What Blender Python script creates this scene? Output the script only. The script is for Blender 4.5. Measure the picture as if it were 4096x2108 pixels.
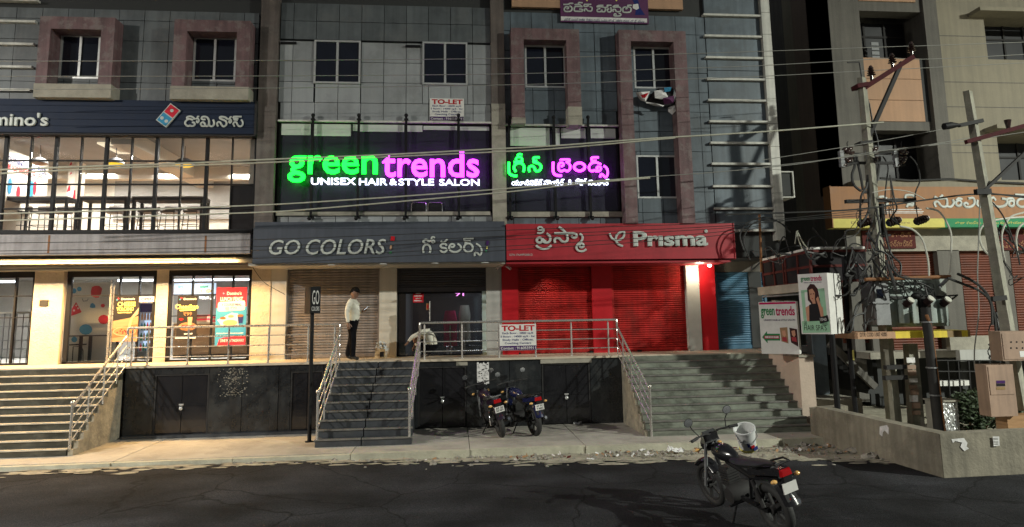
import bpy, bmesh, math, random
from mathutils import Vector, Matrix
for o in list(bpy.data.objects): bpy.data.objects.remove(o)
S = bpy.context.scene; COL = S.collection
RND = random.Random(7)
# ---------------------------------------------------------------- camera, world, lights, exposure
FPX = 2600.0; PPX, PPY = 2048.0, 922.5
PITCH, ROLL, YAW = 0.12987611, -0.01641289, 0.09042564
FW = Vector((math.sin(YAW)*math.cos(PITCH), math.cos(YAW)*math.cos(PITCH), math.sin(PITCH)))
_r = FW.cross(Vector((0, 0, 1))).normalized(); _u = _r.cross(FW)
RT = _r*math.cos(ROLL)+_u*math.sin(ROLL); UP = _u*math.cos(ROLL)-_r*math.sin(ROLL)
EYE = Vector((0, -17.0, 2.6))
cd = bpy.data.cameras.new('camera'); cam = bpy.data.objects.new('camera', cd); COL.objects.link(cam)
cam.matrix_world = Matrix(((RT.x, UP.x, -FW.x, EYE.x), (RT.y, UP.y, -FW.y, EYE.y), (RT.z, UP.z, -FW.z, EYE.z), (0, 0, 0, 1)))
cd.sensor_width = 36; cd.lens = FPX/4096*36; cd.shift_y = -131.5/4096; cd.clip_end = 400
S.camera = cam
W = bpy.data.worlds.new('World'); S.world = W; W.use_nodes = True
nt = W.node_tree; bg = nt.nodes['Background']
sky = nt.nodes.new('ShaderNodeTexSky'); sky.sky_type = 'NISHITA'; sky.sun_disc = False
sky.sun_elevation = math.radians(2); sky.sun_rotation = math.radians(200)
mxs = nt.nodes.new('ShaderNodeMix'); mxs.data_type = 'RGBA'; mxs.inputs[0].default_value = .96
mxs.inputs[7].default_value = (.60, .66, .70, 1)
nt.links.new(sky.outputs[0], mxs.inputs[6]); nt.links.new(mxs.outputs[2], bg.inputs[0]); bg.inputs[1].default_value = 0.135
S.view_settings.view_transform = 'Standard'; S.view_settings.look = 'None'
S.view_settings.exposure = 0; S.view_settings.gamma = 1
S.cycles.use_denoising = True; S.cycles.max_bounces = 6; S.cycles.diffuse_bounces = 3; S.cycles.glossy_bounces = 3
S.cycles.transmission_bounces = 4; S.cycles.transparent_max_bounces = 16; S.cycles.sample_clamp_indirect = 4
def lamp(name, typ, loc, energy, col, target=None, **kw):
    l = bpy.data.lights.new(name, typ); l.energy = energy; l.color = col
    for k, v in kw.items(): setattr(l, k, v)
    o = bpy.data.objects.new(name, l); COL.objects.link(o); o.location = loc
    if target: o.rotation_euler = (Vector(target)-Vector(loc)).to_track_quat('-Z', 'Y').to_euler()
    return o
# the two street lamps of the road (their shadows cross the facade in the photograph)
lamp('street_lamp_light_east', 'AREA', (30, -22, 15), 22500, (.97, 1, .88), (28.9, -21.1, 0), shape='DISK', size=.9)
lamp('street_lamp_light_west', 'AREA', (-19.6, -12.9, 10.4), 7700, (1, .96, .87), (-19.0, -12.3, 0), shape='DISK', size=.5)
for x in (-12.9, -11.5, -10.1, -8.7, -7.3, -5.9):     # lit lamps under the canopy of the pizza shop
    lamp('canopy_light', 'AREA', (x, -.90, 4.06), 172, (1, .60, .22), (x, .35, 1.0), shape='RECTANGLE', size=1.39, size_y=.06)
for x in (-12.5, -10.6, -8.6, -6.4):    # dining room upstairs
    for y in (1.0, 3.6):
        lamp('dining_light', 'AREA', (x, y, 7.05), 170, (1, .96, .87), (x, y, 0), size=.8)
for x in (-12.2, -9.6, -7.6, -5.8):     # shop downstairs
    lamp('shop_light', 'AREA', (x, 1.6, 3.72), 190, (1, .93, .82), (x, 1.6, 0), size=.6)
lamp('store_fill_light', 'AREA', (.4, 1.3, 3.7), 42, (.82, .86, 1), (.4, 1.0, 0), size=.6)  # added fill lamp without a fitting, brightens the leggings display behind the glass
lamp('facade_lamp_light', 'POINT', (6.45, -.42, 3.66), 28, (1, .86, .6), shadow_soft_size=.05)
lamp('soffit_spot_light', 'SPOT', (2.3, -.45, 3.85), 34, (1, .8, .62), (2.9, .2, 1.6), spot_size=math.radians(95), spot_blend=.7, shadow_soft_size=.05)

# ---------------------------------------------------------------- pixel of the photograph -> point in the place
def ray(px, py): return FW+RT*((px-PPX)/FPX)-UP*((py-PPY)/FPX)
def at(px, py, Y):
    d = ray(px, py); return EYE+d*((Y-EYE.y)/d.y)
def atz(px, py, Z):
    d = ray(px, py); return EYE+d*((Z-EYE.z)/d.z)
def atx(px, py, X):
    d = ray(px, py); return EYE+d*((X-EYE.x)/d.x)
def R(a, b, c, d, Y):
    """axis aligned rectangle on the plane Y from a rectangle in the photograph: x0, x1, z0, z1"""
    return (at(a, (b+d)/2, Y).x, at(c, (b+d)/2, Y).x, at((a+c)/2, d, Y).z, at((a+c)/2, b, Y).z)

# ---------------------------------------------------------------- materials
def new_mat(name):
    m = bpy.data.materials.new(name); m.use_nodes = True
    return m, m.node_tree, m.node_tree.nodes['Principled BSDF']
def pm(name, col, rough=.6, var=.25, scale=2.5, bump=.15, bscale=45, metal=0, coat=0, streak=0, rnd=0, spec=.5, dirt=None, dscale=1.2, damt=.5, stretch=(1, 1, 1)):
    """surface with large uneven tone, fine relief, optional running streaks, dirt patches of another colour and a per-object tone"""
    m, t, b = new_mat(name); N = t.nodes; L = t.links
    g = N.new('ShaderNodeNewGeometry'); mp = N.new('ShaderNodeMapping'); mp.inputs['Scale'].default_value = stretch
    L.new(g.outputs['Position'], mp.inputs[0]); vec = mp.outputs[0]
    n = N.new('ShaderNodeTexNoise'); n.inputs['Scale'].default_value = scale; n.inputs['Detail'].default_value = 6; n.inputs['Roughness'].default_value = .65
    L.new(vec, n.inputs['Vector'])
    mr = N.new('ShaderNodeMapRange'); mr.inputs[1].default_value = .28; mr.inputs[2].default_value = .72
    mr.inputs[3].default_value = 1-var; mr.inputs[4].default_value = 1+var; L.new(n.outputs['Fac'], mr.inputs[0])
    val = mr.outputs[0]
    if streak:
        m2 = N.new('ShaderNodeMapping'); m2.inputs['Scale'].default_value = (7, 7, .35); L.new(g.outputs['Position'], m2.inputs[0])
        n2 = N.new('ShaderNodeTexNoise'); n2.inputs['Scale'].default_value = 1.2; n2.inputs['Detail'].default_value = 5; L.new(m2.outputs[0], n2.inputs['Vector'])
        r2 = N.new('ShaderNodeMapRange'); r2.inputs[1].default_value = .35; r2.inputs[2].default_value = .7; r2.inputs[3].default_value = 1+streak*.4; r2.inputs[4].default_value = 1-streak
        L.new(n2.outputs['Fac'], r2.inputs[0])
        mu = N.new('ShaderNodeMath'); mu.operation = 'MULTIPLY'; L.new(val, mu.inputs[0]); L.new(r2.outputs[0], mu.inputs[1]); val = mu.outputs[0]
    if rnd:
        oi = N.new('ShaderNodeObjectInfo'); r3 = N.new('ShaderNodeMapRange'); r3.inputs[3].default_value = 1-rnd; r3.inputs[4].default_value = 1+rnd
        L.new(oi.outputs['Random'], r3.inputs[0]); mu = N.new('ShaderNodeMath'); mu.operation = 'MULTIPLY'; L.new(val, mu.inputs[0]); L.new(r3.outputs[0], mu.inputs[1]); val = mu.outputs[0]
    mx = N.new('ShaderNodeMix'); mx.data_type = 'RGBA'; mx.blend_type = 'MULTIPLY'; mx.inputs[0].default_value = 1
    mx.inputs[6].default_value = (*col, 1); L.new(val, mx.inputs[7]); out = mx.outputs[2]
    if dirt:
        n4 = N.new('ShaderNodeTexNoise'); n4.inputs['Scale'].default_value = dscale; n4.inputs['Detail'].default_value = 9; n4.inputs['Roughness'].default_value = .7
        L.new(g.outputs['Position'], n4.inputs['Vector'])
        r4 = N.new('ShaderNodeMapRange'); r4.inputs[1].default_value = .5; r4.inputs[2].default_value = .62; r4.inputs[4].default_value = damt; L.new(n4.outputs['Fac'], r4.inputs[0])
        m4 = N.new('ShaderNodeMix'); m4.data_type = 'RGBA'; L.new(r4.outputs[0], m4.inputs[0]); L.new(out, m4.inputs[6]); m4.inputs[7].default_value = (*dirt, 1); out = m4.outputs[2]
    L.new(out, b.inputs['Base Color'])
    b.inputs['Roughness'].default_value = rough; b.inputs['Metallic'].default_value = metal; b.inputs['Specular IOR Level'].default_value = spec
    b.inputs['Coat Weight'].default_value = coat
    rr = N.new('ShaderNodeMapRange'); rr.inputs[3].default_value = max(.02, rough-.12); rr.inputs[4].default_value = min(1, rough+.12); L.new(n.outputs['Fac'], rr.inputs[0]); L.new(rr.outputs[0], b.inputs['Roughness'])
    if bump:
        nb = N.new('ShaderNodeTexNoise'); nb.inputs['Scale'].default_value = bscale; nb.inputs['Detail'].default_value = 4; L.new(g.outputs['Position'], nb.inputs['Vector'])
        bp = N.new('ShaderNodeBump'); bp.inputs['Strength'].default_value = bump; bp.inputs['Distance'].default_value = .02; L.new(nb.outputs['Fac'], bp.inputs['Height']); L.new(bp.outputs[0], b.inputs['Normal'])
    return m
def plain(name, col, rough=.5, metal=0, spec=.5, coat=0): return pm(name, col, rough, .10, 6, 0, metal=metal, spec=spec, coat=coat)
def emis(name, col, s, base=(.02, .02, .02)):
    m, t, b = new_mat(name); b.inputs['Base Color'].default_value = (*base, 1); b.inputs['Emission Color'].default_value = (*col, 1); b.inputs['Emission Strength'].default_value = s
    return m
def glass(name, tint=(1, 1, 1), refl=.12, dust=0, dcol=(.2, .2, .2), rough=.03, clear=1.0):
    """window glass: clear part, mirror part and, where dust > 0, a dusty scattering part"""
    m, t, b = new_mat(name); N = t.nodes; L = t.links; N.remove(b)
    tr = N.new('ShaderNodeBsdfTransparent'); tr.inputs[0].default_value = (tint[0]*clear, tint[1]*clear, tint[2]*clear, 1)
    gl = N.new('ShaderNodeBsdfGlossy'); gl.inputs['Roughness'].default_value = rough
    fr = N.new('ShaderNodeFresnel'); fr.inputs[0].default_value = 1.5
    ad = N.new('ShaderNodeMath'); ad.operation = 'ADD'; ad.inputs[1].default_value = refl-.04; L.new(fr.outputs[0], ad.inputs[0])
    m1 = N.new('ShaderNodeMixShader'); L.new(ad.outputs[0], m1.inputs[0]); L.new(tr.outputs[0], m1.inputs[1]); L.new(gl.outputs[0], m1.inputs[2]); out = m1.outputs[0]
    if dust:
        df = N.new('ShaderNodeBsdfDiffuse'); df.inputs[0].default_value = (*dcol, 1)
        n = N.new('ShaderNodeTexNoise'); n.inputs['Scale'].default_value = 3; n.inputs['Detail'].default_value = 6
        g = N.new('ShaderNodeNewGeometry'); L.new(g.outputs['Position'], n.inputs['Vector'])
        r = N.new('ShaderNodeMapRange'); r.inputs[3].default_value = dust*.6; r.inputs[4].default_value = dust*1.4; L.new(n.outputs['Fac'], r.inputs[0])
        m2 = N.new('ShaderNodeMixShader'); L.new(r.outputs[0], m2.inputs[0]); L.new(out, m2.inputs[1]); L.new(df.outputs[0], m2.inputs[2]); out = m2.outputs[0]
    L.new(out, N['Material Output'].inputs[0]); return m
M = {}
M['panel_light'] = pm('panel_light', (.275, .29, .30), .65, .12, 1.3, .08, 30, streak=.08, rnd=.09, spec=.25, dirt=(.16, .165, .165), dscale=1.4, damt=.4)
M['panel_dark'] = pm('panel_dark', (.095, .108, .115), .55, .3, 1.6, .1, 30, streak=.2, rnd=.11, dirt=(.15, .155, .155), dscale=1.2, damt=.4)
M['panel_blue'] = pm('panel_blue', (.10, .128, .152), .5, .3, 1.6, .1, 30, streak=.2, rnd=.10, dirt=(.065, .075, .08), dscale=1.3, damt=.5)
M['joint'] = plain('joint', (.035, .037, .037), .8)
M['maroon'] = pm('maroon', (.135, .078, .082), .7, .3, 3, .3, 30, streak=.3, dirt=(.20, .175, .165), dscale=3.2, damt=.6)
M['bare'] = pm('bare_cement', (.30, .28, .23), .85, .25, 3, .4, 35, dirt=(.16, .15, .13), damt=.4)
M['brown_strip'] = pm('brown_strip', (.105, .085, .075), .7, .3, 2, .2, 30, streak=.3, dirt=(.2, .19, .17), dscale=2.2, damt=.25)
M['alu'] = plain('aluminium', (.62, .63, .62), .35, .6)
M['fin'] = pm('white_fin', (.52, .515, .47), .6, .12, 5, .1, streak=.2)
M['dark_glass'] = pm('dark_glass', (.006, .008, .016), .08, .2, 2, 0, spec=.7)
M['dull_glass'] = pm('dull_glass', (.010, .011, .014), .5, .3, 2, 0, spec=.3)
M['black_metal'] = plain('black_metal', (.008, .008, .009), .6, 0, .2)
M['black_gloss'] = pm('black_gloss', (.012, .012, .014), .2, .25, 3, .02, coat=.3)
M['steel'] = pm('stainless_steel', (.58, .56, .53), .28, .06, 8, 0, metal=.75)
M['chrome'] = pm('chrome', (.8, .8, .82), .08, .04, 8, 0, metal=1)
M['stucco'] = pm('stucco', (.54, .45, .33), .92, .16, 3, 1, 26)
M['beam_paint'] = pm('beam_paint', (.62, .55, .43), .75, .08, 2, .25, 20)
M['band'] = pm('rough_band', (.30, .285, .29), .9, .2, 3, 1, 26, streak=.2)
M['rust'] = pm('rust', (.20, .085, .03), .8, .3, 8, .2)
M['cream_paint'] = pm('cream_paint', (.50, .47, .40), .5, .07, 2, .05, streak=.08)
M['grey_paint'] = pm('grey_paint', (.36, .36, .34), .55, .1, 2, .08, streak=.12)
M['navy'] = pm('navy_board', (.010, .018, .04), .65, .12, 4, .03, 40, spec=.2)
M['go_grey'] = pm('go_grey', (.062, .07, .088), .6, .10, 2.5, .05, 40, streak=.12, spec=.25)
M['red_board'] = pm('red_board', (.33, .013, .024), .5, .15, 2, 0, 40, streak=.1)
M['red_pillar'] = pm('red_pillar', (.40, .008, .014), .45, .14, 2, 0, spec=.3)
M['letter_white'] = pm('letter_white', (.44, .47, .44), .5, .08, 6, .05)
M['red_slat'] = pm('red_slat', (.37, .015, .013), .6, .3, 3, 0, streak=.3, rnd=.10, spec=.25, dirt=(.14, .02, .015), dscale=1.4, damt=.5)
M['grey_slat'] = pm('grey_slat', (.22, .195, .18), .45, .2, 3, .05, streak=.2, rnd=.1, metal=.15)
M['dark_slat'] = pm('dark_slat', (.05, .048, .055), .45, .2, 3, .05, rnd=.08)
M['blue_slat'] = pm('blue_slat', (.055, .15, .24), .45, .2, 3, .05, rnd=.08)
M['orange_slat'] = pm('orange_slat', (.13, .030, .012), .65, .3, 3, .05, streak=.2, rnd=.1)
M['granite'] = pm('black_granite', (.016, .018, .020), .28, .35, 3, .06, 30, streak=.3, dirt=(.06, .062, .06), dscale=2.2, damt=.35)
M['granite_step'] = pm('granite_step', (.040, .044, .050), .4, .3, 4, .1, 40, dirt=(.10, .10, .095), dscale=2.5, damt=.25)
M['granite_edge'] = pm('granite_edge', (.13, .125, .115), .5, .3, 6, .1, 40)
M['dusty_nosing'] = pm('dusty_nosing', (.42, .38, .30), .75, .25, 6, .15, 40)
M['marble'] = pm('green_marble', (.145, .155, .125), .45, .55, 2.2, .05, 40, stretch=(1, 1, 3.2), dirt=(.22, .26, .22), dscale=5, damt=.35)
M['marble_dark'] = pm('dark_marble', (.040, .040, .030), .35, .5, 2.2, .05, 40, stretch=(1, 1, 3.2), dirt=(.14, .14, .11), dscale=4, damt=.3)
M['marble_tread'] = pm('marble_tread', (.12, .11, .085), .5, .4, 3, .08, 40, dirt=(.2, .18, .14), dscale=3, damt=.5)
M['masonry'] = pm('rubble_masonry', (.27, .24, .18), .9, .35, 5, 1, 14, dirt=(.12, .11, .09), dscale=3, damt=.5)
M['floor_tile'] = pm('floor_tile', (.50, .43, .33), .55, .12, 2, .05, 30, dirt=(.30, .27, .22), damt=.3)
M['concrete'] = pm('pavement_concrete', (.36, .335, .29), .85, .22, 1.1, .5, 40, dirt=(.22, .205, .18), dscale=.9, damt=.6)
M['curb'] = pm('kerb_concrete', (.40, .385, .30), .9, .25, 3, .6, 30)
M['dirt'] = pm('dirt', (.33, .305, .235), .95, .35, 1.5, .9, 25, dirt=(.20, .185, .14), dscale=2.2, damt=.7)
M['asphalt'] = pm('asphalt', (.012, .0125, .015), .95, .5, .8, .9, 70, spec=.2, dirt=(.030, .028, .024), dscale=.7, damt=.75)
def asphalt():
    m, t, b = new_mat('asphalt'); N = t.nodes; L = t.links; g = N.new('ShaderNodeNewGeometry')
    def noi(sc, det=5, st=(1, 1, 1)):
        mp = N.new('ShaderNodeMapping'); mp.inputs['Scale'].default_value = st; L.new(g.outputs['Position'], mp.inputs[0]); n = N.new('ShaderNodeTexNoise'); n.inputs['Scale'].default_value = sc; n.inputs['Detail'].default_value = det; L.new(mp.outputs[0], n.inputs['Vector']); return n.outputs['Fac']
    def mrange(x, a, b_, c, d): r = N.new('ShaderNodeMapRange'); r.inputs[1].default_value = a; r.inputs[2].default_value = b_; r.inputs[3].default_value = c; r.inputs[4].default_value = d; L.new(x, r.inputs[0]); return r.outputs[0]
    def mul(x, y): k = N.new('ShaderNodeMath'); k.operation = 'MULTIPLY'; L.new(x, k.inputs[0]); L.new(y, k.inputs[1]); return k.outputs[0]
    v = mul(mrange(noi(.9, 7), .35, .68, .55, 1.7), mrange(noi(55, 2), .3, .75, .45, 1.9)); v = mul(v, mrange(noi(.5, 4, (.25, 2.2, 1)), .4, .65, .75, 1.35))
    vo = N.new('ShaderNodeTexVoronoi'); vo.feature = 'DISTANCE_TO_EDGE'; vo.inputs['Scale'].default_value = .55; nv = N.new('ShaderNodeTexNoise'); nv.inputs['Scale'].default_value = 2.5; L.new(g.outputs['Position'], nv.inputs['Vector'])
    ad = N.new('ShaderNodeMix'); ad.data_type = 'VECTOR'; ad.inputs[0].default_value = .22; L.new(g.outputs['Position'], ad.inputs[4]); L.new(nv.outputs['Color'], ad.inputs[5]); L.new(ad.outputs[1], vo.inputs['Vector'])
    v = mul(v, mrange(vo.outputs['Distance'], 0, .012, .25, 1))
    mx = N.new('ShaderNodeMix'); mx.data_type = 'RGBA'; mx.blend_type = 'MULTIPLY'; mx.inputs[0].default_value = 1; mx.inputs[6].default_value = (.0145, .0148, .0168, 1); L.new(v, mx.inputs[7]); L.new(mx.outputs[2], b.inputs['Base Color'])
    b.inputs['Roughness'].default_value = .92; b.inputs['Specular IOR Level'].default_value = .2
    bp = N.new('ShaderNodeBump'); bp.inputs['Strength'].default_value = .8; bp.inputs['Distance'].default_value = .02; L.new(noi(60, 3), bp.inputs['Height']); L.new(bp.outputs[0], b.inputs['Normal']); return m
M['asphalt'] = asphalt()
M['stone'] = pm('stone', (.30, .28, .24), .9, .35, 9, .4, 40, rnd=.3)
M['pale_wall'] = pm('pale_wall', (.235, .21, .155), .8, .12, 1.2, .2, 25, streak=.12)
M['grey_wall'] = pm('grey_wall', (.12, .112, .098), .8, .2, 1.5, .25, 25, streak=.2)
M['pink_wall'] = pm('pink_wall', (.20, .15, .12), .8, .12, 1.2, .2, 25, streak=.12)
M['orange_wall'] = pm('orange_wall', (.42, .25, .15), .75, .10, 1.5, .15, 25, streak=.1)
M['low_wall'] = pm('low_wall', (.21, .19, .145), .9, .3, 1.6, .5, 22, streak=.25, dirt=(.11, .095, .07), dscale=1.1, damt=.7)
M['flank_wall'] = pm('flank_wall', (.45, .36, .29), .9, .12, 1.6, .3, 22, dirt=(.25, .22, .18), damt=.35)
M['pole'] = pm('pole_concrete', (.26, .255, .205), .9, .35, 4, .5, 30, streak=.3, dirt=(.25, .22, .2), dscale=3, damt=.5)
M['maroon_steel'] = pm('maroon_steel', (.06, .014, .017), .8, .3, 6, .1, spec=.15)
M['dark_steel'] = pm('dark_steel', (.025, .024, .024), .7, .3, 6, .1, spec=.25)
M['galv'] = pm('galvanised', (.20, .205, .21), .6, .25, 5, .1, metal=.2)
M['tank'] = pm('tank_paint', (.27, .32, .30), .6, .2, 3, .1, streak=.4, dirt=(.22, .17, .10), dscale=2.5, damt=.35)
M['yellow'] = pm('yellow_paint', (.66, .50, .03), .55, .15, 4, .1, streak=.15)
M['brown_paint'] = pm('brown_paint', (.22, .14, .05), .6, .2, 4, .1)
M['insul'] = pm('insulator', (.035, .02, .018), .15, .2, 8, 0)
M['porcelain'] = plain('porcelain', (.5, .5, .44), .3)
M['cable_dark'] = plain('cable_dark', (.02, .02, .02), .6)
M['cable_pale'] = pm('cable_pale', (.42, .42, .34), .6, .2, 8, 0)
M['cable_grey'] = plain('cable_grey', (.22, .22, .20), .6)
M['red_steel'] = pm('red_steel', (.085, .020, .018), .75, .25, 6, .1, spec=.15)
M['box_peach'] = pm('box_peach', (.29, .195, .14), .7, .15, 3, .1, streak=.2)
M['white_print'] = plain('white_print', (.66, .65, .62), .5)
M['paper'] = pm('paper', (.62, .61, .60), .8, .25, 12, 0)
M['ink_red'] = plain('ink_red', (.42, .012, .02), .75, 0, .12); M['ink_blue'] = plain('ink_blue', (.02, .03, .14), .75, 0, .12)
M['ink_black'] = plain('ink_black', (.02, .018, .02), .75, 0, .12); M['ink_green'] = plain('ink_green', (.03, .20, .07), .75, 0, .12)
M['ink_magenta'] = plain('ink_magenta', (.45, .012, .09), .75, 0, .12); M['ink_violet'] = plain('ink_violet', (.055, .02, .10), .75, 0, .12)
M['pale_green'] = plain('pale_green', (.25, .48, .30), .5); M['skin_print'] = plain('skin_print', (.55, .28, .18), .75, 0, .12)
M['hair_print'] = plain('hair_print', (.05, .02, .02), .75, 0, .12); M['banner_plum'] = pm('banner_plum', (.085, .015, .075), .6, .2, 2, .05)
M['sign_orange'] = pm('sign_orange', (.29, .13, .045), .65, .1, 2, .05, streak=.1); M['sign_yellow'] = plain('sign_yellow', (.60, .54, .16), .75, 0, .12); M['sign_green'] = plain('sign_green', (.05, .24, .12), .75, 0, .12)
M['pale_aqua'] = plain('pale_aqua', (.55, .70, .68), .5)
M['tyre'] = pm('tyre', (.018, .018, .018), .75, .3, 14, .3, 60); M['bike_black'] = pm('bike_black', (.012, .012, .014), .22, .2, 8, 0, coat=.4)
M['bike_plum'] = pm('bike_plum', (.016, .008, .020), .3, .2, 8, 0, coat=.3); M['bike_blue'] = pm('bike_blue', (.008, .011, .05), .25, .2, 8, 0, coat=.4)
M['seat'] = plain('seat_vinyl', (.016, .016, .017), .55); M['tail_red'] = plain('tail_red', (.35, .006, .008), .15); M['amber'] = plain('amber_lens', (.72, .42, .14), .15)
M['headlamp'] = plain('headlamp_lens', (.30, .30, .34), .3, .1)
M['hair'] = pm('hair', (.008, .007, .006), .8, .3, 30, .5, 120, spec=.1); M['skin'] = pm('skin', (.20, .105, .065), .5, .1, 6, .05)
M['shirt'] = pm('shirt', (.68, .66, .56), .85, .08, 5, .35, 12); M['trouser'] = pm('trouser', (.006, .006, .008), .9, .2, 6, .5, 14, spec=.08)
M['lip'] = plain('lip', (.11, .045, .035), .6); M['shoe'] = plain('shoe', (.02, .018, .016), .4); M['bag'] = pm('paper_bag', (.36, .26, .14), .8, .2, 8, .2, 20); M['plastic'] = plain('white_plastic', (.62, .63, .62), .35)
M['clear'] = glass('clear_glass', (1, 1, 1), .07); M['clear_shop'] = glass('shop_glass', (.92, .94, .96), .055)
M['salon_glass'] = glass('salon_glass', (.45, .5, .52), .035, .45, (.05, .05, .075), .4)
M['store_glass'] = glass('store_glass', (.93, .96, .96), .045, .02, (.2, .22, .22))
M['room_wall'] = pm('room_wall', (.62, .59, .52), .8, .06, 1.5, .05); M['room_grey'] = pm('room_grey', (.27, .27, .26), .8, .2, 1.2, .1); M['ceiling'] = pm('ceiling_grey', (.24, .24, .235), .85, .12, 1.5, .1)
M['wood'] = pm('wood', (.30, .17, .08), .5, .2, 3, .05, stretch=(1, 1, 8)); M['mural'] = pm('mural_white', (.66, .63, .55), .7, .05, 2, 0)
M['mural_blue'] = plain('mural_blue', (.05, .25, .42), .75, 0, .12); M['mural_red'] = plain('mural_red', (.55, .03, .05), .75, 0, .12)
M['stool_seat'] = plain('stool_leather', (.22, .085, .04), .5); M['stool_dark'] = plain('stool_dark', (.05, .04, .035), .5)
M['blind'] = pm('blind', (.46, .50, .45), .8, .08, 3, 0); M['foliage'] = pm('foliage', (.028, .048, .016), .6, .4, 8, 0, rnd=.1)
M['neon_green'] = emis('neon_green', (.002, 1, .021), 8.5); M['neon_pink'] = emis('neon_pink', (.7, .029, 1), 8.5); M['neon_white'] = emis('neon_white', (.75, .8, 1), 3.5); M['neon_mint'] = emis('neon_mint', (.005, 1, .038), 8)
M['lamp_white'] = emis('lamp_white', (1, .95, .85), 9); M['lamp_warm'] = emis('lamp_warm', (1, .86, .55), 6); M['lamp_yellow'] = emis('lamp_yellow', (1, .62, .02), 1.3); M['panel_glow'] = emis('panel_glow', (1, .86, .6), 1.0)
M['screen'] = emis('screen', (.62, .78, 1), 1.25); M['led_pink'] = emis('led_pink', (1, .3, .9), 2); M['screen_phone'] = emis('screen_phone', (.85, .95, 1), 5); M['tube'] = emis('tube_light', (.9, .95, 1), 5)
# ---------------------------------------------------------------- mesh building helpers
class MB:
    def __init__(s): s.v = []; s.f = []; s.m = []
    def add(s, vs, fs, mi=0):
        b = len(s.v); s.v += [tuple(v) for v in vs]; s.f += [tuple(b+i for i in f) for f in fs]; s.m += [mi]*len(fs); return s
    def box(s, x0, x1, y0, y1, z0, z1, mi=0):
        vs = [(x, y, z) for x in (x0, x1) for y in (y0, y1) for z in (z0, z1)]
        return s.add(vs, [(0, 1, 3, 2), (4, 6, 7, 5), (0, 4, 5, 1), (2, 3, 7, 6), (0, 2, 6, 4), (1, 5, 7, 3)], mi)
    def prism(s, a, b, mi=0):
        """a and b: the same polygon twice, front and back"""
        n = len(a); return s.add(list(a)+list(b), [tuple(range(n)), tuple(range(2*n-1, n-1, -1))]+[(i, n+i, n+(i+1) % n, (i+1) % n) for i in range(n)], mi)
    def bar(s, p, q, w, h, mi=0, up=(0, 0, 1)):
        p = Vector(p); q = Vector(q); d = (q-p).normalized(); u = Vector(up)
        if abs(d.dot(u)) > .98: u = Vector((0, 1, 0))
        a = d.cross(u).normalized()*w/2; b = a.cross(d).normalized()*h/2
        return s.prism([p-a-b, p+a-b, p+a+b, p-a+b], [q-a-b, q+a-b, q+a+b, q-a+b], mi)
    def tube(s, pts, r, n=6, mi=0, cap=True, flat=None):
        """round tube along points; r a radius or one per point; flat=(axis, k) squashes the section along axis"""
        P = [Vector(p) for p in pts]; k = len(P); rs = r if isinstance(r, (list, tuple)) else [r]*k
        vs = []; ref = None
        for i, p in enumerate(P):
            d = (P[min(i+1, k-1)]-P[max(i-1, 0)])
            d = d.normalized() if d.length > 1e-9 else Vector((0, 0, 1))
            if ref is None: ref = d.orthogonal().normalized()
            ref = (ref-d*ref.dot(d)); ref = ref.normalized() if ref.length > 1e-6 else d.orthogonal().normalized()
            b = d.cross(ref)
            for j in range(n):
                a = 2*math.pi*j/n; o = (ref*math.cos(a)+b*math.sin(a))*rs[i]
                if flat: ax = flat[0]; o = o-ax*o.dot(ax)*(1-flat[1])
                vs.append(p+o)
        fs = [(i*n+j, i*n+(j+1) % n, (i+1)*n+(j+1) % n, (i+1)*n+j) for i in range(k-1) for j in range(n)]
        if cap: fs += [tuple(range(n-1, -1, -1)), tuple(range((k-1)*n, k*n))]
        return s.add(vs, fs, mi)
    def lathe(s, prof, c, axis=(0, 0, 1), n=14, mi=0):
        """profile [(radius, along axis)] turned about the axis through c"""
        ax = Vector(axis).normalized(); a = ax.orthogonal().normalized(); b = ax.cross(a); c = Vector(c)
        vs = [c+ax*h+(a*math.cos(2*math.pi*j/n)+b*math.sin(2*math.pi*j/n))*r for r, h in prof for j in range(n)]
        k = len(prof); fs = [(i*n+j, i*n+(j+1) % n, (i+1)*n+(j+1) % n, (i+1)*n+j) for i in range(k-1) for j in range(n)]
        fs += [tuple(range(n-1, -1, -1)), tuple(range((k-1)*n, k*n))]
        return s.add(vs, fs, mi)
    def ball(s, c, r, n=10, k=6, mi=0, sc=(1, 1, 1)):
        b = len(s.v); s.lathe([(max(1e-4, math.sin(math.pi*i/k))*r, -math.cos(math.pi*i/k)*r) for i in range(k+1)], (0, 0, 0), (0, 0, 1), n, mi)
        for i in range(b, len(s.v)): v = s.v[i]; s.v[i] = (c[0]+v[0]*sc[0], c[1]+v[1]*sc[1], c[2]+v[2]*sc[2])
        return s
    def poly(s, pts, Y, d, mi=0):
        """flat outline (x, z) facing the road at Y, d thick"""
        return s.prism([(x, Y, z) for x, z in pts], [(x, Y+d, z) for x, z in pts], mi)
    def build(s, name, mats, parent=None, loc=None, smooth=False):
        me = bpy.data.meshes.new(name); me.from_pydata(s.v, [], s.f); me.update()
        mats = mats if isinstance(mats, (list, tuple)) else [mats]
        for m in mats: me.materials.append(M[m] if isinstance(m, str) else m)
        if len(mats) > 1: me.polygons.foreach_set('material_index', [min(i, len(mats)-1) for i in s.m])
        bm = bmesh.new(); bm.from_mesh(me); bmesh.ops.recalc_face_normals(bm, faces=bm.faces); bm.to_mesh(me); bm.free()
        if smooth:
            me.polygons.foreach_set('use_smooth', [True]*len(me.polygons))
            try: me.set_sharp_from_angle(angle=math.radians(42))
            except Exception: pass
        return link(name, me, parent, loc)
def wl(o):
    v = Vector((0, 0, 0))
    while o is not None: v = v+o.location; o = o.parent
    return v
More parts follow.
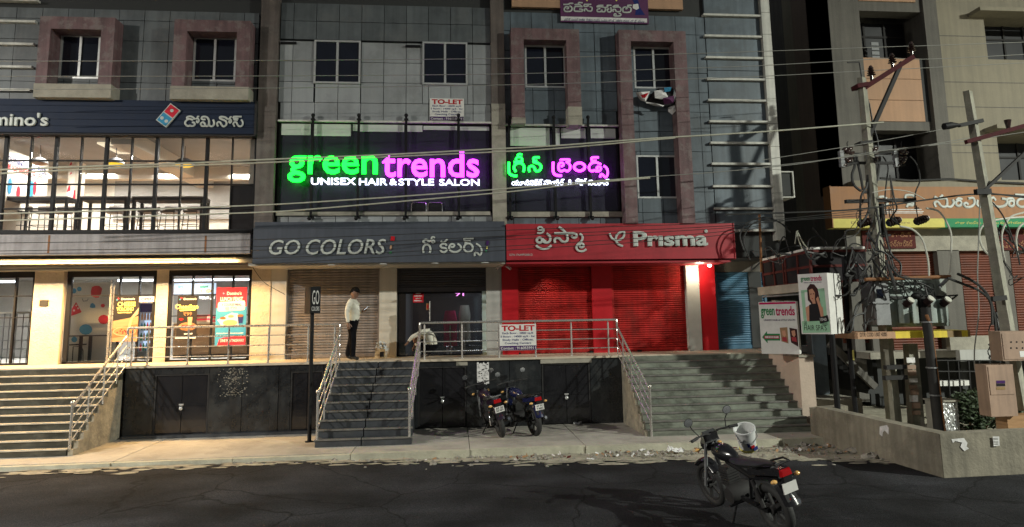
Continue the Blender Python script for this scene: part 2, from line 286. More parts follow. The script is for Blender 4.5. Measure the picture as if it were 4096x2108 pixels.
def link(name, me, parent=None, loc=None):
    """mesh vertices are in world space unless loc is given (then local to the parent)"""
    o = bpy.data.objects.new(name, me); COL.objects.link(o)
    if parent is not None:
        o.parent = parent; o.location = loc if loc is not None else -wl(parent)
    elif loc is not None: o.location = loc
    return o
def tag(o, label=None, cat=None, group=None, kind=None):
    if label: o['label'] = label
    if cat: o['category'] = cat
    if group: o['group'] = group
    if kind: o['kind'] = kind
    return o
def thing(name, label, cat, loc=(0, 0, 0), group=None, rz=0):
    o = bpy.data.objects.new(name, None); COL.objects.link(o); o.location = loc; o.rotation_euler = (0, 0, rz); o.empty_display_size = .2
    return tag(o, label, cat, group)
def dup(o, parent=None):
    c = o.copy(); COL.objects.link(c); c.parent = parent
    for ch in [x for x in bpy.data.objects if x.parent == o]: dup(ch, c)
    return c
def sub(name, mb, mat, parent, smooth=False): return mb.build(name, mat, parent, smooth=smooth)
def smoothline(pts, k=4):
    P = [Vector(p) for p in pts]
    if len(P) < 3: return P
    out = []
    for i in range(len(P)-1):
        a, b, c, d = P[max(i-1, 0)], P[i], P[i+1], P[min(i+2, len(P)-1)]
        for j in range(k):
            t = j/k; out.append(.5*((2*b)+(c-a)*t+(2*a-5*b+4*c-d)*t*t+(3*b-a-3*c+d)*t*t*t))
    out.append(P[-1]); return out
# ---- lettering
_tc = {}
def glyphs(s, bev=0.0, shear=0.0):
    key = (s, bev, shear)
    if key not in _tc:
        c = bpy.data.curves.new('text', 'FONT'); c.body = s; c.extrude = .04; c.bevel_depth = bev; c.bevel_resolution = 1; c.shear = shear; c.resolution_u = 3
        o = bpy.data.objects.new('text', c); COL.objects.link(o)
        dg = bpy.context.evaluated_depsgraph_get(); me = o.evaluated_get(dg).to_mesh()
        v = [tuple(x.co) for x in me.vertices]; f = [tuple(p.vertices) for p in me.polygons]
        bpy.data.objects.remove(o); bpy.data.curves.remove(c)
        _tc[key] = (v, f)
    return _tc[key]
def bbox(v): return min(p[0] for p in v), max(p[0] for p in v), min(p[1] for p in v), max(p[1] for p in v)
def text(mb, s, rect, Y, d=.01, bev=0.0, shear=0.0, mi=0, ref=None):
    """lettering that fills rect (x0, x1, z0, z1) on the plane Y, d proud of it towards the road"""
    v, f = glyphs(s, bev, shear); a, b, c, e = ref or bbox(v); x0, x1, z0, z1 = rect
    if not v: return mb
    sx = (x1-x0)/max(1e-6, b-a); sz = (z1-z0)/max(1e-6, e-c)
    zm = min(p[2] for p in v); zM = max(p[2] for p in v)
    return mb.add([(x0+(p[0]-a)*sx, Y-d*(p[2]-zm)/max(1e-6, zM-zm), z0+(p[1]-c)*sz) for p in v], f, mi)
def letters(parent, s, rect, Y, mat, d=.05, bev=0.0, shear=0.0, name='letter'):
    """a word with each letter an object of its own"""
    vw, _ = glyphs(s, bev, shear); ref = bbox(vw); out = []
    for i, ch in enumerate(s):
        if ch == ' ': continue
        vp, _ = glyphs(s[:i+1], bev, shear); right = bbox(vp)[1]
        vc, _ = glyphs(ch, bev, shear); off = right-bbox(vc)[1]
        mb = MB(); text(mb, ch, rect, Y, d, bev, shear, ref=(ref[0]-off, ref[1]-off, ref[2], ref[3])); out.append(sub(name, mb, mat, parent))
    return out
class Tele:
    """strokes drawn in the pixels of an enlarged part of the photograph, laid on the sign's plane as rounded bars"""
    def __init__(s, ox, oy, k, Y): s.o = (ox, oy, k); s.Y = Y
    def p(s, x, y): return at(s.o[0]+x/s.o[2], s.o[1]+y/s.o[2], s.Y)
    def stroke(s, mb, pts, w, depth=.5, smooth=True, mi=0):
        P = [s.p(*q) for q in pts]; r = (s.p(pts[0][0]+w/2, pts[0][1])-s.p(*pts[0])).length
        if smooth: P = smoothline(P, 4)
        mb.tube(P, r, 6, mi, flat=(Vector((0, 1, 0)), depth))
        return mb
    def glyph(s, parent, strokes, w, mat, depth=.5, name='letter'):
        mb = MB()
        for q in strokes: s.stroke(mb, q, w, depth)
        return sub(name, mb, mat, parent, smooth=True)
    def rect(s, x0, y0, x1, y1): return R(s.o[0]+x0/s.o[2], s.o[1]+y0/s.o[2], s.o[0]+x1/s.o[2], s.o[1]+y1/s.o[2], s.Y)
def ring(cx, cy, rx, ry, n=12): return [(cx+rx*math.cos(2*math.pi*i/n), cy+ry*math.sin(2*math.pi*i/n)) for i in range(n+1)]
def cut(rects, holes):
    """rectangles minus holes"""
    for h in holes:
        out = []
        for a in rects:
            if h[0] >= a[1]-1e-6 or h[1] <= a[0]+1e-6 or h[2] >= a[3]-1e-6 or h[3] <= a[2]+1e-6: out.append(a); continue
            x0, x1 = max(a[0], h[0]), min(a[1], h[1])
            if x0 > a[0]: out.append((a[0], x0, a[2], a[3]))
            if x1 < a[1]: out.append((x1, a[1], a[2], a[3]))
            if h[2] > a[2]: out.append((x0, x1, a[2], h[2]))
            if h[3] < a[3]: out.append((x0, x1, h[3], a[3]))
        rects = out
    return rects
_bx = {}
def piece(name, mat, parent, x0, x1, y0, y1, z0, z1):
    """one small box part; alike pieces share their mesh data"""
    k = (mat, round(x1-x0, 3), round(y1-y0, 3), round(z1-z0, 3))
    if k not in _bx:
        me = bpy.data.meshes.new(name); b = MB().box(0, k[1], 0, k[2], 0, k[3]); me.from_pydata(b.v, [], b.f); me.materials.append(M[mat]); _bx[k] = me
    return link(name, _bx[k], parent, Vector((x0, y0, z0))-wl(parent))
# ---------------------------------------------------------------- ground
PF = 1.6                                   # height of the raised shop platform
def grid(name, x0, x1, y0, y1, nx, ny, zf, mat, kind='structure'):
    mb = MB(); vs = []
    for j in range(ny+1):
        for i in range(nx+1):
            x = x0+(x1-x0)*i/nx; y = y0+(y1-y0)*j/ny; vs.append((x, y, zf(x, y)))
    fs = [(j*(nx+1)+i, j*(nx+1)+i+1, (j+1)*(nx+1)+i+1, (j+1)*(nx+1)+i) for j in range(ny) for i in range(nx)]
    mb.add(vs, fs); o = mb.build(name, mat, smooth=True); tag(o, kind=kind); return o
from mathutils import noise
def nz(x, y, s, a): return noise.noise(Vector((x*s, y*s, 3.1)))*a
tag(MB().box(-70, 70, -60, 60, -.6, -.26).build('ground', 'dirt'), kind='structure')
grid('dirt_verge', -18, 26, -8.5, 3, 260, 70, lambda x, y: -.14+nz(x, y, 1.3, .025)+nz(x, y, 5, .018)+nz(x, y, 14, .008)-(.16 if y > -3.2 and x < 7.6 else 0), 'dirt')
def roadedge(x): return -4.42-.165*(x-1.07)+nz(x, 0, .9, .2)+nz(x, 0, 4, .12)+nz(x, 0, 13, .05)
mb = MB(); n = 160; vs = []
for i in range(n+1):
    x = -18+46*i/n; vs += [(x, min(roadedge(x), -3.86) if x < -1 else roadedge(x), -.085), (x, -30, -.085)]
mb.add(vs, [(2*i, 2*i+1, 2*i+3, 2*i+2) for i in range(n)]); tag(mb.build('road', 'asphalt'), kind='structure')
# concrete pavement with joints and a rough kerb edge
mb = MB(); xs = [-18, -11.6, -8.9, -6.4, -4.2, -2.0, .3, 2.6, 4.9, 6.6, 8.3]
for a, b in zip(xs, xs[1:]):
    s = RND.uniform(-.03, .03); mb.box(a+.006, b-.006, -3.66+s, -1.1, -.25, 0+RND.uniform(-.004, .004))
    mb.box(a+.006, b-.006, -3.78+s, -3.665+s, -.3, RND.uniform(-.012, .004), 1)
tag(mb.build('pavement', ['concrete', 'curb']), kind='structure')
# ---------------------------------------------------------------- the commercial building
BX0, BX1 = -17.0, 8.45; YW = -.9
bld = thing('commercial_building', 'long grey panelled commercial building with shops on a raised black plinth', 'building', (-4, 0, 0))
# masses behind the finishes
LX1 = R(1000, 300, 1026, 320, YW)[1]        # right end of the pizza shop's front
mb = MB()
mb.box(BX0, BX1, YW+.09, 9, 7.45, 13.5)                              # upper storeys
mb.box(LX1, BX1, YW+.09, 9, 4.15, 7.45)                              # first floor right of the pizza shop
mb.box(BX0, LX1, 5.2, 9, 4.2, 7.45); mb.box(BX0-.3, BX0, -.9, 9, 0, 13)
mb.box(BX0, BX1, -.8, 9, 3.98, 4.15)                                # slab over the ground floor
mb.box(BX0, BX1, 4.4, 9, 0, 3.98); mb.box(BX1-.35, BX1, .3, 9, 0, 3.98)
for x in (LX1+.05, -1.35, 1.25, 5.75): mb.box(x-.1, x+.1, .25, 4.4, 0, 3.98)
sub('wall_core', mb, 'joint', bld)
# facade openings and things the panels stop at
PX = lambda a, b, c, d: R(a, b, c, d, YW)
def window(rect, Y, mats=('alu', 'dark_glass'), leaf=2, sill=False, gap=True):
    x0, x1, z0, z1 = rect; t = .045; fr = MB()
    fr.box(x0, x1, Y-.03, Y+.02, z1-t, z1); fr.box(x0, x1, Y-.03, Y+.02, z0, z0+t)
    fr.box(x0, x0+t, Y-.03, Y+.02, z0+t, z1-t); fr.box(x1-t, x1, Y-.03, Y+.02, z0+t, z1-t)
    w = sub('window', fr, mats[0], bld)
    for i in range(leaf):
        a = x0+t+(x1-x0-2*t)*i/leaf; b = x0+t+(x1-x0-2*t)*(i+1)/leaf
        if i: piece('mullion', mats[0], w, a-.028, a+.028, Y-.026, Y+.018, z0+t, z1-t)
        piece('pane', mats[1], w, a+(.03 if i else .002), b-(.03 if i < leaf-1 else .002), Y-.002+.01*i, Y+.004+.01*i, z0+t, z1-t)
    return w
frames = []   # boxed maroon window surrounds: outer rect, opening rect, window rect
holes = []
W1o, W1i, W1w = R(148, 67, 451, 387, -1.3), R(194, 116, 398, 336, -1.3), PX(238, 139, 398, 314)
W2o, W2i, W2w = R(690, 80, 997, 395, -1.3), R(742, 126, 944, 346, -1.3), PX(772, 149, 944, 325)
R1o, R1i, R1w = R(2047, 114, 2322, 490, -1.25), R(2098, 159, 2270, 488, -1.25), PX(2100, 181, 2262, 350)
R2o, R2i, R2w = R(2489, 122, 2762, 893, -1.25), R(2538, 166, 2712, 891, -1.25), PX(2536, 188, 2694, 354)
R3w = PX(2548, 621, 2713, 793)
for o, i, sill in ((W1o, W1i, True), (W2o, W2i, True), (R1o, R1i, False), (R2o, R2i, False)):
    Yf = -1.3 if sill else -1.25
    mb = MB(); mb.box(o[0], i[0], Yf, YW+.05, o[2], o[3]); mb.box(i[1], o[1], Yf, YW+.05, o[2], o[3]); mb.box(i[0], i[1], Yf, YW+.05, i[3], o[3])
    f = sub('window_surround', mb, 'maroon', bld)
    if sill: mb = MB(); mb.box(o[0]-.015, o[1]+.015, Yf-.012, YW+.05, o[2]-.02, i[2]); sub('surround_base', mb, 'bare', f)
    elif o is R1o:
        mb = MB(); mb.box(o[0]-.01, i[0]+.01, Yf-.012, YW+.05, o[2]-.03, o[2]+.12); sub('surround_base', mb, 'bare', f); mb = MB(); mb.box(i[1]-.01, o[1]+.01, Yf-.012, YW+.05, o[2]-.06, o[2]+.42); sub('surround_base', mb, 'bare', f)
    holes += [(o[0], i[0], o[2], o[3]), (i[1], o[1], o[2], o[3]), (i[0], i[1], i[3], o[3])]
    if sill: holes.append((i[0], i[1], o[2], i[2]))
M1w, M2w = PX(1257, 164, 1443, 336), PX(1690, 171, 1870, 341)
for w in (W1w, W2w, M1w, M2w, R1w, R2w, R3w): window(w, YW+.03 if w not in (M1w, M2w) else YW-.02); holes.append(w)
SG1, SG2 = PX(1113, 492, 1966, 851), PX(2019, 506, 2474, 851)        # the salon's glass fronts
holes += [SG1, SG2]
def panels(x0, x1, z0, z1, w, h, mat, ox=0, oz=0, name='cladding_panel', lim=None):
    i0 = math.floor((x0-ox)/w); i1 = math.ceil((x1-ox)/w); j0 = math.floor((z0-oz)/h); j1 = math.ceil((z1-oz)/h); cells = []
    for i in range(i0, i1):
        for j in range(j0, j1):
            a, b, c, d = max(x0, ox+i*w), min(x1, ox+(i+1)*w), max(z0, oz+j*h), min(z1, oz+(j+1)*h)
            if b-a > .03 and d-c > .03: cells.append((a, b, c, d))
    for c in cut(cells, holes):
        if c[1]-c[0] > .05 and c[3]-c[2] > .05:
            y = YW+RND.uniform(-.009, .006); piece(name, mat, bld, c[0]+.007, c[1]-.007, y, YW+.088, c[2]+.007, c[3]-.007)
ZS = R(0, 392, 1024, 400, -1.1)[3]
PL1 = PX(1016, 300, 1045, 310)                      # brown vertical strip left of the pale bay
xa, xb = PX(1045, 300, 1113, 310)[:2]; xc, xd = PX(1964, 300, 2017, 310)[:2]
jx = PX(1355, 200, 1356, 210)[0]; jz = PX(1500, 91, 1600, 92)[2]
panels(PX(-260, 200, 0, 300)[0], LX1+.02, ZS-.15, 10.3, .60, .535, 'panel_dark', PX(571, 200, 572, 210)[0], PX(600, 166, 700, 167)[2])
panels(xb+.02, xc, PX(1500, 894, 1600, 900)[2], 9.62, .566, .535, 'panel_light', jx, jz)
panels(xb+.02, xc, 9.625, 10.6, .566, .535, 'panel_dark', jx, jz)
xe = PX(2838, 450, 2839, 460)[0]; xf = PX(3064, 450, 3066, 460)[0]
panels(xd, xe, 4.6, 10.5, .555, .535, 'panel_blue', PX(2382, 300, 2383, 310)[0], PX(2380, 207, 2384, 208)[2])
finz = [PX(2900, y, 3000, y+1)[2] for y in (-18, 66, 149.5, 235, 320.5, 404.5, 489, 574, 657, 746, 834.5, 922)]
for a, b in zip(finz[1:], finz): panels(xe+.01, xf-.01, a+.035, b-.035, xf-xe-.02, 9, 'panel_blue', xe+.01, 0)
mb = MB()
mb.box(xa-.02, xb, -1.02, YW+.09, 4.7, 11.5); sub('vertical_strip', mb, 'brown_strip', bld); mb = MB(); mb.box(xc, xd, -1.0, YW+.09, 4.3, 11.5); sub('vertical_strip', mb, 'brown_strip', bld)
mb = MB(); mb.box(xc-.004, xd+.004, -1.012, YW, PX(1990, 905, 1990, 910)[3], PX(1990, 420, 1990, 430)[3]); sub('bare_strip', mb, 'bare', bld, )
for z in finz:
    piece('fin', 'fin', bld, xe-.05, xf, YW-.10, YW+.05, z-.028, z+.028)
for i in range(11):                                  # white edge strip in lengths
    a = 4.42+i*.62; piece('edge_strip', 'fin', bld, xf, xf+.24, YW-.12, YW+.3, a, a+.61)
fl = [PX(0, y, 150, y+1)[2] for y in (4, 90, 180, 271, 363)]
xg0, xg1 = PX(-260, 200, 140, 300)[0], PX(0, 200, 138, 300)[1]
for z in fl: piece('fin', 'fin', bld, xg0, xg1, YW-.10, YW+.05, z-.028, z+.028)
# black chipped ledge stubs on the pale bay
for px, py in ((1156, 174), (1652, 187)):
    p = at(px, py, YW); mb = MB(); mb.box(p.x-.19, p.x+.19, YW-.06, YW+.02, p.z-.025, p.z+.025); sub('ledge_stub', mb, 'black_metal', bld)
# orange parapet pieces near the top edge of the picture
for a, b in (((2046, -60), (2240, 32)), ((2588, -60), (2727, 39))):
    r = PX(a[0], a[1], b[0], b[1]); mb = MB(); mb.box(r[0], r[1], YW-.05, YW+.05, r[2], r[3]); sub('orange_parapet', mb, 'orange_wall', bld)
# ---- salon glazing with roller blinds behind it
for (x0, x1, z0, z1), cuts in ((SG1, (1250, 1433, 1623, 1833)), (SG2, (2062, 2215, 2353))):
    mb = MB(); t = .05
    mb.box(x0, x1, YW-.03, YW+.08, z1-t, z1); mb.box(x0, x1, YW-.03, YW+.08, z0, z0+t); mb.box(x0, x0+t, YW-.03, YW+.08, z0, z1); mb.box(x1-t, x1, YW-.03, YW+.08, z0, z1)
    f = sub('salon_glazing', mb, 'black_metal', bld)
    mb = MB(); mb.box(x0-.02, x1+.02, YW-.10, YW-.03, z1-.012, z1+.03); sub('head_strip', mb, 'fin', f)
    xs = [x0+t]+[at(c, 660, YW).x for c in cuts]+[x1-t]
    for a, b in zip(xs, xs[1:]):
        m2 = MB().box(a+.006, b-.006, YW+.0, YW+.008, z0+t, z1-t); sub('pane', m2, 'salon_glass', f)
        piece('mullion', 'black_metal', f, b-.012, b+.012, YW-.012, YW+.06, z0+t, z1-t) if b < x1-t-.1 else None
for a, b, c, d in ((1120, 494, 1243, 541), (1255, 496, 1405, 545), (1412, 498, 1430, 524), (1440, 499, 1617, 528), (1630, 503, 1690, 528), (1694, 505, 1828, 521), (1840, 508, 1962, 523), (2040, 509, 2198, 584), (2222, 510, 2238, 580), (2244, 511, 2340, 554), (2362, 512, 2466, 554)):
    r = PX(a, b, c, d); o = MB().box(r[0], r[1], YW-.022, YW-.014, r[2], r[3]).build('window_blind', 'blind', bld)
# ledge under the salon glass
r = PX(1105, 853, 1962, 893); mb = MB(); mb.box(r[0], r[1], YW-.06, YW+.088, r[3]-.06, r[3]+.03); sub('salon_sill', mb, 'bare', bld)
r = PX(2019, 853, 2490, 893); mb = MB(); mb.box(r[0], r[1], YW-.06, YW+.088, r[3]-.10, r[3]+.03); sub('salon_sill', mb, 'bare', bld)
# ---- ground floor: pillars, beams, soffits
def pillar(a, c, mat, y0=0, y1=.35, top=3.99, zb=PF, nm='pillar'):
    x0 = at(a, 1250, y0).x; x1 = at(c, 1250, y0).x; mb = MB(); mb.box(x0, x1, y0, y1, zb, top); sub(nm, mb, mat, bld); return x0, x1
T0 = pillar(128, 245, 'stucco', -.02); T1 = pillar(620, 668, 'stucco', .02); T2 = pillar(1003, 1079, 'stucco', -.02)
pillar(1080, 1143, 'cream_paint', .0); pillar(1517, 1586, 'cream_paint', .02); pillar(1946, 2008, 'grey_paint', .02)
pillar(2009, 2073, 'red_pillar', -.02); pillar(2371, 2450, 'red_pillar', -.02); pillar(2751, 2803, 'letter_white', -.06); pillar(2804, 2867, 'red_pillar', -.03)
# little wall box on the textured pillar
r = R(159, 1200, 193, 1224, -.03); mb = MB(); mb.box(r[0], r[1], -.045, .0, r[2], r[3]); sub('vent_grille', mb, 'dark_steel', bld)
# canopy band of the pizza shop
rb = R(-400, 937, 1010, 1019, -1.0); mb = MB(); mb.box(BX0, LX1+.02, -1.0, -.80, rb[2], rb[3]); cb = sub('canopy_band', mb, 'band', bld)
mb = MB(); mb.box(BX0, LX1+.02, -.8, 0.0, rb[2]+.005, rb[2]+.1); sub('canopy_soffit', mb, 'beam_paint', bld)
zb0 = R(300, 1082, 600, 1084, -.05)[3]; mb = MB(); mb.box(BX0, LX1+.35, -.05, .3, zb0, rb[2]+.004); mb.box(BX0, LX1+.35, -.075, -.05, zb0, zb0+.035); sub('shop_beam', mb, 'beam_paint', bld)
for px in (195, 822):
    p = at(px, 975, -1.005); mb = MB(); mb.box(p.x-.022, p.x+.022, -1.006, -1.0, rb[2]+.03, rb[3]-(.02 if px < 500 else .05)); sub('rust_stain', mb, 'rust', cb)
# soffits over the two closed shops
zs = R(1300, 1050, 1900, 1052, -1.2)[2]
mb = MB(); mb.box(LX1+.02, R(2022, 1000, 2023, 1010, -1.2)[0], -1.1, .3, zs-.03, zs+.03); sofa = sub('shop_soffit', mb, 'cream_paint', bld)
mb = MB()
for k in range(6): mb.box(R(2022, 1000, 2023, 1010, -1.2)[0]+.02, 7.0, -1.12+k*.19, -1.12+k*.19+.165, zs-.04, zs+.02)
sub('slatted_soffit', mb, 'red_board', bld)
for px, py in ((1155, 1075), (1326, 1059), (1352, 1071), (1533, 1055), (1549, 1067), (1740, 1052), (1743, 1063), (1940, 1050)):
    p = atz(px, py, zs-.032); mb = MB(); mb.lathe([(.085, 0), (.085, .012)], (p.x, p.y, zs-.045), n=14); sub('downlight', mb, 'plastic', sofa)
# ---- roller shutters
def shutter(a, b, c, d, Y, pitch, mat, box=True):
    x0, x1, z0, z1 = R(a, b, c, d, Y); mb = MB(); mb.box(x0, x1, Y+.03, Y+.06, z0, z1); mb.box(x0-.03, x0+.03, Y-.05, Y+.02, z0, z1); mb.box(x1-.03, x1+.03, Y-.05, Y+.02, z0, z1)
    s = sub('roller_shutter', mb, mat, bld); n = max(3, round((z1-z0)/pitch)); h = (z1-z0)/n
    k = ('slat', mat, round(x1-x0, 3), round(h, 4))
    if k not in _bx:
        pr = [(.0, 0), (-.016, h*.2), (-.022, h*.5), (-.016, h*.8), (.0, h*.96), (.02, h*.96), (.02, 0)]; q = MB().prism([(0, y, z) for y, z in pr], [(x1-x0-.07, y, z) for y, z in pr])
        me = bpy.data.meshes.new('slat'); me.from_pydata(q.v, [], q.f); me.materials.append(M[mat]); _bx[k] = me
    for i in range(n): link('slat', _bx[k], s, Vector((x0+.035, Y+RND.uniform(-.006, .006), z0+i*h))-wl(s)).rotation_euler = (RND.uniform(-.06, .06), RND.uniform(-.0012, .0012), RND.uniform(-.002, .002))
    mb = MB(); mb.box(x0+.036, x1-.036, Y-.03, Y-.024, z0, z0+.11); sub('bottom_rail', mb, mat, s); return s, (x0, x1, z0, z1)
shutter(1150, 1078, 1516, 1434, .14, .066, 'grey_slat')
shutter(1590, 1070, 1946, 1166, .14, .066, 'dark_slat')
shutter(2073, 1058, 2371, 1412, .10, .057, 'red_slat')
shutter(2451, 1055, 2750, 1407, .10, .057, 'red_slat')
sb, rbs = shutter(2868, 1088, 3063, 1396, .35, .062, 'blue_slat')
r = R(2868, 940, 3066, 1087, .28); mb = MB(); mb.box(r[0]-.1, BX1, .28, .5, r[2], r[3]+.2); sub('wall_over_shutter', mb, 'grey_wall', bld)
for a, b in ((2075, 1407), (2367, 1405), (2560, 1403)):
    p = at(a, b, .0); mb = MB(); mb.box(p.x-.05, p.x+.05, .0, .06, PF, PF+.05); sub('shutter_lock', mb, 'black_metal', bld)
# leggings shop front below the half open shutter
x0, x1, z0, z1 = R(1588, 1166, 1946, 1436, .2)
mb = MB(); mb.box(x0, x1, .19, .23, z1-.05, z1); mb.box(x0, x0+.04, .19, .23, PF, z1); mb.box(x0, x1, .19, .23, PF, PF+.03); g0 = sub('shop_front', mb, 'black_metal', bld)
xm = at(1722, 1300, .2).x
for a, b in ((x0+.05, xm-.005), (xm+.005, x1-.12)): sub('pane', MB().box(a, b, .20, .212, PF+.03, z1-.05), 'store_glass', g0)
mb = MB(); mb.box(x1-.11, x1, .16, .24, PF, z1); sub('side_post', mb, 'pale_aqua', g0)
r = R(1719, 1205, 1724, 1284, .16); mb = MB(); mb.tube([(r[0], .16, r[2]), (r[0], .16, r[3])], .014, 8); sub('door_handle', mb, 'steel', g0)
mb = MB(); mb.box(x0, x1, 3.2, 3.3, PF, 3.9); mb.box(x0, x1, .25, 3.2, PF, PF+.01); sub('store_back_wall', mb, 'dark_glass', bld)
# ---- plinth
mb = MB(); mb.box(-7.45, 4.05, -1.12, 4.4, -.2, PF-.06); mb.box(-17, BX1, -1.1, 4.4, -.2, PF-.35); sub('plinth_core', mb, 'joint', bld)
mb = MB(); mb.box(-17, BX1, -1.25, 4.4, PF-.05, PF); sub('platform_floor', mb, 'floor_tile', bld)
pj = [-7.45, at(613, 1620, -1.2).x, at(833, 1620, -1.2).x, at(966, 1620, -1.2).x, at(1112, 1620, -1.2).x, -2.75]
pj2 = [-.92, at(1672, 1600, -1.2).x, at(1866, 1600, -1.2).x, at(1956, 1600, -1.2).x, at(2040, 1600, -1.2).x, at(2168, 1600, -1.2).x, at(2364, 1590, -1.2).x, 4.05]
doors = [R(613, 1496, 833, 1744, -1.2), R(1160, 1484, 1292, 1734, -1.2), R(1672, 1466, 1866, 1712, -1.2), R(2169, 1453, 2363, 1697, -1.2)]
for J in (pj, pj2, [-2.75, -.92]):
    for a, b in zip(J, J[1:]):
        for c in cut([(a, b, 0, PF-.05)], [(d[0], d[1], 0, d[3]) for d in doors]):
            if c[1]-c[0] > .04: piece('plinth_panel', 'granite', bld, c[0]+.006, c[1]-.006, -1.2+RND.uniform(-.003, .003), -1.121, c[2], c[3]-.004)
for i, d in enumerate(doors):
    mb = MB(); t = .035; mb.box(d[0], d[1], -1.19, -1.12, d[3]-t, d[3]); mb.box(d[0], d[0]+t, -1.19, -1.12, .02, d[3]-t); mb.box(d[1]-t, d[1], -1.19, -1.12, .02, d[3]-t)
    f = sub('store_door', mb, 'dark_steel', bld); xm = (d[0]+d[1])/2
    for a, b in ((d[0]+t, xm-.004), (xm+.004, d[1]-t)):
        m2 = MB(); m2.box(a+.004, b, -1.165, -1.13, .03, d[3]-t-.004); zmid = d[3]*.5; m2.box(a+.004, b, -1.178, -1.165, zmid-.02, zmid+.02); m2.box(a+.02, b-.02, -1.17, -1.165, .08, .12)
        sub('door_leaf', m2, 'black_gloss', f)
    if i != 1: m3 = MB(); zl = .62; m3.lathe([(.02, 0), (.038, .012), (.038, .03), (.02, .04)], (xm, -1.18, zl), (0, -1, 0), 10); m3.bar((xm-.05, -1.18, zl+.09), (xm+.05, -1.18, zl+.09), .02, .03); m3.tube([(xm-.02, -1.19, zl+.02), (xm-.02, -1.19, zl+.07), (xm+.02, -1.19, zl+.07), (xm+.02, -1.19, zl+.02)], .006, 5); sub('padlock', m3, 'alu', f)
r = R(2162, 1430, 2366, 1452, -1.23); mb = MB(); mb.box(r[0], r[1], -1.235, -1.2, r[2]-.0, r[3]); sub('door_lintel', mb, 'bare', bld)
r = R(1825, 1440, 1870, 1462, -1.21); mb = MB(); mb.box(r[0], r[1], -1.206, -1.2, r[2], r[3]); sub('chipped_patch', mb, 'bare', bld)
# step of dark stone at the plinth's foot
mb = MB(); mb.box(-7.4, -2.85, -1.36, -1.2, -.05, .06); sub('plinth_foot', mb, 'granite_step', bld)
# ---------------------------------------------------------------- stairs
def staircase(name, label, n, x0b, x1b, x0t, x1t, yb, yt, mats, split=None, loc=None):
    t = thing(name, label, 'staircase', loc or ((x0b+x1b)/2, yb, 0)); h = PF/n; d = (yt-yb)/(n-1); sp = [random.Random(5).uniform(0, 1) for _ in range(1)]
    wob = random.Random(3)
    for i in range(n):
        k = i/(n-1); a, b = x0b+(x0t-x0b)*k, x1b+(x1t-x1b)*k; y = yb+i*d; z = i*h
        halves = [(a, b)]
        if split: m = a+(b-a)*(.478+.052*k)+wob.uniform(-.008, .008); halves = [(a, m-.011), (m+.011, b)]
        for p, q in halves:
            mb = MB(); y2 = yt+.05 if i < n-1 else yt+.08
            mb.box(p, q, y, min(y+d+.05, y2), z if i else -.15, z+h-.028, 0)
            if i < n-1: mb.box(p-.012*(p == a), q+.012*(q == b), y-.022, y+.05, z+h-.028, z+h, 1); mb.box(p, q, y+.0501, y+d-.001, z+h-.028, z+h-.002, 2)
            sub('step', mb, mats, t)
    return t
cst = staircase('centre_staircase', 'narrow black granite staircase with a crack down its middle, below the standing man', 10, -2.83, -.88, -2.72, -.93, -3.03, -1.26, ['granite_step', 'granite_edge', 'granite_step'], split=True)
mb = MB(); mb.prism([(-2.80, -2.9, -.1), (-2.80, -1.2, -.1), (-2.66, -1.2, 1.42)], [(-.93, -2.9, -.1), (-.93, -1.2, -.1), (-.98, -1.2, 1.42)]); sub('stair_core', mb, 'granite_step', cst)
lst = staircase('pizza_shop_staircase', 'wide dark stone staircase with bright worn nosings leading up to the pizza shop', 11, -16, -7.62, -16, -7.46, -3.02, -1.3, ['marble_dark', 'dusty_nosing', 'marble_tread'])
mb = MB(); pr = [(-3.0, -.1)]; 
for i in range(11): pr += [(-3.0+.172*i, PF/11*(i+1)-.03), (-3.0+.172*(i+1), PF/11*(i+1)-.03)]
pr = pr[:-1]+[(-1.2, pr[-1][1]), (-1.2, -.1)]; mb.prism([(-7.60+.0, y, z) for y, z in pr], [(-7.50, y, z) for y, z in pr]); sub('stair_side', mb, 'masonry', lst)
xr = 7.74
rst = staircase('marble_staircase', 'wide green marble staircase to the red shop with a steel rail on its left', 11, 4.10, xr, 4.10, xr, -3.04, -1.3, ['marble', 'granite_edge', 'marble'], loc=(5.9, -3.04, 0))
mb = MB(); pr2 = [(-3.02, -.15)]
for i in range(11): pr2 += [(-3.02+.174*i, PF/11*(i+1)-.03), (-3.02+.174*(i+1), PF/11*(i+1)-.03)]
pr2 = pr2[:-1]+[(-1.2, pr2[-1][1]), (-1.2, -.15)]; mb.prism([(4.05, y, z) for y, z in pr2], [(4.115, y, z) for y, z in pr2]); sub('stair_side', mb, 'masonry', rst)
# flank wall at the right end of the marble stairs
fw = thing('flank_wall', 'plastered end wall beside the marble staircase carrying the arrow light box', 'wall', (7.9, -2.6, 0))
mb = MB(); mb.box(xr, xr+.34, -2.72, -.6, -.2, 1.56); sub('wall_body', mb, 'flank_wall', fw); mb = MB(); mb.box(xr-.01, xr+.37, -2.75, -.6, 1.56, PF+.01); sub('coping', mb, 'bare', fw)
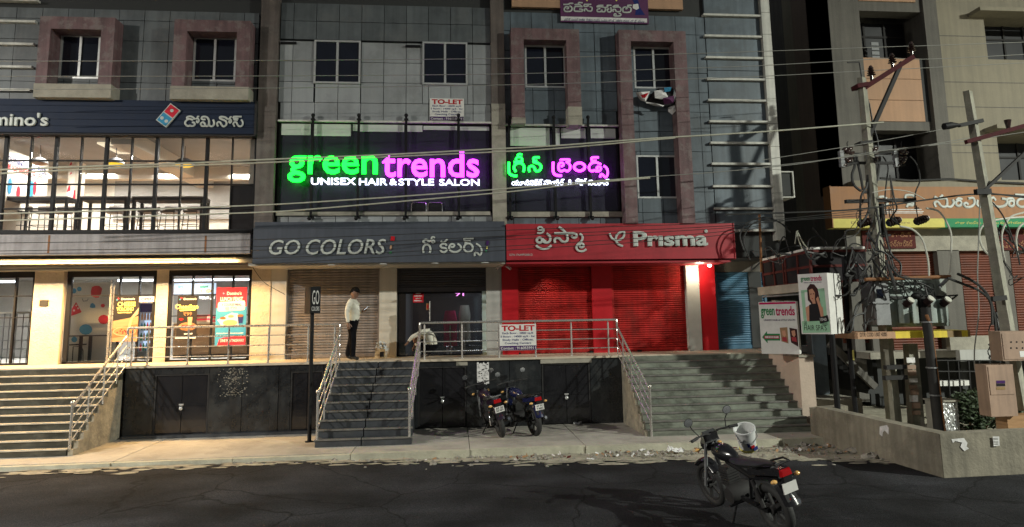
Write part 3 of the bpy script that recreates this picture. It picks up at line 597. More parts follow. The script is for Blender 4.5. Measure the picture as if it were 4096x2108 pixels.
# ---------------------------------------------------------------- stainless railings
RZ = (2.46, 2.235, 2.01, 1.785); RRAD = (.026, .012, .012, .012)
def railing(name, label, x0, x1, posts, slopes, loc):
    """level run along the platform edge plus sloping flights [(x_top, x_bottom, y_bottom, z_bottom_top_rail)]"""
    t = thing(name, label, 'railing', loc, 'stainless railings of the shop platform'); Y = -1.17
    for z, r in zip(RZ, RRAD): sub('rail', MB().tube([(x0, Y, z), (x1, Y, z)], r, 8), 'steel', t, True)
    for px in posts:
        x = px; mb = MB(); mb.tube([(x, Y, PF), (x, Y, 2.40)], .021, 8); mb.tube([(x, Y, 2.40), (x, Y, 2.45)], .010, 6); mb.lathe([(.04, 0), (.04, .012)], (x, Y, PF), n=10); sub('post', mb, 'steel', t, True)
    for xt, xb, yb, zb, ends in slopes:
        for i, (z, r) in enumerate(zip(RZ, RRAD)):
            dz = RZ[0]-z; a = (xt, Y-.02, z-.16); b = (xb, yb, zb-dz)
            mb = MB(); mb.tube([(xt, Y, z), (xt, Y-.03, z-.08), a, b], r, 8); sub('sloping_rail', mb, 'steel', t, True)
        mb = MB(); mb.tube([(xb, yb, ends), (xb, yb, zb+.05)], .026, 8); mb.ball((xb, yb, zb+.09), .045); sub('end_post', mb, 'steel', t, True)
        for k in (.2, .45, .72):
            x = xt+(xb-xt)*k; y = Y+(yb-Y)*k; zt = RZ[0]-.16+(zb-RZ[0]+.16)*k; zf = PF+(ends-PF)*k
            sub('baluster', MB().tube([(x, y, max(0, zf-.06)), (x, y, zt-.03)], .016, 6), 'steel', t, True)
    return t
X = lambda px, py=1300: at(px, py, -1.17).x
railing('steel_railing', 'steel railing along the plinth from the pizza stairs to the GO sign pole', -7.45, X(1360), [X(p, 1390) for p in (527, 592, 752, 914, 1074, 1232, 1338)], [(-7.45, -7.58, -2.98, .93, .10), (X(1362), -2.80, -2.98, 1.02, .12)], (-5, -1.17, PF))
railing('steel_railing', 'steel railing between the centre stairs and the marble stairs carrying a to-let board', X(1684), X(2464), [X(p, 1380) for p in (1698, 1848, 1996, 2142, 2286, 2434)], [(X(1680), -.93, -2.98, 1.02, .12), (X(2466), 4.17, -3.06, .95, .0)], (1, -1.17, PF))
# ---------------------------------------------------------------- shop signs
# navy pizza sign
r = R(-420, 397, 1024, 531, -1.12); YB = -1.12
dom = thing('pizza_shop_sign', 'long navy sign board with raised white lettering and a tilted domino emblem', 'sign', (-8, YB, r[2]))
mb = MB(); mb.box(r[0], r[1], YB+.015, YW-.0, r[2], r[3]); sub('board', mb, 'navy', dom)
for k in range(5):
    a = r[2]+(r[3]-r[2])*k/5; piece('board_strip', 'navy', dom, r[0], r[1]-.03, YB, YB+.014, a+.006, a+(r[3]-r[2])/5-.004)
mb = MB(); mb.box(r[1]-.03, r[1]+.02, YB-.02, YW, r[2]-.02, r[3]+.02); mb.box(r[0], r[1], YB-.02, YW, r[2]-.05, r[2]-.02); sub('trim', mb, 'dark_steel', dom)
letters(dom, "Domino's", R(-135, 452, 197, 505, YB), YB, 'letter_white', .05, .028)
c = at(676, 463, YB); ax = (at(695, 429.5, YB)-at(638, 495, YB)).normalized(); 
def dpt(u, v): e = Vector((ax.x, 0, ax.z)); f = Vector((ax.z, 0, -ax.x)); return c.x+e.x*u+f.x*v, c.z+e.z*u+f.z*v
L2, W2 = .265, .148
mb = MB(); mb.poly([dpt(-L2, -W2), dpt(L2, -W2), dpt(L2, W2), dpt(-L2, W2)], YB-.05, .05); em = sub('emblem', mb, 'letter_white', dom)
mb = MB(); mb.poly([dpt(.012, -W2+.02), dpt(L2-.02, -W2+.02), dpt(L2-.02, W2-.02), dpt(.012, W2-.02)], YB-.054, .004); sub('emblem_red', mb, 'mural_red', em)
mb = MB(); mb.poly([dpt(-L2+.02, -W2+.02), dpt(-.012, -W2+.02), dpt(-.012, W2-.02), dpt(-L2+.02, W2-.02)], YB-.054, .004); sub('emblem_blue', mb, 'mural_blue', em)
for u, v in ((.14, 0), (-.14, -.065), (-.14, .065)):
    mb = MB(); p = dpt(u, v); mb.lathe([(.042, 0), (.042, .004)], (p[0], YB-.054, p[1]), (0, -1, 0), 14); sub('dot', mb, 'letter_white', em)
T = Tele(720, 440, 9.2, YB-.02)
w = 78
T.glyph(dom, [[(550, 345), (480, 270), (380, 235), (280, 255), (262, 305), (320, 325), (410, 342), (480, 375)], [(320, 335), (225, 395), (190, 480), (230, 555), (310, 590), (370, 565), (430, 590), (520, 570), (540, 510), (500, 455), (440, 462)]], w, 'letter_white')
T.glyph(dom, [[(570, 335), (640, 310), (690, 360), (685, 430), (645, 460), (612, 425), (640, 385)], [(640, 310), (648, 245), (705, 240)]], w*.85, 'letter_white')
T.glyph(dom, [[(935, 345), (870, 355), (795, 320), (825, 255), (930, 245), (1020, 290), (1068, 400), (1065, 520), (1010, 592), (940, 575), (905, 490), (840, 445), (765, 500), (795, 575), (870, 595), (930, 565)], [(1068, 530), (1120, 592), (1200, 590), (1252, 520), (1250, 420), (1212, 355)]], w, 'letter_white')
T.glyph(dom, [[(1405, 605), (1360, 520), (1400, 445), (1480, 450), (1522, 530), (1590, 602), (1680, 570), (1715, 480), (1670, 400), (1580, 355), (1485, 315), (1478, 260), (1570, 252), (1680, 275), (1755, 350)]], w, 'letter_white')
T.glyph(dom, [[(1765, 350), (1830, 322), (1882, 380), (1875, 445), (1835, 472), (1808, 425), (1832, 378)], [(1832, 318), (1850, 262), (1900, 257)]], w*.85, 'letter_white')
T.glyph(dom, [[(2012, 610), (1960, 510), (2010, 445), (2080, 460), (2120, 540), (2190, 602), (2280, 575), (2312, 480), (2290, 400), (2252, 355)], [(2268, 247), (1990, 247), (1985, 300), (2150, 320)], [(1988, 330), (2010, 365), (2120, 378)]], w*.92, 'letter_white')
# grey leggings shop board
a = R(1012, 911, 2022, 1050, -1.2); go = thing('leggings_shop_sign', 'dark grey sign board reading GO COLORS in slim raised letters', 'sign', ((a[0]+a[1])/2, -1.2, a[2]))
mb = MB(); mb.box(a[0], a[1]-.008, -1.2, YW-.0, a[2], a[3]); mb.box(a[0], a[1]-.008, -1.12, YW, a[3]+.02, a[3]+.16); mb.box(a[0]-.01, a[1]-.008, -1.21, -1.1, a[3]-.012, a[3]+.008); sub('board', mb, 'go_grey', go)
letters(go, 'GO', R(1078, 960, 1201, 1019, -1.2), -1.2, 'letter_white', .035, .004, .22)
letters(go, 'COLORS', R(1225, 957, 1544, 1018, -1.2), -1.2, 'letter_white', .035, .004, .22)
T = Tele(1000, 600, 2.04, -1.215)
for pts, m, ww in (([(1163, 740), (1166, 705)], 'ink_red', 34), ([(1147, 810), (1152, 775)], 'orange_wall', 17), ([(1135, 838), (1158, 836)], 'ink_green', 16)):
    T.glyph(go, [pts], ww, m, name='exclamation_mark')
T = Tele(1660, 930, 8.05, -1.215); w = 66
T.glyph(go, [[(275, 655), (255, 540), (290, 430), (380, 392), (460, 425), (502, 540), (475, 655)], [(430, 362), (340, 360), (265, 300), (300, 245), (380, 232), (450, 285), (520, 250)]], w, 'letter_white')
T.glyph(go, [ring(588, 295, 46, 38), [(540, 240), (530, 175), (585, 140), (640, 172)]], w*.85, 'letter_white')
T.glyph(go, [[(835, 262), (912, 330), (1050, 212)], [(1015, 430), (980, 372), (880, 372), (820, 430), (870, 490), (980, 512), (1022, 570), (960, 628), (870, 622), (812, 562)]], w, 'letter_white')
T.glyph(go, [[(1150, 470), (1235, 468), (1265, 410), (1220, 375), (1150, 390), (1098, 480), (1130, 575), (1250, 628), (1380, 610), (1475, 520), (1460, 430), (1368, 362)]], w, 'letter_white')
T.glyph(go, [ring(1718, 492, 140, 135, 18), [(1595, 335), (1680, 350), (1800, 365)], [(1885, 195), (1605, 190), (1598, 240), (1625, 270), (1795, 270)]], w, 'letter_white')
T.glyph(go, [[(1965, 355), (2080, 430), (2142, 550), (2132, 680), (2085, 728), (2025, 670), (1950, 640), (1915, 690), (1930, 755)]], w*.9, 'letter_white')
for pts, m, ww in (([(2315, 400), (2335, 330), (2345, 270)], 'ink_violet', 90), ([(2315, 530), (2320, 450)], 'sign_yellow', 46), ([(2270, 605), (2320, 600)], 'sign_green', 70)): T.glyph(go, [pts], ww, m, name='exclamation_mark')
# red board
a = R(2025, 894, 2936, 1037, -1.2); red = thing('red_shop_sign', 'red sign board reading Prisma with a twig emblem and Telugu lettering', 'sign', ((a[0]+a[1])/2, -1.2, a[2]))
mb = MB(); mb.box(a[0]+.002, a[1], -1.2, YW-.0, a[2], a[3]); mb.box(a[1], a[1]+.02, -1.22, YW, a[2]-.02, a[3]+.01); sub('board', mb, 'red_board', red)
letters(red, 'Prısma', R(2531, 925, 2828, 986, -1.2), -1.2, 'letter_white', .07, .034)
mb = MB(); p = at(2823, 925, -1.2); mb.lathe([(.04, 0), (.04, .03)], (p.x, -1.2, p.z), (0, -1, 0), 12); text(mb, 'R', (p.x-.015, p.x+.015, p.z-.02, p.z+.02), -1.231, .003); sub('registered_mark', mb, 'letter_white', red)
T = Tele(2400, 900, 5.6, -1.23)
T.glyph(red, [[(215, 185), (245, 265), (300, 320), (370, 345), (450, 328), (520, 275), (545, 205), (535, 150), (460, 160), (390, 215), (355, 290), (365, 370), (425, 440), (515, 472)]], 48, 'letter_white', name='twig_emblem')
T = Tele(2110, 890, 9.2, -1.23); w = 92
T.glyph(red, [[(375, 270), (480, 285), (555, 255), (530, 190), (470, 165), (400, 185), (378, 230)], [(595, 215), (592, 310), (530, 375), (440, 392), (355, 378)]], w*.75, 'letter_white')
T.glyph(red, [ring(440, 650, 100, 88), [(525, 590), (600, 655), (680, 712)], [(560, 690), (640, 735), (740, 738), (825, 670), (835, 560), (790, 460), (700, 405)]], w, 'letter_white')
T.glyph(red, [[(312, 835), (420, 930), (590, 972), (760, 940), (880, 838)]], w, 'letter_white')
T.glyph(red, [[(1020, 745), (992, 645), (1070, 562), (1170, 590), (1260, 680), (1370, 722), (1460, 660), (1470, 560), (1450, 440)], [(985, 400), (1300, 400), (1700, 400), (1795, 445), (1790, 530), (1720, 562), (1645, 530), (1630, 480)], [(1150, 165), (1280, 250), (1400, 370)]], w, 'letter_white')
T.glyph(red, [[(1915, 410), (2005, 480), (2022, 600), (1955, 710), (1850, 800), (1795, 900), (1830, 1000), (1930, 1058), (2060, 1050), (2165, 980)], ring(1990, 845, 75, 72)], w*.9, 'letter_white')
mb = MB(); text(mb, 'GSTIN: 37AANFP3200B1Z1', R(2037, 1015, 2130, 1023, -1.2), -1.2, .004); sub('tax_number', mb, 'letter_white', red)
# ---- the salon's lit sign on its black frame
YN = YW-.20
neon = thing('salon_neon_sign', 'lit green and pink sign reading green trends unisex hair and style salon', 'sign', (at(1530, 700, YN).x, YN, at(1530, 760, YN).z))
for px in (1250, 1434, 1624, 1834):
    a = at(px, 462, YN); b = at(px-6, 872, YN); mb = MB(); mb.box(a.x-.028, a.x+.028, YN+.05, YN+.10, b.z, a.z); mb.ball((a.x, YN+.075, a.z+.03), .05); mb.box(a.x-.05, a.x+.05, YN+.04, YW, a.z-.1, a.z-.06)
    mb.box(a.x-.07, a.x+.07, YN+.05, YW-.06, b.z, b.z+.06); mb.ball((a.x-.03, YN+.06, b.z), .05); sub('sign_post', mb, 'black_metal', neon)
letters(neon, 'green', R(1151, 622, 1510, 730, YN), YN+.03, 'neon_green', .05, .012)
letters(neon, 'trends', R(1529, 602, 1916, 709, YN), YN+.03, 'neon_pink', .05, .013)
letters(neon, 'UNISEX', R(1244, 711, 1423, 739, YN), YN+.03, 'neon_white', .04, .015)
letters(neon, 'HAIR', R(1436, 713, 1549, 740, YN), YN+.03, 'neon_white', .04, .015)
letters(neon, '&', R(1558, 715, 1588, 740, YN), YN+.03, 'neon_white', .04, .02)
letters(neon, 'STYLE', R(1594, 715, 1736, 741, YN), YN+.03, 'neon_white', .04, .015)
letters(neon, 'SALON', R(1757, 716, 1918, 742, YN), YN+.03, 'neon_white', .04, .015)
nt2 = thing('salon_telugu_sign', 'smaller lit green and pink Telugu sign of the salon right of the brown strip', 'sign', (at(2230, 700, YN).x, YN, at(2230, 760, YN).z))
for px in (2036, 2216, 2354):
    a = at(px, 470, YN); b = at(px+14, 872, YN); mb = MB(); mb.box(a.x-.028, a.x+.028, YN+.05, YN+.10, b.z, a.z); mb.ball((a.x, YN+.075, a.z+.03), .05); mb.box(a.x-.07, a.x+.07, YN+.05, YW-.06, b.z, b.z+.06); mb.ball((a.x+.03, YN+.06, b.z), .05); sub('sign_post', mb, 'black_metal', nt2)
T = Tele(2010, 600, 5.6, YN+.01); w = 58
T.glyph(nt2, [[(140, 270), (140, 470), (170, 540), (240, 572), (328, 578)]], w, 'neon_mint')
T.glyph(nt2, [[(300, 490), (255, 400), (290, 325), (375, 290), (450, 315), (488, 390), (465, 490)], [(250, 268), (330, 278), (385, 292)]], w*.95, 'neon_mint')
T.glyph(nt2, [ring(370, 205, 68, 50), [(430, 225), (440, 262), (380, 285)], [(350, 150), (345, 108), (390, 92), (440, 108)]], w*.8, 'neon_mint')
T.glyph(nt2, [[(612, 490), (585, 420), (620, 368), (680, 362), (718, 405), (738, 460), (790, 475), (850, 430), (858, 350), (800, 298), (712, 278), (698, 255), (772, 235)], [(702, 250), (692, 195), (722, 168), (832, 166)]], w*.92, 'neon_mint')
T.glyph(nt2, [[(1135, 268), (1135, 470), (1170, 545), (1240, 570), (1328, 572)]], w, 'neon_pink')
T.glyph(nt2, [[(1305, 370), (1365, 340), (1350, 292), (1290, 288), (1255, 350), (1265, 440), (1320, 478), (1385, 450), (1450, 475), (1505, 430), (1515, 350), (1470, 285), (1425, 270), (1500, 250), (1490, 215), (1400, 212), (1310, 215), (1295, 205)]], w*.88, 'neon_pink')
T.glyph(nt2, [ring(1725, 378, 118, 88, 16)], w*1.05, 'neon_pink')
T.glyph(nt2, [[(2210, 325), (2110, 282), (2000, 292), (1938, 370), (1955, 450), (2010, 475), (2060, 455), (2120, 478), (2190, 450), (2200, 392), (2150, 372), (2112, 398), (2135, 440)], [(1990, 272), (2040, 247), (2100, 235)], [(2010, 240), (1992, 192), (2030, 167), (2155, 166)]], w*.88, 'neon_pink')
T.glyph(nt2, [[(2265, 352), (2330, 402), (2355, 480), (2345, 570), (2300, 608), (2252, 560), (2215, 540), (2190, 580), (2192, 612)]], w*.82, 'neon_pink')
for s, a, b, y0 in (('యూనిసెక్స్', 205, 905, 655), ('హెయిర్', 920, 1390, 650), ('&', 1462, 1570, 660), ('స్టైల్', 1630, 1890, 640), ('సెలూన్', 1920, 2395, 650)):
    mb = MB(); text(mb, s, T.rect(a, y0, b, 790), YN+.03, .03, .012); sub('small_letters', mb, 'neon_white', nt2)
# ---- hostel banner at the top edge
YH = YW-.06; r = R(2240, -150, 2590, 91, YH)
ban = thing('hostel_banner', 'plum coloured banner with silver Telugu letters at the top edge of the picture', 'banner', ((r[0]+r[1])/2, YH, r[2]))
mb = MB(); mb.box(r[0], r[1], YH, YH+.04, r[2], r[3]); sub('sheet', mb, 'banner_plum', ban)
mb = MB(); q = R(2244, 70, 2588, 86, YH); mb.box(q[0], q[1], YH-.004, YH, q[2], q[3]); sub('address_strip', mb, 'paper', ban)
mb = MB(); 
for k, s in enumerate(('మోర్', 'సూపర్', 'మార్కెట్', 'ప్రక్కన', 'పోచమ్మ', 'మందిరం', 'రోడ్', 'ఎన్జీవోస్', 'మెయిన్', 'రోడ్', 'కర్నూలు')): text(mb, s, R(2256+k*29.5, 73.5+k*.8, 2256+k*29.5+26, 82.5+k*.8, YH), YH-.005, .002)
sub('address_text', mb, 'ink_blue', ban)
T = Tele(2230, 0, 6.96, YH-.01); w = 44
T.glyph(ban, [[(250, 250), (305, 225), (285, 188), (210, 200), (185, 270), (220, 315), (350, 315), (397, 270), (390, 200), (330, 160)], [(160, 125), (300, 122), (340, 97), (440, 95)]], w, 'letter_white')
T.glyph(ban, [[(690, 195), (560, 182), (480, 195), (468, 300), (560, 315), (680, 310), (690, 262), (600, 252)], [(475, 130), (600, 130), (640, 150), (690, 200)], [(580, 110), (590, 72), (700, 78)]], w, 'letter_white')
T.glyph(ban, [[(760, 320), (745, 262), (800, 252), (840, 300), (930, 310), (958, 260), (950, 200), (890, 190)], [(735, 122), (940, 122)], [(740, 130), (745, 182), (870, 162)]], w, 'letter_white')
T.glyph(ban, [[(1190, 245), (1110, 260), (1110, 322), (1200, 325), (1240, 270)], [(1200, 322), (1310, 325), (1325, 230), (1240, 192), (1095, 192), (1150, 155), (1275, 150)]], w, 'letter_white')
T.glyph(ban, [[(1330, 210), (1400, 190), (1380, 150), (1500, 150)], [(1480, 200), (1485, 320), (1400, 325), (1385, 260), (1440, 250)]], w, 'letter_white')
T.glyph(ban, [[(1550, 330), (1540, 270), (1600, 262), (1640, 320), (1740, 320), (1762, 240), (1700, 195), (1540, 200), (1600, 155), (1705, 152)], [(1640, 410), (1610, 385), (1580, 400), (1580, 440), (1740, 442), (1755, 385), (1700, 375)]], w, 'letter_white')
T.glyph(ban, [[(1890, 250), (1935, 225), (1900, 195), (1830, 215), (1815, 300), (1850, 340), (1990, 340), (2040, 290), (2030, 215), (1960, 190), (1960, 150), (2070, 150)]], w, 'letter_white')
mb = MB()                                            # printed figure of a woman in dark jacket
for pts in (((2530, 0), (2552, 0), (2560, 30), (2580, 60), (2540, 60), (2545, 30)),): mb.poly([(at(x, y, YH).x, at(x, y, YH).z) for x, y in pts], YH-.003, .003)
fg = sub('printed_figure', mb, 'ink_blue', ban)
mb = MB(); mb.poly([(at(x, y, YH).x, at(x, y, YH).z) for x, y in ((2532, 18), (2552, 15), (2556, 34), (2545, 40), (2530, 32))], YH-.006, .003); sub('printed_shirt', mb, 'paper', fg)
mb = MB()
for x in (2348, 2466): mb.poly([(at(a, b, YH).x, at(a, b, YH).z) for a, b in ((x-5, -12), (x+4, -12), (x+3, 3), (x, 6), (x-4, 2))], YH-.004, .004)
sub('yellow_lettering', mb, 'sign_yellow', ban)
# ---- two to-let boards
def tolet(label, px, Y, group='to-let boards'):
    r = R(*px, Y); t = thing('to_let_board', label, 'board', ((r[0]+r[1])/2, Y, r[2]), group); x0, x1, z0, z1 = r; h = z1-z0; w = x1-x0
    mb = MB(); mb.box(x0, x1, Y, Y+.012, z0, z1); sub('sheet', mb, 'white_print', t)
    mb = MB(); mb.box(x0+.005, x1-.005, Y-.003, Y, z0+.005, z0+h*.175); sub('dark_band', mb, 'ink_violet', t)
    mb = MB(); text(mb, 'TO-LET', (x0+w*.06, x1-w*.04, z0+h*.74, z0+h*.96), Y, .004, .035); sub('headline', mb, 'ink_red', t)
    mb = MB()
    for i, (s, a, b) in enumerate((('Each floor : 2800 sq.ft', .08, .92), ('5 floors : 14000 sq.ft - for', .03, .97), ('Study Halls - Offices,', .08, .92), ('Coaching Centers', .14, .86))):
        zt = z0+h*(.70-i*.128); text(mb, s, (x0+w*a, x0+w*b, zt-h*.10, zt), Y, .003, .012)
    sub('small_print', mb, 'ink_blue', t)
    mb = MB(); text(mb, 'Contact : 9160559911', (x0+w*.03, x1-w*.02, z0+h*.035, z0+h*.14), Y-.003, .003, .014); sub('phone_line', mb, 'white_print', t)
tolet('to-let board fixed on the pale panelled wall below the upper window', (1719, 394, 1856, 482), YW-.03)
tolet('to-let board tied to the steel railing in front of the red shop', (1998, 1297, 2145, 1401), -1.225)
# ---- GO pole sign
b = atz(1237, 1768, 0); YG = b.y; g = thing('pole_sign', 'small black pole sign reading GO in front of the brown shutter', 'sign', (b.x, YG, 0))
tp = at(1255, 1250, YG); mb = MB(); mb.tube([(b.x, YG, -.02), (b.x, YG, tp.z+.02)], .042, 10); mb.lathe([(.09, 0), (.09, .015)], (b.x, YG, 0), n=12); sub('pole', mb, 'black_metal', g, True)
z0, z1 = at(1257, 1253, YG).z, at(1257, 1147, YG).z; hw = .155
A = [(b.x-.19, YG+.10), (b.x-.02, YG-.13), (b.x+.18, YG-.05), (b.x+.02, YG+.2)]
mb = MB(); mb.prism([(x, y, z0) for x, y in A], [(x, y, z1) for x, y in A]); bx = sub('sign_box', mb, 'black_metal', g)
p, q = Vector((*A[1], 0)), Vector((*A[2], 0)); d = (q-p); nrm = Vector((d.y, -d.x, 0)).normalized()
def onface(s, u0, u1, w0, w1, mat, bev=.0):
    v, f = glyphs(s, bev, 0); a0, b0, c0, e0 = bbox(v); mb = MB(); mb.add([tuple(p+d*(u0+(u1-u0)*(k[0]-a0)/(b0-a0))+nrm*(.004+.0*k[2])+Vector((0, 0, z0+(z1-z0)*(w0+(w1-w0)*(k[1]-c0)/(e0-c0))))+nrm*(.004*(k[2] > 0))) for k in v], f); sub('lettering', mb, mat, bx)
onface('GO', .18, .86, .33, .86, 'white_print', .0); onface('COLORS', .14, .9, .09, .25, 'white_print', .0)
# ---------------------------------------------------------------- pizza shop, first floor dining room behind a black grid of panes
YGL = -.93; FLZ = at(500, 925, YGL).z; CEZ = 7.3
mb = MB(); mb.box(BX0, LX1, -.78, 5.2, FLZ-.25, FLZ-.02); sub('dining_floor', mb, 'wood', bld)
mb = MB(); mb.box(BX0, LX1, -.85, 5.2, CEZ, 7.46); sub('dining_ceiling', mb, 'ceiling', bld)
mb = MB(); mb.box(BX0, LX1, 5.0, 5.2, FLZ, CEZ); mb.box(LX1-.12, LX1, -.8, 5.0, FLZ, CEZ); sub('dining_wall', mb, 'room_wall', bld)
mb = MB(); mb.box(-11, LX1-.12, 4.9, 5.0, 5.9, CEZ); sub('wall_panel', mb, 'room_grey', bld)
mb = MB(); mb.box(-8.4, -7.9, -.6, 5, 6.95, CEZ); sub('ceiling_beam', mb, 'room_wall', bld)
mb = MB(); mb.box(BX0, LX1-.12, 3.3, 3.6, 6.9, CEZ); sub('ceiling_beam', mb, 'room_wall', bld)
def px_x(p, y=740): return at(p, y, YGL).x
zr = [at(500, y, YGL).z for y in (549, 644, 738, 835, 926)]
mb = MB(); xw0, xw1 = px_x(-320), px_x(1019)
mb.box(xw0, xw1+.06, YGL-.04, YGL+.06, zr[0]-.01, zr[0]+.08); mb.box(xw0, xw1+.06, YGL-.04, YGL+.06, zr[4]-.05, zr[4]+.04); mb.box(xw1-.02, xw1+.06, YGL-.04, YGL+.06, zr[4], zr[0])
gw = sub('grid_window', mb, 'black_metal', bld)
vx = [px_x(14-203*2+101.3*i) for i in range(0, 15)]; vx = [v for v in vx if v < xw1-.1]+[xw1-.02]
for i, v in enumerate(vx[:-1]):
    w = .036 if i % 2 == 0 else .013; piece('mullion', 'black_metal', gw, v-w, v+w, YGL-.035, YGL+.05, zr[4]+.041, zr[0]-.011)
for z in zr[1:4]:
    for i in range(len(vx)-1):
        a = vx[i]+(.037 if i % 2 == 0 else .014); b = vx[i+1]-(.014 if i % 2 == 0 else .037) if i < len(vx)-2 else vx[i+1]
        piece('transom', 'black_metal', gw, a, b, YGL-.02, YGL+.03, z-.018, z+.018)
for j in range(4):
    for i in range(len(vx)-1):
        last = i == len(vx)-2 and j >= 2
        piece('pane', 'black_gloss' if last else 'clear', gw, vx[i]+.014, vx[i+1]-.014, YGL+.004, YGL+.009, zr[j+1]+.02, zr[j]-.02)
for i in range(len(vx)-1):                           # segmented bright strip above the panes
    piece('head_strip', 'alu', gw, vx[i]+.012, vx[i+1]-.012, YGL-.10, YGL-.045, zr[0]+.07, zr[0]+.15)
# left mural wall
XM = at(27, 600, .2).x; ny = .2; fy = atx(193, 700, XM).y; zt = at(27, 592, .2).z
mural = thing('wall_mural', 'white printed mural wall with lettering and drawings in the upstairs dining room', 'mural', (XM, ny, FLZ))
mb = MB(); mb.box(XM-.06, XM, ny, fy, FLZ, zt); sub('sheet', mb, 'mural', mural)
def onside(s, px0, px1, pya, pyb, mat):
    y0 = atx(px0, pya, XM).y; y1 = atx(px1, pyb, XM).y; zA = atx(px0, pya, XM).z; v, f = glyphs(s, .012, 0); a0, b0, c0, e0 = bbox(v); h = .17; mb = MB()
    mb.add([(XM+.003+.004*(k[2] > 0), y0+(y1-y0)*(k[0]-a0)/(b0-a0), zA-h+h*(k[1]-c0)/(e0-c0)) for k in v], f); sub('lettering', mb, mat, mural)
onside("DOMINO'S FOR EVER..", 33, 190, 622, 672, 'ink_blue'); onside('#DOMINOSFORLIFE', 30, 168, 652, 705, 'mural_red')
mb = MB()
for px, py, r, m in ((38, 745, .14, 0), (72, 772, .12, 1), (125, 757, .16, 0), (138, 752, .13, 1)):
    p = atx(px, py, XM); mb.prism([(XM+.002, p.y+r*.6*math.cos(a), p.z+r*1.6*math.sin(a)) for a in [i*math.pi/4 for i in range(8)]], [(XM+.008, p.y+r*.6*math.cos(a), p.z+r*1.6*math.sin(a)) for a in [i*math.pi/4 for i in range(8)]], m)
sub('drawing', mb, ['mural_blue', 'mural_red'], mural)
r = R(268, 605, 297, 925, 2.6); pl = MB().box(r[0], r[1], 2.6, 3.1, FLZ, r[3]).build('mural_pillar', 'mural', bld)
mb = MB()
for px, py, w, h in ((283, 655, 5, 8), (283, 693, 4, 6), (275, 755, 7, 13), (296, 785, 6, 26)):
    q = R(px-w, py-h, px+w, py+h, 2.59); mb.poly([(q[0], q[2]), (q[1], q[2]+.04), (q[1]-.02, q[3]), (q[0]+.03, q[3]-.02)], 2.59, .008)
sub('drawing', mb, 'mural_red', pl)
# ceiling cassettes
for lab, qd in (('square ceiling light panel nearer the upstairs panes', ((395, 571), (542, 571), (607, 612), (465, 612))), ('square ceiling light panel farther back in the dining room', ((631, 685), (749, 685), (794, 714), (669, 715)))):
    P = [atz(x, y, CEZ-.02) for x, y in qd]; c = sum(P, Vector())/4; ux = max(p.x for p in P)-c.x; t = thing('ceiling_cassette', lab, 'ceiling light', (c.x, c.y, CEZ), 'ceiling cassettes upstairs')
    hx = (P[1]-P[0]).length/2; hy = abs(P[2].y-P[1].y)/2; hx = min(hx, 1.2); hy = max(.45, min(hy, 1.2))
    for k, (s, m, z) in enumerate(((1, 'panel_glow', .05), (.62, 'room_wall', .058))):
        mb = MB(); mb.box(c.x-hx*s, c.x+hx*s, c.y-hy*s, c.y+hy*s, CEZ-z, CEZ-.002); sub('frame' if k == 0 else 'grille', mb, m, t)
# pendant lamps
def pendant(label, px, py, wpx, Y, lit):
    p = at(px, py, Y); rr = (at(px+wpx/2, py, Y)-p).x; t = thing('pendant_lamp', label, 'lamp', (p.x, p.y, p.z), 'pendant lamps of the pizza shop')
    prof = [(rr, 0), (rr*.96, rr*.22), (rr*.72, rr*.55), (rr*.35, rr*.74), (.03, rr*.8)]; mb = MB(); b = len(mb.v); mb.lathe(prof, (p.x, p.y, p.z), n=20); sub('lamp_shade', mb, 'black_metal', t, True)
    mb = MB(); mb.lathe([(rr*.97, -.008), (rr*.6, -.05), (.01, -.06)], (p.x, p.y, p.z), n=20); sub('diffuser', mb, 'lamp_yellow' if lit else 'wood', t, True)
    mb = MB(); mb.tube([(p.x, p.y, p.z+rr*.78), (p.x, p.y, CEZ)], .008, 5); sub('cord', mb, 'black_metal', t)
pendant('unlit black dome pendant lamp in front of the mural wall', 158, 652, 62, .9, False)
pendant('lit black dome pendant lamp above the middle high table', 463, 655, 66, .9, True)
pendant('lit black dome pendant lamp above the right high table', 738, 659, 74, .9, True)
# high tables and stools
def table(label, a, c, Y=.35, dep=.55):
    x0, x1 = at(a, 790, Y).x, at(c, 790, Y).x; z = at((a+c)/2, 785, Y).z; t = thing('high_table', label, 'table', ((x0+x1)/2, Y+dep/2, FLZ), 'high tables of the dining room')
    sub('tabletop', MB().box(x0, x1, Y, Y+dep, z-.03, z), 'stool_dark', t); mb = MB(); mb.box(x0+.01, x1-.01, Y+.02, Y+dep-.02, z-.1, z-.032); sub('apron', mb, 'black_metal', t)
    for x in (x0+.01, x1-.07):
        for y in (Y+.02, Y+dep-.08): sub('leg', MB().box(x, x+.06, y, y+.06, FLZ-.02, z-.1), 'black_metal', t)
table('long black high table by the mural wall', -60, 270); table('short black high table in the middle of the window', 314, 508); table('black high table with brown backed stools', 526, 812)
def stool_proto():
    t = thing('bar_stool', 'bar stool', 'stool', (0, 0, 0), 'bar stools of the dining room'); h = .76
    MB().box(-.19, .19, -.18, .18, h-.02, h+.03).build('seat', 'stool_dark', t, (0, 0, 0))
    m = MB(); m.tube([(-.2, .17, h+.12), (-.1, .21, h+.13), (.1, .21, h+.13), (.2, .17, h+.12)], .075, 8, flat=(Vector((0, 1, 0)), .3)); m.build('backrest', 'stool_seat', t, (0, 0, 0), True)
    for x in (-1, 1):
        for y in (-1, 1): MB().tube([(x*.16, y*.15, h-.02), (x*.21, y*.2, -.02)], .011, 5).build('leg', 'black_metal', t, (0, 0, 0))
    for z in (.22, .4):
        MB().tube([(-.2, -.19, z), (.2, -.19, z), (.2, .19, z), (-.2, .19, z), (-.2, -.19, z)], .009, 5).build('footrest', 'black_metal', t, (0, 0, 0))
    return t
sp = stool_proto(); first = True
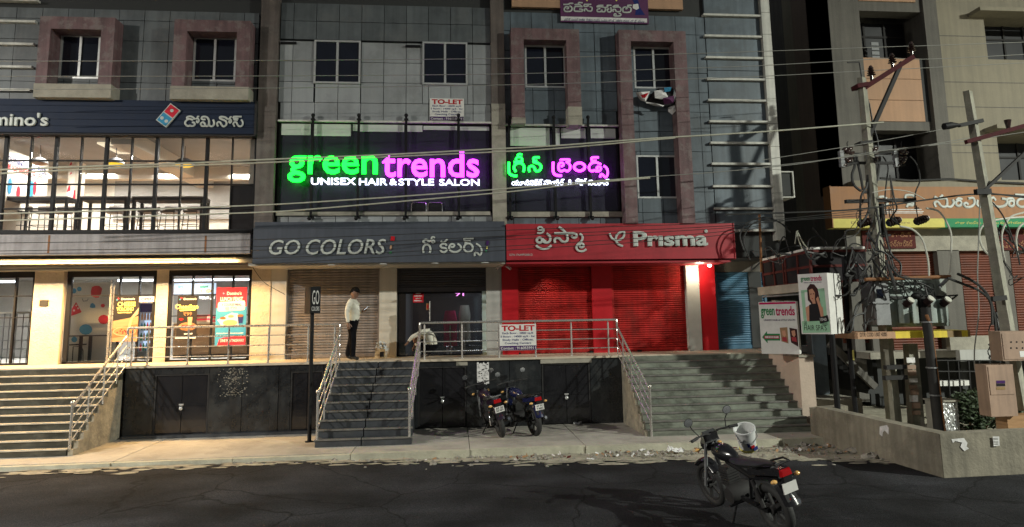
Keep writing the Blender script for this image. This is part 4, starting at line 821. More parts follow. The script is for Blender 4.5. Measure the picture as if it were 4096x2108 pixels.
for px, lab, dark in ((75, 'dark backed bar stool under the left end of the long table', 1), (168, 'dark backed bar stool in the middle of the long table', 1), (245, 'dark backed bar stool at the right end of the long table', 1), (455, 'bar stool at the short middle table', 1), (592, 'brown backed bar stool left of three at the right table', 0), (680, 'brown backed bar stool in the middle of three at the right table', 0), (770, 'brown backed bar stool right of three, beside the end of the table', 0)):
    o = sp if first else dup(sp); first = False; p = at(px, 860, .98); o.location = (p.x, .98, FLZ-.0); o['label'] = lab
    if dark:
        for ch in [c for c in bpy.data.objects if c.parent == o and c.name.startswith('backrest')]:
            ch.data = ch.data.copy(); ch.data.materials[0] = M['stool_dark']
# ---------------------------------------------------------------- pizza shop, ground floor windows
ZT = at(820, 1100, .06).z
mb = MB(); mb.box(BX0, LX1, .4, 4.4, PF, PF+.01); sub('shop_floor', mb, 'room_grey', bld); mb = MB(); mb.box(BX0, LX1, .3, 4.4, 3.9, 3.97); sub('shop_ceiling', mb, 'ceiling', bld)
mb = MB(); mb.box(BX0, LX1, 4.2, 4.39, PF, 3.9); sub('shop_back_wall', mb, 'room_grey', bld)
def shopwin(px0, px1, verts, trans, skip=(), thick=.05, head=True):
    """black framed shop window: verts and trans in photo pixels"""
    Y = .08; x0, x1 = at(px0, 1280, Y).x, at(px1, 1280, Y).x; mb = MB()
    mb.box(x0, x1, Y-.05, Y+.06, ZT-.02, zb0); mb.box(x0, x0+thick, Y-.04, Y+.05, PF, ZT-.02); mb.box(x1-thick*.7, x1, Y-.04, Y+.05, PF, ZT-.02); mb.box(x0, x1, Y-.04, Y+.05, PF, PF+.05)
    f = sub('shop_window', mb, 'black_metal', bld); xs = [x0+thick]+[at(v, 1280, Y).x for v in verts]+[x1-thick*.7]; zs_ = [ZT-.02]+[at((px0+px1)/2, t, Y).z for t in trans]+[PF+.05]
    for a in xs[1:-1]: piece('mullion', 'black_metal', f, a-.018, a+.018, Y-.035, Y+.045, PF+.05, ZT-.02)
    for i, (a, b) in enumerate(zip(xs, xs[1:])):
        for k, (zt_, zb_) in enumerate(zip(zs_, zs_[1:])): piece('pane', 'clear_shop', f, a+.018, b-.018, Y, Y+.006, zb_+.01, zt_-.01)
        for z in zs_[1:-1]: piece('transom', 'black_metal', f, a+.019, b-.019, Y-.03, Y+.03, z-.012, z+.012)
    return f
shopwin(-160, 128, (-60, 55), (1186, 1272), thick=.03)
shopwin(262, 620, (474, 552), (1182,), thick=.10); shopwin(668, 1003, (766, 845, 928), (1178, 1262), thick=.09)
# inner bars of the far left window, seen against the dark room
f = thing('window_grille', 'grey steel safety grille inside the far left shop window', 'grille', (at(50, 1440, .22).x, .22, PF))
for px in (12, 34, 62, 88, 112): x = at(px, 1340, .22).x; sub('bar', MB().tube([(x, .22, PF), (x, .22, PF+1.25)], .012, 5), 'galv', f)
for py in (1306, 1362, 1396, 1430): z = at(60, py, .22).z; sub('bar', MB().tube([(at(-130, py, .22).x, .22, z), (at(122, py, .22).x, .22, z)], .012, 5), 'galv', f)
sub('top_rail', MB().box(at(-130, 1306, .2).x, at(124, 1306, .2).x, .16, .26, PF+1.25, PF+1.29), 'beam_paint', f)
# mural wall downstairs with vegetable shapes
YM = 1.0; r = R(280, 1130, 476, 1452, YM); mw = thing('printed_partition', 'white partition printed with red and blue vegetable shapes behind the shop window', 'partition', ((r[0]+r[1])/2, YM, PF))
sub('sheet', MB().box(r[0]-.6, r[1]-.03, YM, YM+.08, PF, r[3]), 'mural', mw)
def blob(pts, m): mb = MB(); mb.poly([(at(x, y, YM).x, at(x, y, YM).z) for x, y in pts], YM-.006, .006); sub('printed_shape', mb, m, mw)
cv = lambda x, y: (220+x/3.489, 1080+y/3.489)
def circ(x, y, rx, ry, n=12): return [cv(x+rx*math.cos(2*math.pi*i/n), y+ry*math.sin(2*math.pi*i/n)) for i in range(n)]
blob([cv(*p) for p in ((515, 240), (560, 220), (620, 222), (660, 260), (645, 330), (610, 385), (570, 390), (505, 365), (502, 300))], 'mural_red')
blob([cv(*p) for p in ((295, 448), (372, 585), (350, 600), (225, 640), (232, 545))], 'mural_red'); blob(circ(680, 690, 76, 66), 'mural_red'); blob(circ(668, 498, 28, 26), 'mural_red')
blob(circ(430, 830, 90, 74), 'mural_blue'); blob([cv(*p) for p in ((485, 520), (500, 470), (530, 460), (562, 490), (565, 525), (520, 532))], 'mural_blue'); blob(circ(340, 265, 32, 32), 'mural_blue'); blob(circ(268, 290, 30, 36), 'mural_blue'); blob(circ(270, 970, 40, 40), 'mural_blue')
for x, y in ((300, 495), (325, 535), (268, 565)): mb = MB(); mb.poly([(at(*p, YM).x, at(*p, YM).z) for p in circ(x, y, 13, 13, 8)], YM-.010, .005); sub('printed_dot', mb, 'mural', mw)
blob([cv(*p) for p in ((375, 400), (385, 395), (400, 430), (450, 420), (462, 395), (468, 402), (452, 436), (392, 442))], 'room_grey')
# small high table and chair in front of the partition
x0, x1 = at(285, 1340, .7).x, at(470, 1340, .7).x; zt = at(360, 1340, .7).z
t = thing('cafe_table', 'dark cafe table just behind the glass in front of the printed partition', 'table', ((x0+x1)/2, .7, PF))
sub('tabletop', MB().box(x0, x1, .5, .9, zt-.03, zt), 'stool_dark', t)
for px in (322, 360): x = at(px, 1390, .7).x; sub('leg', MB().box(x-.03, x+.03, .67, .73, PF, zt-.03), 'black_metal', t)
t = thing('cafe_chair', 'thin black metal chair at the cafe table behind the glass', 'chair', (at(312, 1400, .8).x, .8, PF)); xc0, xc1 = at(292, 1400, .8).x, at(332, 1400, .8).x; zc = at(312, 1386, .8).z
sub('back_frame', MB().tube([(xc0, .8, PF+.0), (xc0, .8, zc), (xc1-.05, .8, zc), (xc1, .8, zc-.1), (xc1+.02, .8, PF)], .012, 6), 'black_metal', t); sub('seat', MB().box(xc0, xc1, .6, .95, PF+.43, PF+.46), 'black_metal', t)
# steel door pull tubes
t = thing('door_pull', 'tall polished steel door pull beside the printed partition', 'door handle', (at(430, 1440, .03).x, .03, PF)); a, b = at(447, 1120, .03), at(428, 1440, .03); xx = (a.x+b.x)/2
for k, rr in ((0, .028), (.07, .016)): sub('tube', MB().tube([(xx+k, .03, PF+.05), (xx+k, .03, a.z)], rr, 8), 'steel', t, True)
# posters on the glass
YPO = .015
def poster(name, label, px, mat, Y=YPO):
    r = R(*px, Y); t = thing(name, label, 'poster', ((r[0]+r[1])/2, Y, r[2])); sub('sheet', MB().box(r[0], r[1], Y, Y+.008, r[2], r[3]), mat, t)
    U = lambda a, b, c, d: (r[0]+(r[1]-r[0])*a, r[0]+(r[1]-r[0])*c, r[3]-(r[3]-r[2])*d, r[3]-(r[3]-r[2])*b); return t, r, U, Y
def wr(t, s, rect, Y, mat, bev=.02): mb = MB(); text(mb, s, rect, Y, .004, bev); return sub('lettering', mb, mat, t)
def unread(t, rect, Y, mat, n=9):
    """a line of print too small to read: a row of short uneven marks"""
    x0, x1, z0, z1 = rect; q = random.Random(int(x0*977)); mb = MB(); x = x0
    while x < x1-.01:
        w = (x1-x0)/n*q.uniform(.5, 1); mb.box(x, min(x+w*.8, x1), Y-.004, Y, z0+(z1-z0)*q.uniform(0, .2), z1-(z1-z0)*q.uniform(0, .25)); x += w
    return tag(sub('fine_print', mb, mat, t), kind='stuff')
def fl(t, pts, r, Y, mat, nm='printed_picture', d=.003): mb = MB(); mb.poly([(r[0]+(r[1]-r[0])*u, r[3]-(r[3]-r[2])*v) for u, v in pts], Y-d, d); return sub(nm, mb, mat, t)
def el(cx, cy, rx, ry, n=14): return [(cx+rx*math.cos(2*math.pi*i/n), cy+ry*math.sin(2*math.pi*i/n)) for i in range(n)]
def logo(t, r, cx, cy, s, Y, asp):
    for k, m in ((-1, 'mural_blue'), (1, 'mural_red')):
        fl(t, [(cx+s*(k*.28+u)*1.0, cy+s*asp*(-k*.28+v)) for u, v in ((-.42, 0), (0, -.42), (.42, 0), (0, .42))], r, Y, m, 'emblem', .004)
t, r, U, Y = poster('cheese_poster', 'dark poster reading Cheese Volcano with a pizza slice being lifted', (452, 1184, 553, 1366), 'brown_poster' if 'brown_poster' in M else 'ink_black')
fl(t, [(0, .55), (1, .45), (1, 1), (0, 1)], r, Y, 'wood'); fl(t, [(0, .72), (1, .62), (1, .86), (0, .92)], r, Y, 'rust', d=.004)
logo(t, r, .14, .07, .09, Y, .55); wr(t, "Domino's", U(.28, .04, .82, .09), Y, 'white_print'); wr(t, 'CHEESE', U(.15, .13, .86, .23), Y, 'sign_yellow', .03); wr(t, 'VOLCANO', U(.12, .245, .8, .33), Y, 'sign_yellow', .03); unread(t, U(.18, .35, .72, .38), Y, 'sign_yellow', 7)
fl(t, el(.48, .78, .46, .10), r, Y, 'orange_wall', d=.006); fl(t, el(.48, .775, .42, .085), r, Y, 'sign_orange', d=.008); fl(t, [(.72, .47), (1, .26), (.99, .40), (.76, .50)], r, Y, 'orange_wall', d=.006); fl(t, [(.72, .47), (.78, .50), (.70, .74), (.60, .72)], r, Y, 'sign_yellow', d=.009)
for k in range(12): a = k*2.4; q = .05+.033*k; fl(t, el(.48+q*.85*math.cos(a), .775+q*.17*math.sin(a), .035, .014, 6), r, Y, 'ink_red', d=.010)
t, r, U, Y = poster('open_sign', 'white strip sign reading OPEN on the shop glass', (556, 1186, 616, 1208), 'white_print'); wr(t, 'OPEN', U(.14, .25, .95, .75), Y, 'ink_blue', .03)
t, r, U, Y = poster('cheesy_poster', 'black hanging poster with yellow lettering and a rupee price', (708, 1183, 787, 1354), 'ink_black'); fl(t, [(-.04, .97), (1.0, .97), (1.0, 1.0), (-.04, 1.0)], r, Y, 'white_print')
logo(t, r, .14, .07, .11, Y, .5); wr(t, "Domino's", U(.3, .05, .95, .1), Y, 'white_print'); wr(t, 'Cheesiken', U(-.1, .2, 1.05, .31), Y, 'sign_yellow', .03); fl(t, [(.1, .33), (.9, .31), (.98, .29), (.9, .345), (.15, .36)], r, Y, 'sign_yellow'); wr(t, '₹99', U(.32, .38, .75, .47), Y, 'sign_orange', .02)
fl(t, el(.55, .72, .46, .10), r, Y, 'rust', d=.004); fl(t, el(.52, .70, .38, .075), r, Y, 'sign_orange', d=.006); fl(t, [(.55, .51), (.78, .50), (.76, .72), (.58, .72)], r, Y, 'orange_wall', d=.008); fl(t, el(.66, .52, .13, .025), r, Y, 'orange_wall', d=.009); fl(t, el(.22, .55, .11, .025), r, Y, 'ink_red')
for k in range(7): fl(t, el(.3+.09*k, .70+.02*((k*3) % 3), .045, .016, 7), r, Y, 'ink_red', d=.010)
unread(t, U(.4, .87, .85, .91), Y, 'white_print', 5)
t, r, U, Y = poster('lunch_poster', 'red and blue hanging poster reading Lunch Feast 4 course meal', (863, 1150, 985, 1382), 'mural_blue'); fl(t, [(0, 0), (1, 0), (1, .33), (0, .35)], r, Y, 'mural_red'); fl(t, [(.08, 1), (.14, .89), (.28, .86), (1, .83), (1, .99), (.1, .995)], r, Y, 'mural_red')
logo(t, r, .25, .09, .08, Y, .55); wr(t, "Domino's", U(.34, .07, .82, .13), Y, 'white_print'); wr(t, 'LUNCH FEAST', U(.13, .165, .87, .235), Y, 'white_print', .03); fl(t, [(.06, .28), (.1, .25), (.92, .23), (.95, .26), (.95, .37), (.91, .395), (.12, .415), (.06, .39)], r, Y, 'mural', d=.006)
wr(t, '4 COURSE MEAL', U(.18, .275, .83, .32), Y-.006, 'ink_blue', .02); wr(t, '@ ₹99', U(.3, .33, .68, .39), Y-.006, 'mural_blue', .03)
fl(t, [(.06, .56), (.52, .44), (.72, .46), (.75, .65), (.24, .68)], r, Y, 'white_print', d=.004); fl(t, el(.24, .53, .1, .025), r, Y, 'rust', d=.006); fl(t, el(.5, .5, .1, .025), r, Y, 'orange_wall', d=.006); fl(t, el(.48, .61, .24, .05), r, Y, 'sign_yellow', d=.006); fl(t, [(.71, .49), (.91, .49), (.88, .62), (.75, .62)], r, Y, 'ink_blue', d=.006); fl(t, el(.81, .49, .105, .024), r, Y, 'rust', d=.008)
unread(t, U(.05, .78, .92, .80), Y, 'white_print', 14); wr(t, 'DINE IN & TAKEAWAY', U(.18, .89, .96, .94), Y-.003, 'white_print', .03)
# menu screens, tubes, fridge, counter inside the shop
for i, (lab, px) in enumerate((('left lit menu screen above the counter', (684, 1133, 764, 1179)), ('right lit menu screen above the counter', (770, 1133, 862, 1179)))):
    r = R(*px, 2.2); t = thing('menu_screen', lab, 'screen', ((r[0]+r[1])/2, 2.2, r[2]), 'menu screens'); sub('display', MB().box(r[0], r[1], 2.2, 2.25, r[2], r[3]), 'screen', t)
    for u in (.3, .7): fl(t, el(u, .68, .13, .17), r, 2.2, 'wood'); 
    unread(t, (r[0]+.2, r[1]-.2, r[3]-.13, r[3]-.07), 2.2, 'ink_green' if i else 'mural_blue')
wr(bld, 'YOUR DY', R(796, 1186, 862, 1198, 2.2), 2.2, 'white_print', .02)
for lab, px in (('long white tube light over the counter windows', (680, 1117, 1003, 1122)), ('white tube light seen through the upper pane of the shop door', (472, 1119, 618, 1124)), ('white tube light in the far left shop window', (-40, 1124, 72, 1130))):
    r = R(*px, 1.9); t = thing('tube_light', lab, 'light', ((r[0]+r[1])/2, 1.9, r[2]), 'tube lights of the shop'); sub('tube', MB().tube([(r[0], 1.9, (r[2]+r[3])/2), (r[1], 1.9, (r[2]+r[3])/2)], .028, 8), 'tube', t); sub('batten', MB().box(r[0], r[1], 1.88, 1.94, r[3]+.01, r[3]+.06), 'plastic', t)
r = R(552, 1212, 614, 1400, 1.2); t = thing('drinks_fridge', 'upright glass door drinks fridge with lit shelves of bottles', 'fridge', ((r[0]+r[1])/2, 1.2, PF))
mb = MB(); mb.box(r[0], r[1], 1.55, 1.8, PF, r[3]); mb.box(r[0]-.03, r[0], 1.2, 1.8, PF, r[3]); mb.box(r[1], r[1]+.03, 1.2, 1.8, PF, r[3]); mb.box(r[0], r[1], 1.2, 1.8, r[3]-.25, r[3]); sub('cabinet', mb, 'plastic', t); sub('header', MB().box(r[0], r[1], 1.18, 1.2, r[3]-.24, r[3]-.02), 'ink_blue', t); sub('back_light', MB().box(r[0]+.01, r[1]-.01, 1.53, 1.55, PF+.3, r[3]-.28), 'screen', t)
for k in range(5): sub('shelf', MB().box(r[0], r[1], 1.22, 1.53, PF+.22+k*.27, PF+.235+k*.27), 'alu', t)
for k in range(5):
    for i in range(5):
        x = r[0]+.05+(r[1]-r[0]-.1)*i/4; z = PF+.237+k*.27; mb = MB(); mb.lathe([(.028, 0), (.028, .13), (.012, .17), (.012, .2)], (x, 1.3, z), n=8); tag(sub('bottle', mb, ('mural_red', 'ink_green', 'mural_blue', 'orange_wall')[(k+i*(k+1)) % 4], None), '%s bottle, %s from the left on the %s shelf of the drinks fridge' % (('red', 'green', 'blue', 'orange')[(k+i*(k+1)) % 4], ('first', 'second', 'third', 'fourth', 'fifth')[i], ('lowest', 'second lowest', 'middle', 'second highest', 'top')[k]), 'bottle', 'bottles in the drinks fridge')
x0, x1 = at(690, 1400, 1.4).x, at(1000, 1400, 1.4).x; t = thing('shop_counter', 'wooden service counter behind the hanging posters', 'counter', ((x0+x1)/2, 1.4, PF)); sub('front', MB().box(x0, x1-.06, 1.4, 1.9, PF+.1, PF+.92), 'wood', t); sub('worktop', MB().box(x0-.02, x1, 1.36, 1.95, PF+.92, PF+.96), 'beam_paint', t); sub('kick_board', MB().box(x0, x1-.06, 1.44, 1.88, PF+.01, PF+.1), 'black_metal', t)
for k in range(4): x = x0+.25+k*.42; t = thing('pizza_box', ('first', 'second', 'third', 'fourth')[k]+' stack of flat pizza boxes from the left on the service counter', 'box', (x, 1.6, PF+.96), 'pizza boxes on the counter'); [sub('box', MB().box(x-.15, x+.15, 1.5, 1.8, PF+.96+.05*j, PF+1.008+.05*j), 'orange_wall' if (k+j) % 2 else 'mural_red', t) for j in range(3+k % 2)]
# canopy tube fixture visible under the soffit
for a, b in (((-40, 1034), (88, 1046)), ((2, 1050), (56, 1055))):
    pass
p, q = atz(60, 1030, 4.12), atz(132, 1040, 4.12)
t = thing('canopy_lamp', 'white lamp fitting under the left end of the canopy soffit', 'lamp', (q.x, -.5, 4.1)); sub('housing', MB().bar((q.x-.5, -.45, 4.14), (q.x+.02, -.62, 4.14), .14, .06), 'plastic', t); sub('diffuser', MB().bar((q.x-.48, -.46, 4.10), (q.x, -.61, 4.10), .10, .012), 'lamp_warm', t)
# leggings shop: mannequin legs, posters, led figures
YD = .52
def legs(name, label, px, mat, split):
    r = R(*px, YD); t = thing(name, label, 'mannequin', ((r[0]+r[1])/2, YD, PF)); x0, x1, z0, z1 = r; w = x1-x0; m = (x0+x1)/2; fy = Vector((0, 1, 0))
    mb = MB(); mb.lathe([(w*.36, 0), (w*.42, -.1), (w*.5, -.25), (w*.5, -.38)], (m, YD, z1), n=14); sub('hips', mb, mat, t, True)
    for s in (-1, 1): sub('leg', MB().tube([(m+s*w*.25, YD, z1-.3), (m+s*w*.26, YD, (z0+z1)/2), (m+s*w*.27, YD, z0)], [w*.25, w*.2, w*.22], 10), mat, t, True)
    sub('stand', MB().tube([(m, YD, PF), (m, YD, z1-.3)], .015, 6), 'steel', t); return t
legs('legging_mannequin', 'mannequin legs in pale loose trousers behind the half open shutter', (1835, 1221, 1882, 1368), 'cream_paint', 1); legs('legging_mannequin', 'mannequin legs in dark red leggings left of the pale trousers', (1773, 1243, 1829, 1384), 'ink_magenta', 0)
t, r, U, Y = poster('red_notice', 'square red notice stuck on the dark shop glass', (1652, 1167, 1694, 1210), 'ink_red', .19)
for i in range(4): unread(t, U(.1+.15*(i % 2 == 0), .12+.22*i, .9-.15*(i % 2 == 0), .23+.22*i), Y, 'paper')
t, r, U, Y = poster('door_sticker', 'small upright orange sticker beside the glass door handle', (1705, 1213, 1717, 1240), 'sign_orange', .19); fl(t, el(.5, .5, .3, .35), r, Y, 'ink_red')
r = R(1822, 1172, 1856, 1184, .6); t = thing('led_price_board', 'small lit pink led figures inside the dark leggings shop', 'display', ((r[0]+r[1])/2, .6, r[2])); sub('case', MB().box(r[0]-.02, r[1]+.02, .62, .66, r[2]-.03, r[3]+.03), 'black_metal', t); wr(t, '71', r, .62, 'led_pink', .02)
for x, lab in ((1790, 'left white shoe box standing behind the shop glass'), (1805, 'right white shoe box standing behind the shop glass')):
    r = R(x-4, 1390, x+4, 1410, .7); t = thing('shoe_box', lab, 'box', (r[0], .7, PF)); sub('carton', MB().box(r[0], r[1], .7, .8, PF+.01, r[3]), 'paper', t); sub('lid', MB().box(r[0]-.008, r[1]+.008, .69, .81, r[3], r[3]+.03), 'paper', t)
# cctv cameras under the boards and the lit lamp on the red pillar
def cctv(label, px, py, dirx):
    p = at(px, py, -.35); t = thing('security_camera', label, 'camera', tuple(p), 'security cameras'); sub('bracket', MB().tube([(p.x, p.y+.1, zs-.03), (p.x, p.y+.05, p.z+.03), tuple(p)], .014, 6), 'plastic', t)
    mb = MB(); d = Vector((dirx, -.55, -.5)).normalized(); mb.tube([p-d*.10, p+d*.10], .034, 10); sub('body', mb, 'plastic', t, True); mb = MB(); mb.tube([p+d*.10, p+d*.104], .022, 8); sub('lens', mb, 'black_gloss', t)
cctv('white security camera under the right end of the grey board', 1993, 1068, -.5); cctv('white security camera at the left end of the red board', 2032, 1068, .6)
p = at(2838, 1056, -.25); t = thing('wall_lamp', 'lit bare lamp fixed at the top of the red pillar', 'lamp', (6.45, -.3, 3.8))
sub('holder', MB().tube([(p.x, -.05, p.z+.14), (p.x, -.22, p.z+.12), (p.x, -.25, p.z+.04)], .014, 6), 'black_metal', t)
mb = MB(); mb.ball((p.x, -.25, p.z-.03), .055); sub('bulb', mb, 'lamp_white', t, True); mb = MB(); mb.ball((p.x-.01, -.25, p.z+.17), .03); sub('pilot_bulb', mb, 'lamp_white', t, True)
# ---------------------------------------------------------------- the neighbouring building on the right
YR = 1.0; RX = lambda a, b, c, d, Y=YR: R(a, b, c, d, Y)
xk = at(3352, 500, YR).x
nb = thing('apartment_building', 'beige and grey apartment block with orange shutters and an orange shop sign on the right', 'building', (14, YR, 0))
mb = MB(); mb.box(xk+.3, 30, YR+1.2, 14, 0, 16); sub('wall_core', mb, 'grey_wall', nb)
mb = MB(); mb.box(xk, xk+.3, YR+.02, YR+2.1, 5.6, 16); sub('side_wall', mb, 'pink_wall', nb)
mb = MB(); mb.box(xk+.12, xk+.3, YR+2.1, YR+2.9, 3, 16); sub('side_pilaster', mb, 'pale_wall', nb)
mb = MB(); mb.box(xk+.2, xk+.4, YR+2.9, 14, 0, 16); sub('side_wall', mb, 'grey_wall', nb)
mb = MB(); mb.box(xk-.0, xk+.3, YR+.05, 14, 0, 5.6); sub('side_wall', mb, 'grey_wall', nb)
mb = MB(); mb.box(8.9, xk+.6, 13, 14, 0, 16); sub('rear_wall', mb, 'grey_wall', nb)
def nrect(a, b, c, d, y0, y1, mat, nm, Y=YR):
    r = R(a, b, c, d, Y); mb = MB(); mb.box(r[0], r[1], y0, y1, r[2], r[3]); return sub(nm, mb, mat, nb), r
xa1 = RX(3352, 400, 3468, 402); xc1 = RX(3716, 300, 3770, 302); xb1 = RX(3770, 300, 4600, 302)
topz = 15
zsg = at(3600, 745, YR).z
mb = MB(); mb.box(xk, xa1[1], YR, YR+1.2, zsg-.1, topz); sub('pilaster', mb, 'grey_wall', nb)
mb = MB(); mb.box(xc1[0], xc1[1], YR-.05, YR+1.2, zsg-.1, topz); sub('pilaster', mb, 'grey_wall', nb)
# beige right part with openings
w1 = RX(3946, 62, 4600, 242); w2 = RX(4000, 545, 4600, 720)
for c in cut([(xc1[1], xb1[1], zsg-.1, topz)], [w1, w2]): mb = MB(); mb.box(c[0], c[1], YR+.03, YR+1.2, c[2], c[3]); sub('wall_face', mb, 'pale_wall', nb)
for k, y in enumerate((144, 328, 427, 580, 610)):
    z = at(3900, y, YR).z; a, b = (xc1[1]+.01, xb1[1]) if not (w1[2] < z < w1[3] or w2[2] < z < w2[3]) else (xc1[1]+.01, w1[0]-.02); piece('wall_groove', 'grey_wall', nb, a, b, YR+.024, YR+.04, z-.012, z+.012)
def deepwin(r, nm='window'):
    mb = MB(); mb.box(r[0], r[1], YR+.9, YR+1.0, r[2], r[3]); w = sub(nm, mb, 'dull_glass', nb); n = max(2, round((r[1]-r[0])/.75))
    for i in range(n+1): x = r[0]+(r[1]-r[0])*i/n; piece('mullion', 'dark_steel', w, x-.03, x+.03, YR+.86, YR+.9, r[2], r[3])
    piece('transom', 'dark_steel', w, r[0], r[1], YR+.865, YR+.9, r[3]-.5, r[3]-.44); return w
deepwin(w1); deepwin(w2)
for px, py in ((3905, 42), (3972, 510)):
    a = at(px, py, YR-.3); mb = MB(); mb.box(a.x, a.x+3.5, YR-.45, YR+.03, a.z-.06, a.z+.06); sub('window_hood', mb, 'pale_wall', nb)
# bay between the pilasters: windows, orange parapets, grey beams
b1 = RX(3466, 44, 3716, 228); b2 = RX(3512, 519, 3716, 735)
deepwin((xa1[1], xc1[0], b1[2], b1[3])); deepwin((xa1[1], xc1[0], zsg-.2, b2[3]))
op = RX(3485, 229, 3735, 484); zz = [op[2]+(op[3]-op[2])*k/3 for k in range(4)]
for a, b in zip(zz, zz[1:]): mb = MB(); mb.box(xa1[1], xc1[0]-.22, YR+.06, YR+.2, a+.008, b-.008); sub('orange_parapet', mb, 'orange_wall', nb)
mb = MB(); mb.box(xc1[0]-.22, xc1[0], YR+.1, YR+.25, op[2], op[3]); sub('parapet_return', mb, 'joint', nb)
mb = MB(); mb.box(xa1[1], xc1[0], YR+.08, YR+.5, b2[3], op[2]); sub('beam', mb, 'grey_wall', nb)
mb = MB(); mb.box(xa1[1], xc1[0], YR+.04, YR+.5, b1[3], topz); sub('beam', mb, 'grey_wall', nb)
op2 = RX(3470, -140, 3700, 6); mb = MB(); mb.box(xa1[1]+.02, xc1[0]-.2, YR-.0, YR+.039, op2[2], op2[3]); sub('orange_parapet', mb, 'orange_wall', nb)
pq = RX(3538, 134, 3568, 228); 
for k in range(5): a = pq[2]+(pq[3]-pq[2])*k/5; piece('louvre', 'galv', nb, pq[0], pq[1], YR+.6, YR+.63, a+.02, a+(pq[3]-pq[2])/5-.02)
# window air unit box on the left building's white edge
r = R(3132, 694, 3158, 790, -.7); t = thing('window_box', 'pale framed box unit hanging on the white edge of the main building', 'window box', (r[0], -.7, r[2])); mb = MB(); mb.box(BX1-.1, r[1]+.05, -.85, -.3, r[2]-.03, r[2]); mb.box(BX1-.1, r[1]+.05, -.85, -.3, r[3], r[3]+.03); mb.box(r[1]+.02, r[1]+.05, -.85, -.3, r[2], r[3]); sub('frame', mb, 'fin', t); sub('grille', MB().box(BX1, r[1]+.02, -.8, -.35, r[2], r[3]), 'joint', t)
# orange shop sign
YO = YR-.35; s0 = R(3328, 747, 4700, 908, YO); zy = at(3700, 874, YO).z; xg = at(3778, 890, YO).x
sg = thing('orange_shop_sign', 'long orange shop sign with white Telugu letters over a yellow and green strip', 'sign', (s0[0]+2, YO, s0[2]))
mb = MB(); mb.box(s0[0], s0[1], YO, YR+.02, zy, s0[3]); mb.box(s0[0]-.03, s0[0], YO-.01, YR, s0[2], s0[3]+.02); sub('board', mb, 'sign_orange', sg)
sub('yellow_strip', MB().box(s0[0], xg, YO-.004, YR, s0[2], zy), 'sign_yellow', sg); sub('green_strip', MB().box(xg+.003, s0[1], YO-.004, YR, s0[2], zy), 'sign_green', sg)
T = Tele(3480, 740, 4.18, YO-.01); w = 42
for st in ([[(1100, 370), (1075, 300), (1130, 280), (1190, 350), (1260, 365), (1290, 310), (1270, 225), (1160, 225), (1110, 215), (1075, 190)], [(1165, 215), (1215, 170)], [(1270, 350), (1350, 365), (1400, 300), (1380, 240)]],
           [ring(1480, 305, 45, 45), [(1440, 260), (1480, 225), (1540, 240)]], [[(1640, 330), (1610, 300), (1570, 320), (1600, 365), (1680, 365), (1745, 310), (1730, 220), (1640, 225)]], [[(1800, 250), (1790, 330), (1850, 365), (1900, 330), (1900, 260)]],
           [[(2010, 340), (2050, 300), (2100, 350), (2180, 365), (2270, 330), (2290, 250), (2200, 225)], [(2010, 240), (2060, 210), (2100, 260)]], [ring(2365, 310, 42, 45), [(2290, 235), (2380, 225), (2410, 280)]], [[(2570, 230), (2480, 250), (2460, 320), (2520, 365), (2600, 360)], [(2420, 165), (2600, 170)]],
           [[(590, 240), (600, 175), (700, 170), (760, 200)], [(590, 290), (650, 300), (720, 290)], [(610, 370), (640, 330), (700, 340), (740, 300)]], [[(150, 205), (220, 195), (280, 230)], [(210, 330), (260, 350), (300, 300)], [(300, 245), (420, 240), (540, 250)]]): T.glyph(sg, st, w, 'letter_white')
for y in (838, 846, 852): r = R(3536, y-1.6, 3698-(y % 5)*4, y+1.6, YO); sub('printed_line', MB().box(r[0], r[1], YO-.004, YO, r[2], r[3]), 'paper', sg)
mb = MB(); text(mb, 'Departmental store', R(3404, 886, 3640, 898, YO), YO-.004, .003); sub('small_print', mb, 'brown_paint', sg)
mb = MB(); text(mb, 'తాజా పండ్లు మరియు కూరగాయలు', R(3820, 884, 4096, 896, YO), YO-.004, .003); sub('small_print', mb, 'sign_yellow', sg)
mb = MB(); r = R(3490, 722, 4700, 746, YO); mb.box(r[0]-.55, r[1], YO+.05, YR+.1, r[2], r[3]); sub('roof_ledge', mb, 'pale_wall', nb)
mb = MB(); mb.tube([at(p, q, YO) for p, q in ((3520, 712), (3640, 722), (3800, 716), (3960, 728), (4200, 738))], .03, 6); tag(sub('ledge_cable', mb, 'cable_dark', None), 'sagging black cable lying along the top of the orange sign', 'cable')
# wall under the sign, small red boards, shutters
r = RX(3352, 908, 4700, 1000); mb = MB(); mb.box(xk+.31, r[1], YR+.1, YR+1.2, r[2], r[3]+.2); sub('shopfront_wall', mb, 'bare', nb)
for lab, px in (('small dark red Telugu board below the orange sign behind the poles', (3450, 922, 3662, 994)), ('dark red board at the right edge below the orange sign', (3960, 905, 4200, 1000))):
    r = R(*px, YR+.05); t = thing('small_red_board', lab, 'sign', ((r[0]+r[1])/2, YR+.05, r[2])); sub('sheet', MB().box(r[0], r[1], YR+.05, YR+.09, r[2], r[3]), 'red_steel', t)
    mb = MB(); text(mb, 'హరీష్', (r[0]+(r[1]-r[0])*.55, r[1]-.1, r[2]+(r[3]-r[2])*.6, r[3]-.05), YR+.05, .004); text(mb, 'డి.వి. సూపర్‌మార్కెట్', (r[0]+.3, r[1]-.1, r[2]+.06, r[2]+(r[3]-r[2])*.45), YR+.05, .004); sub('small_print', mb, 'sign_orange', t)
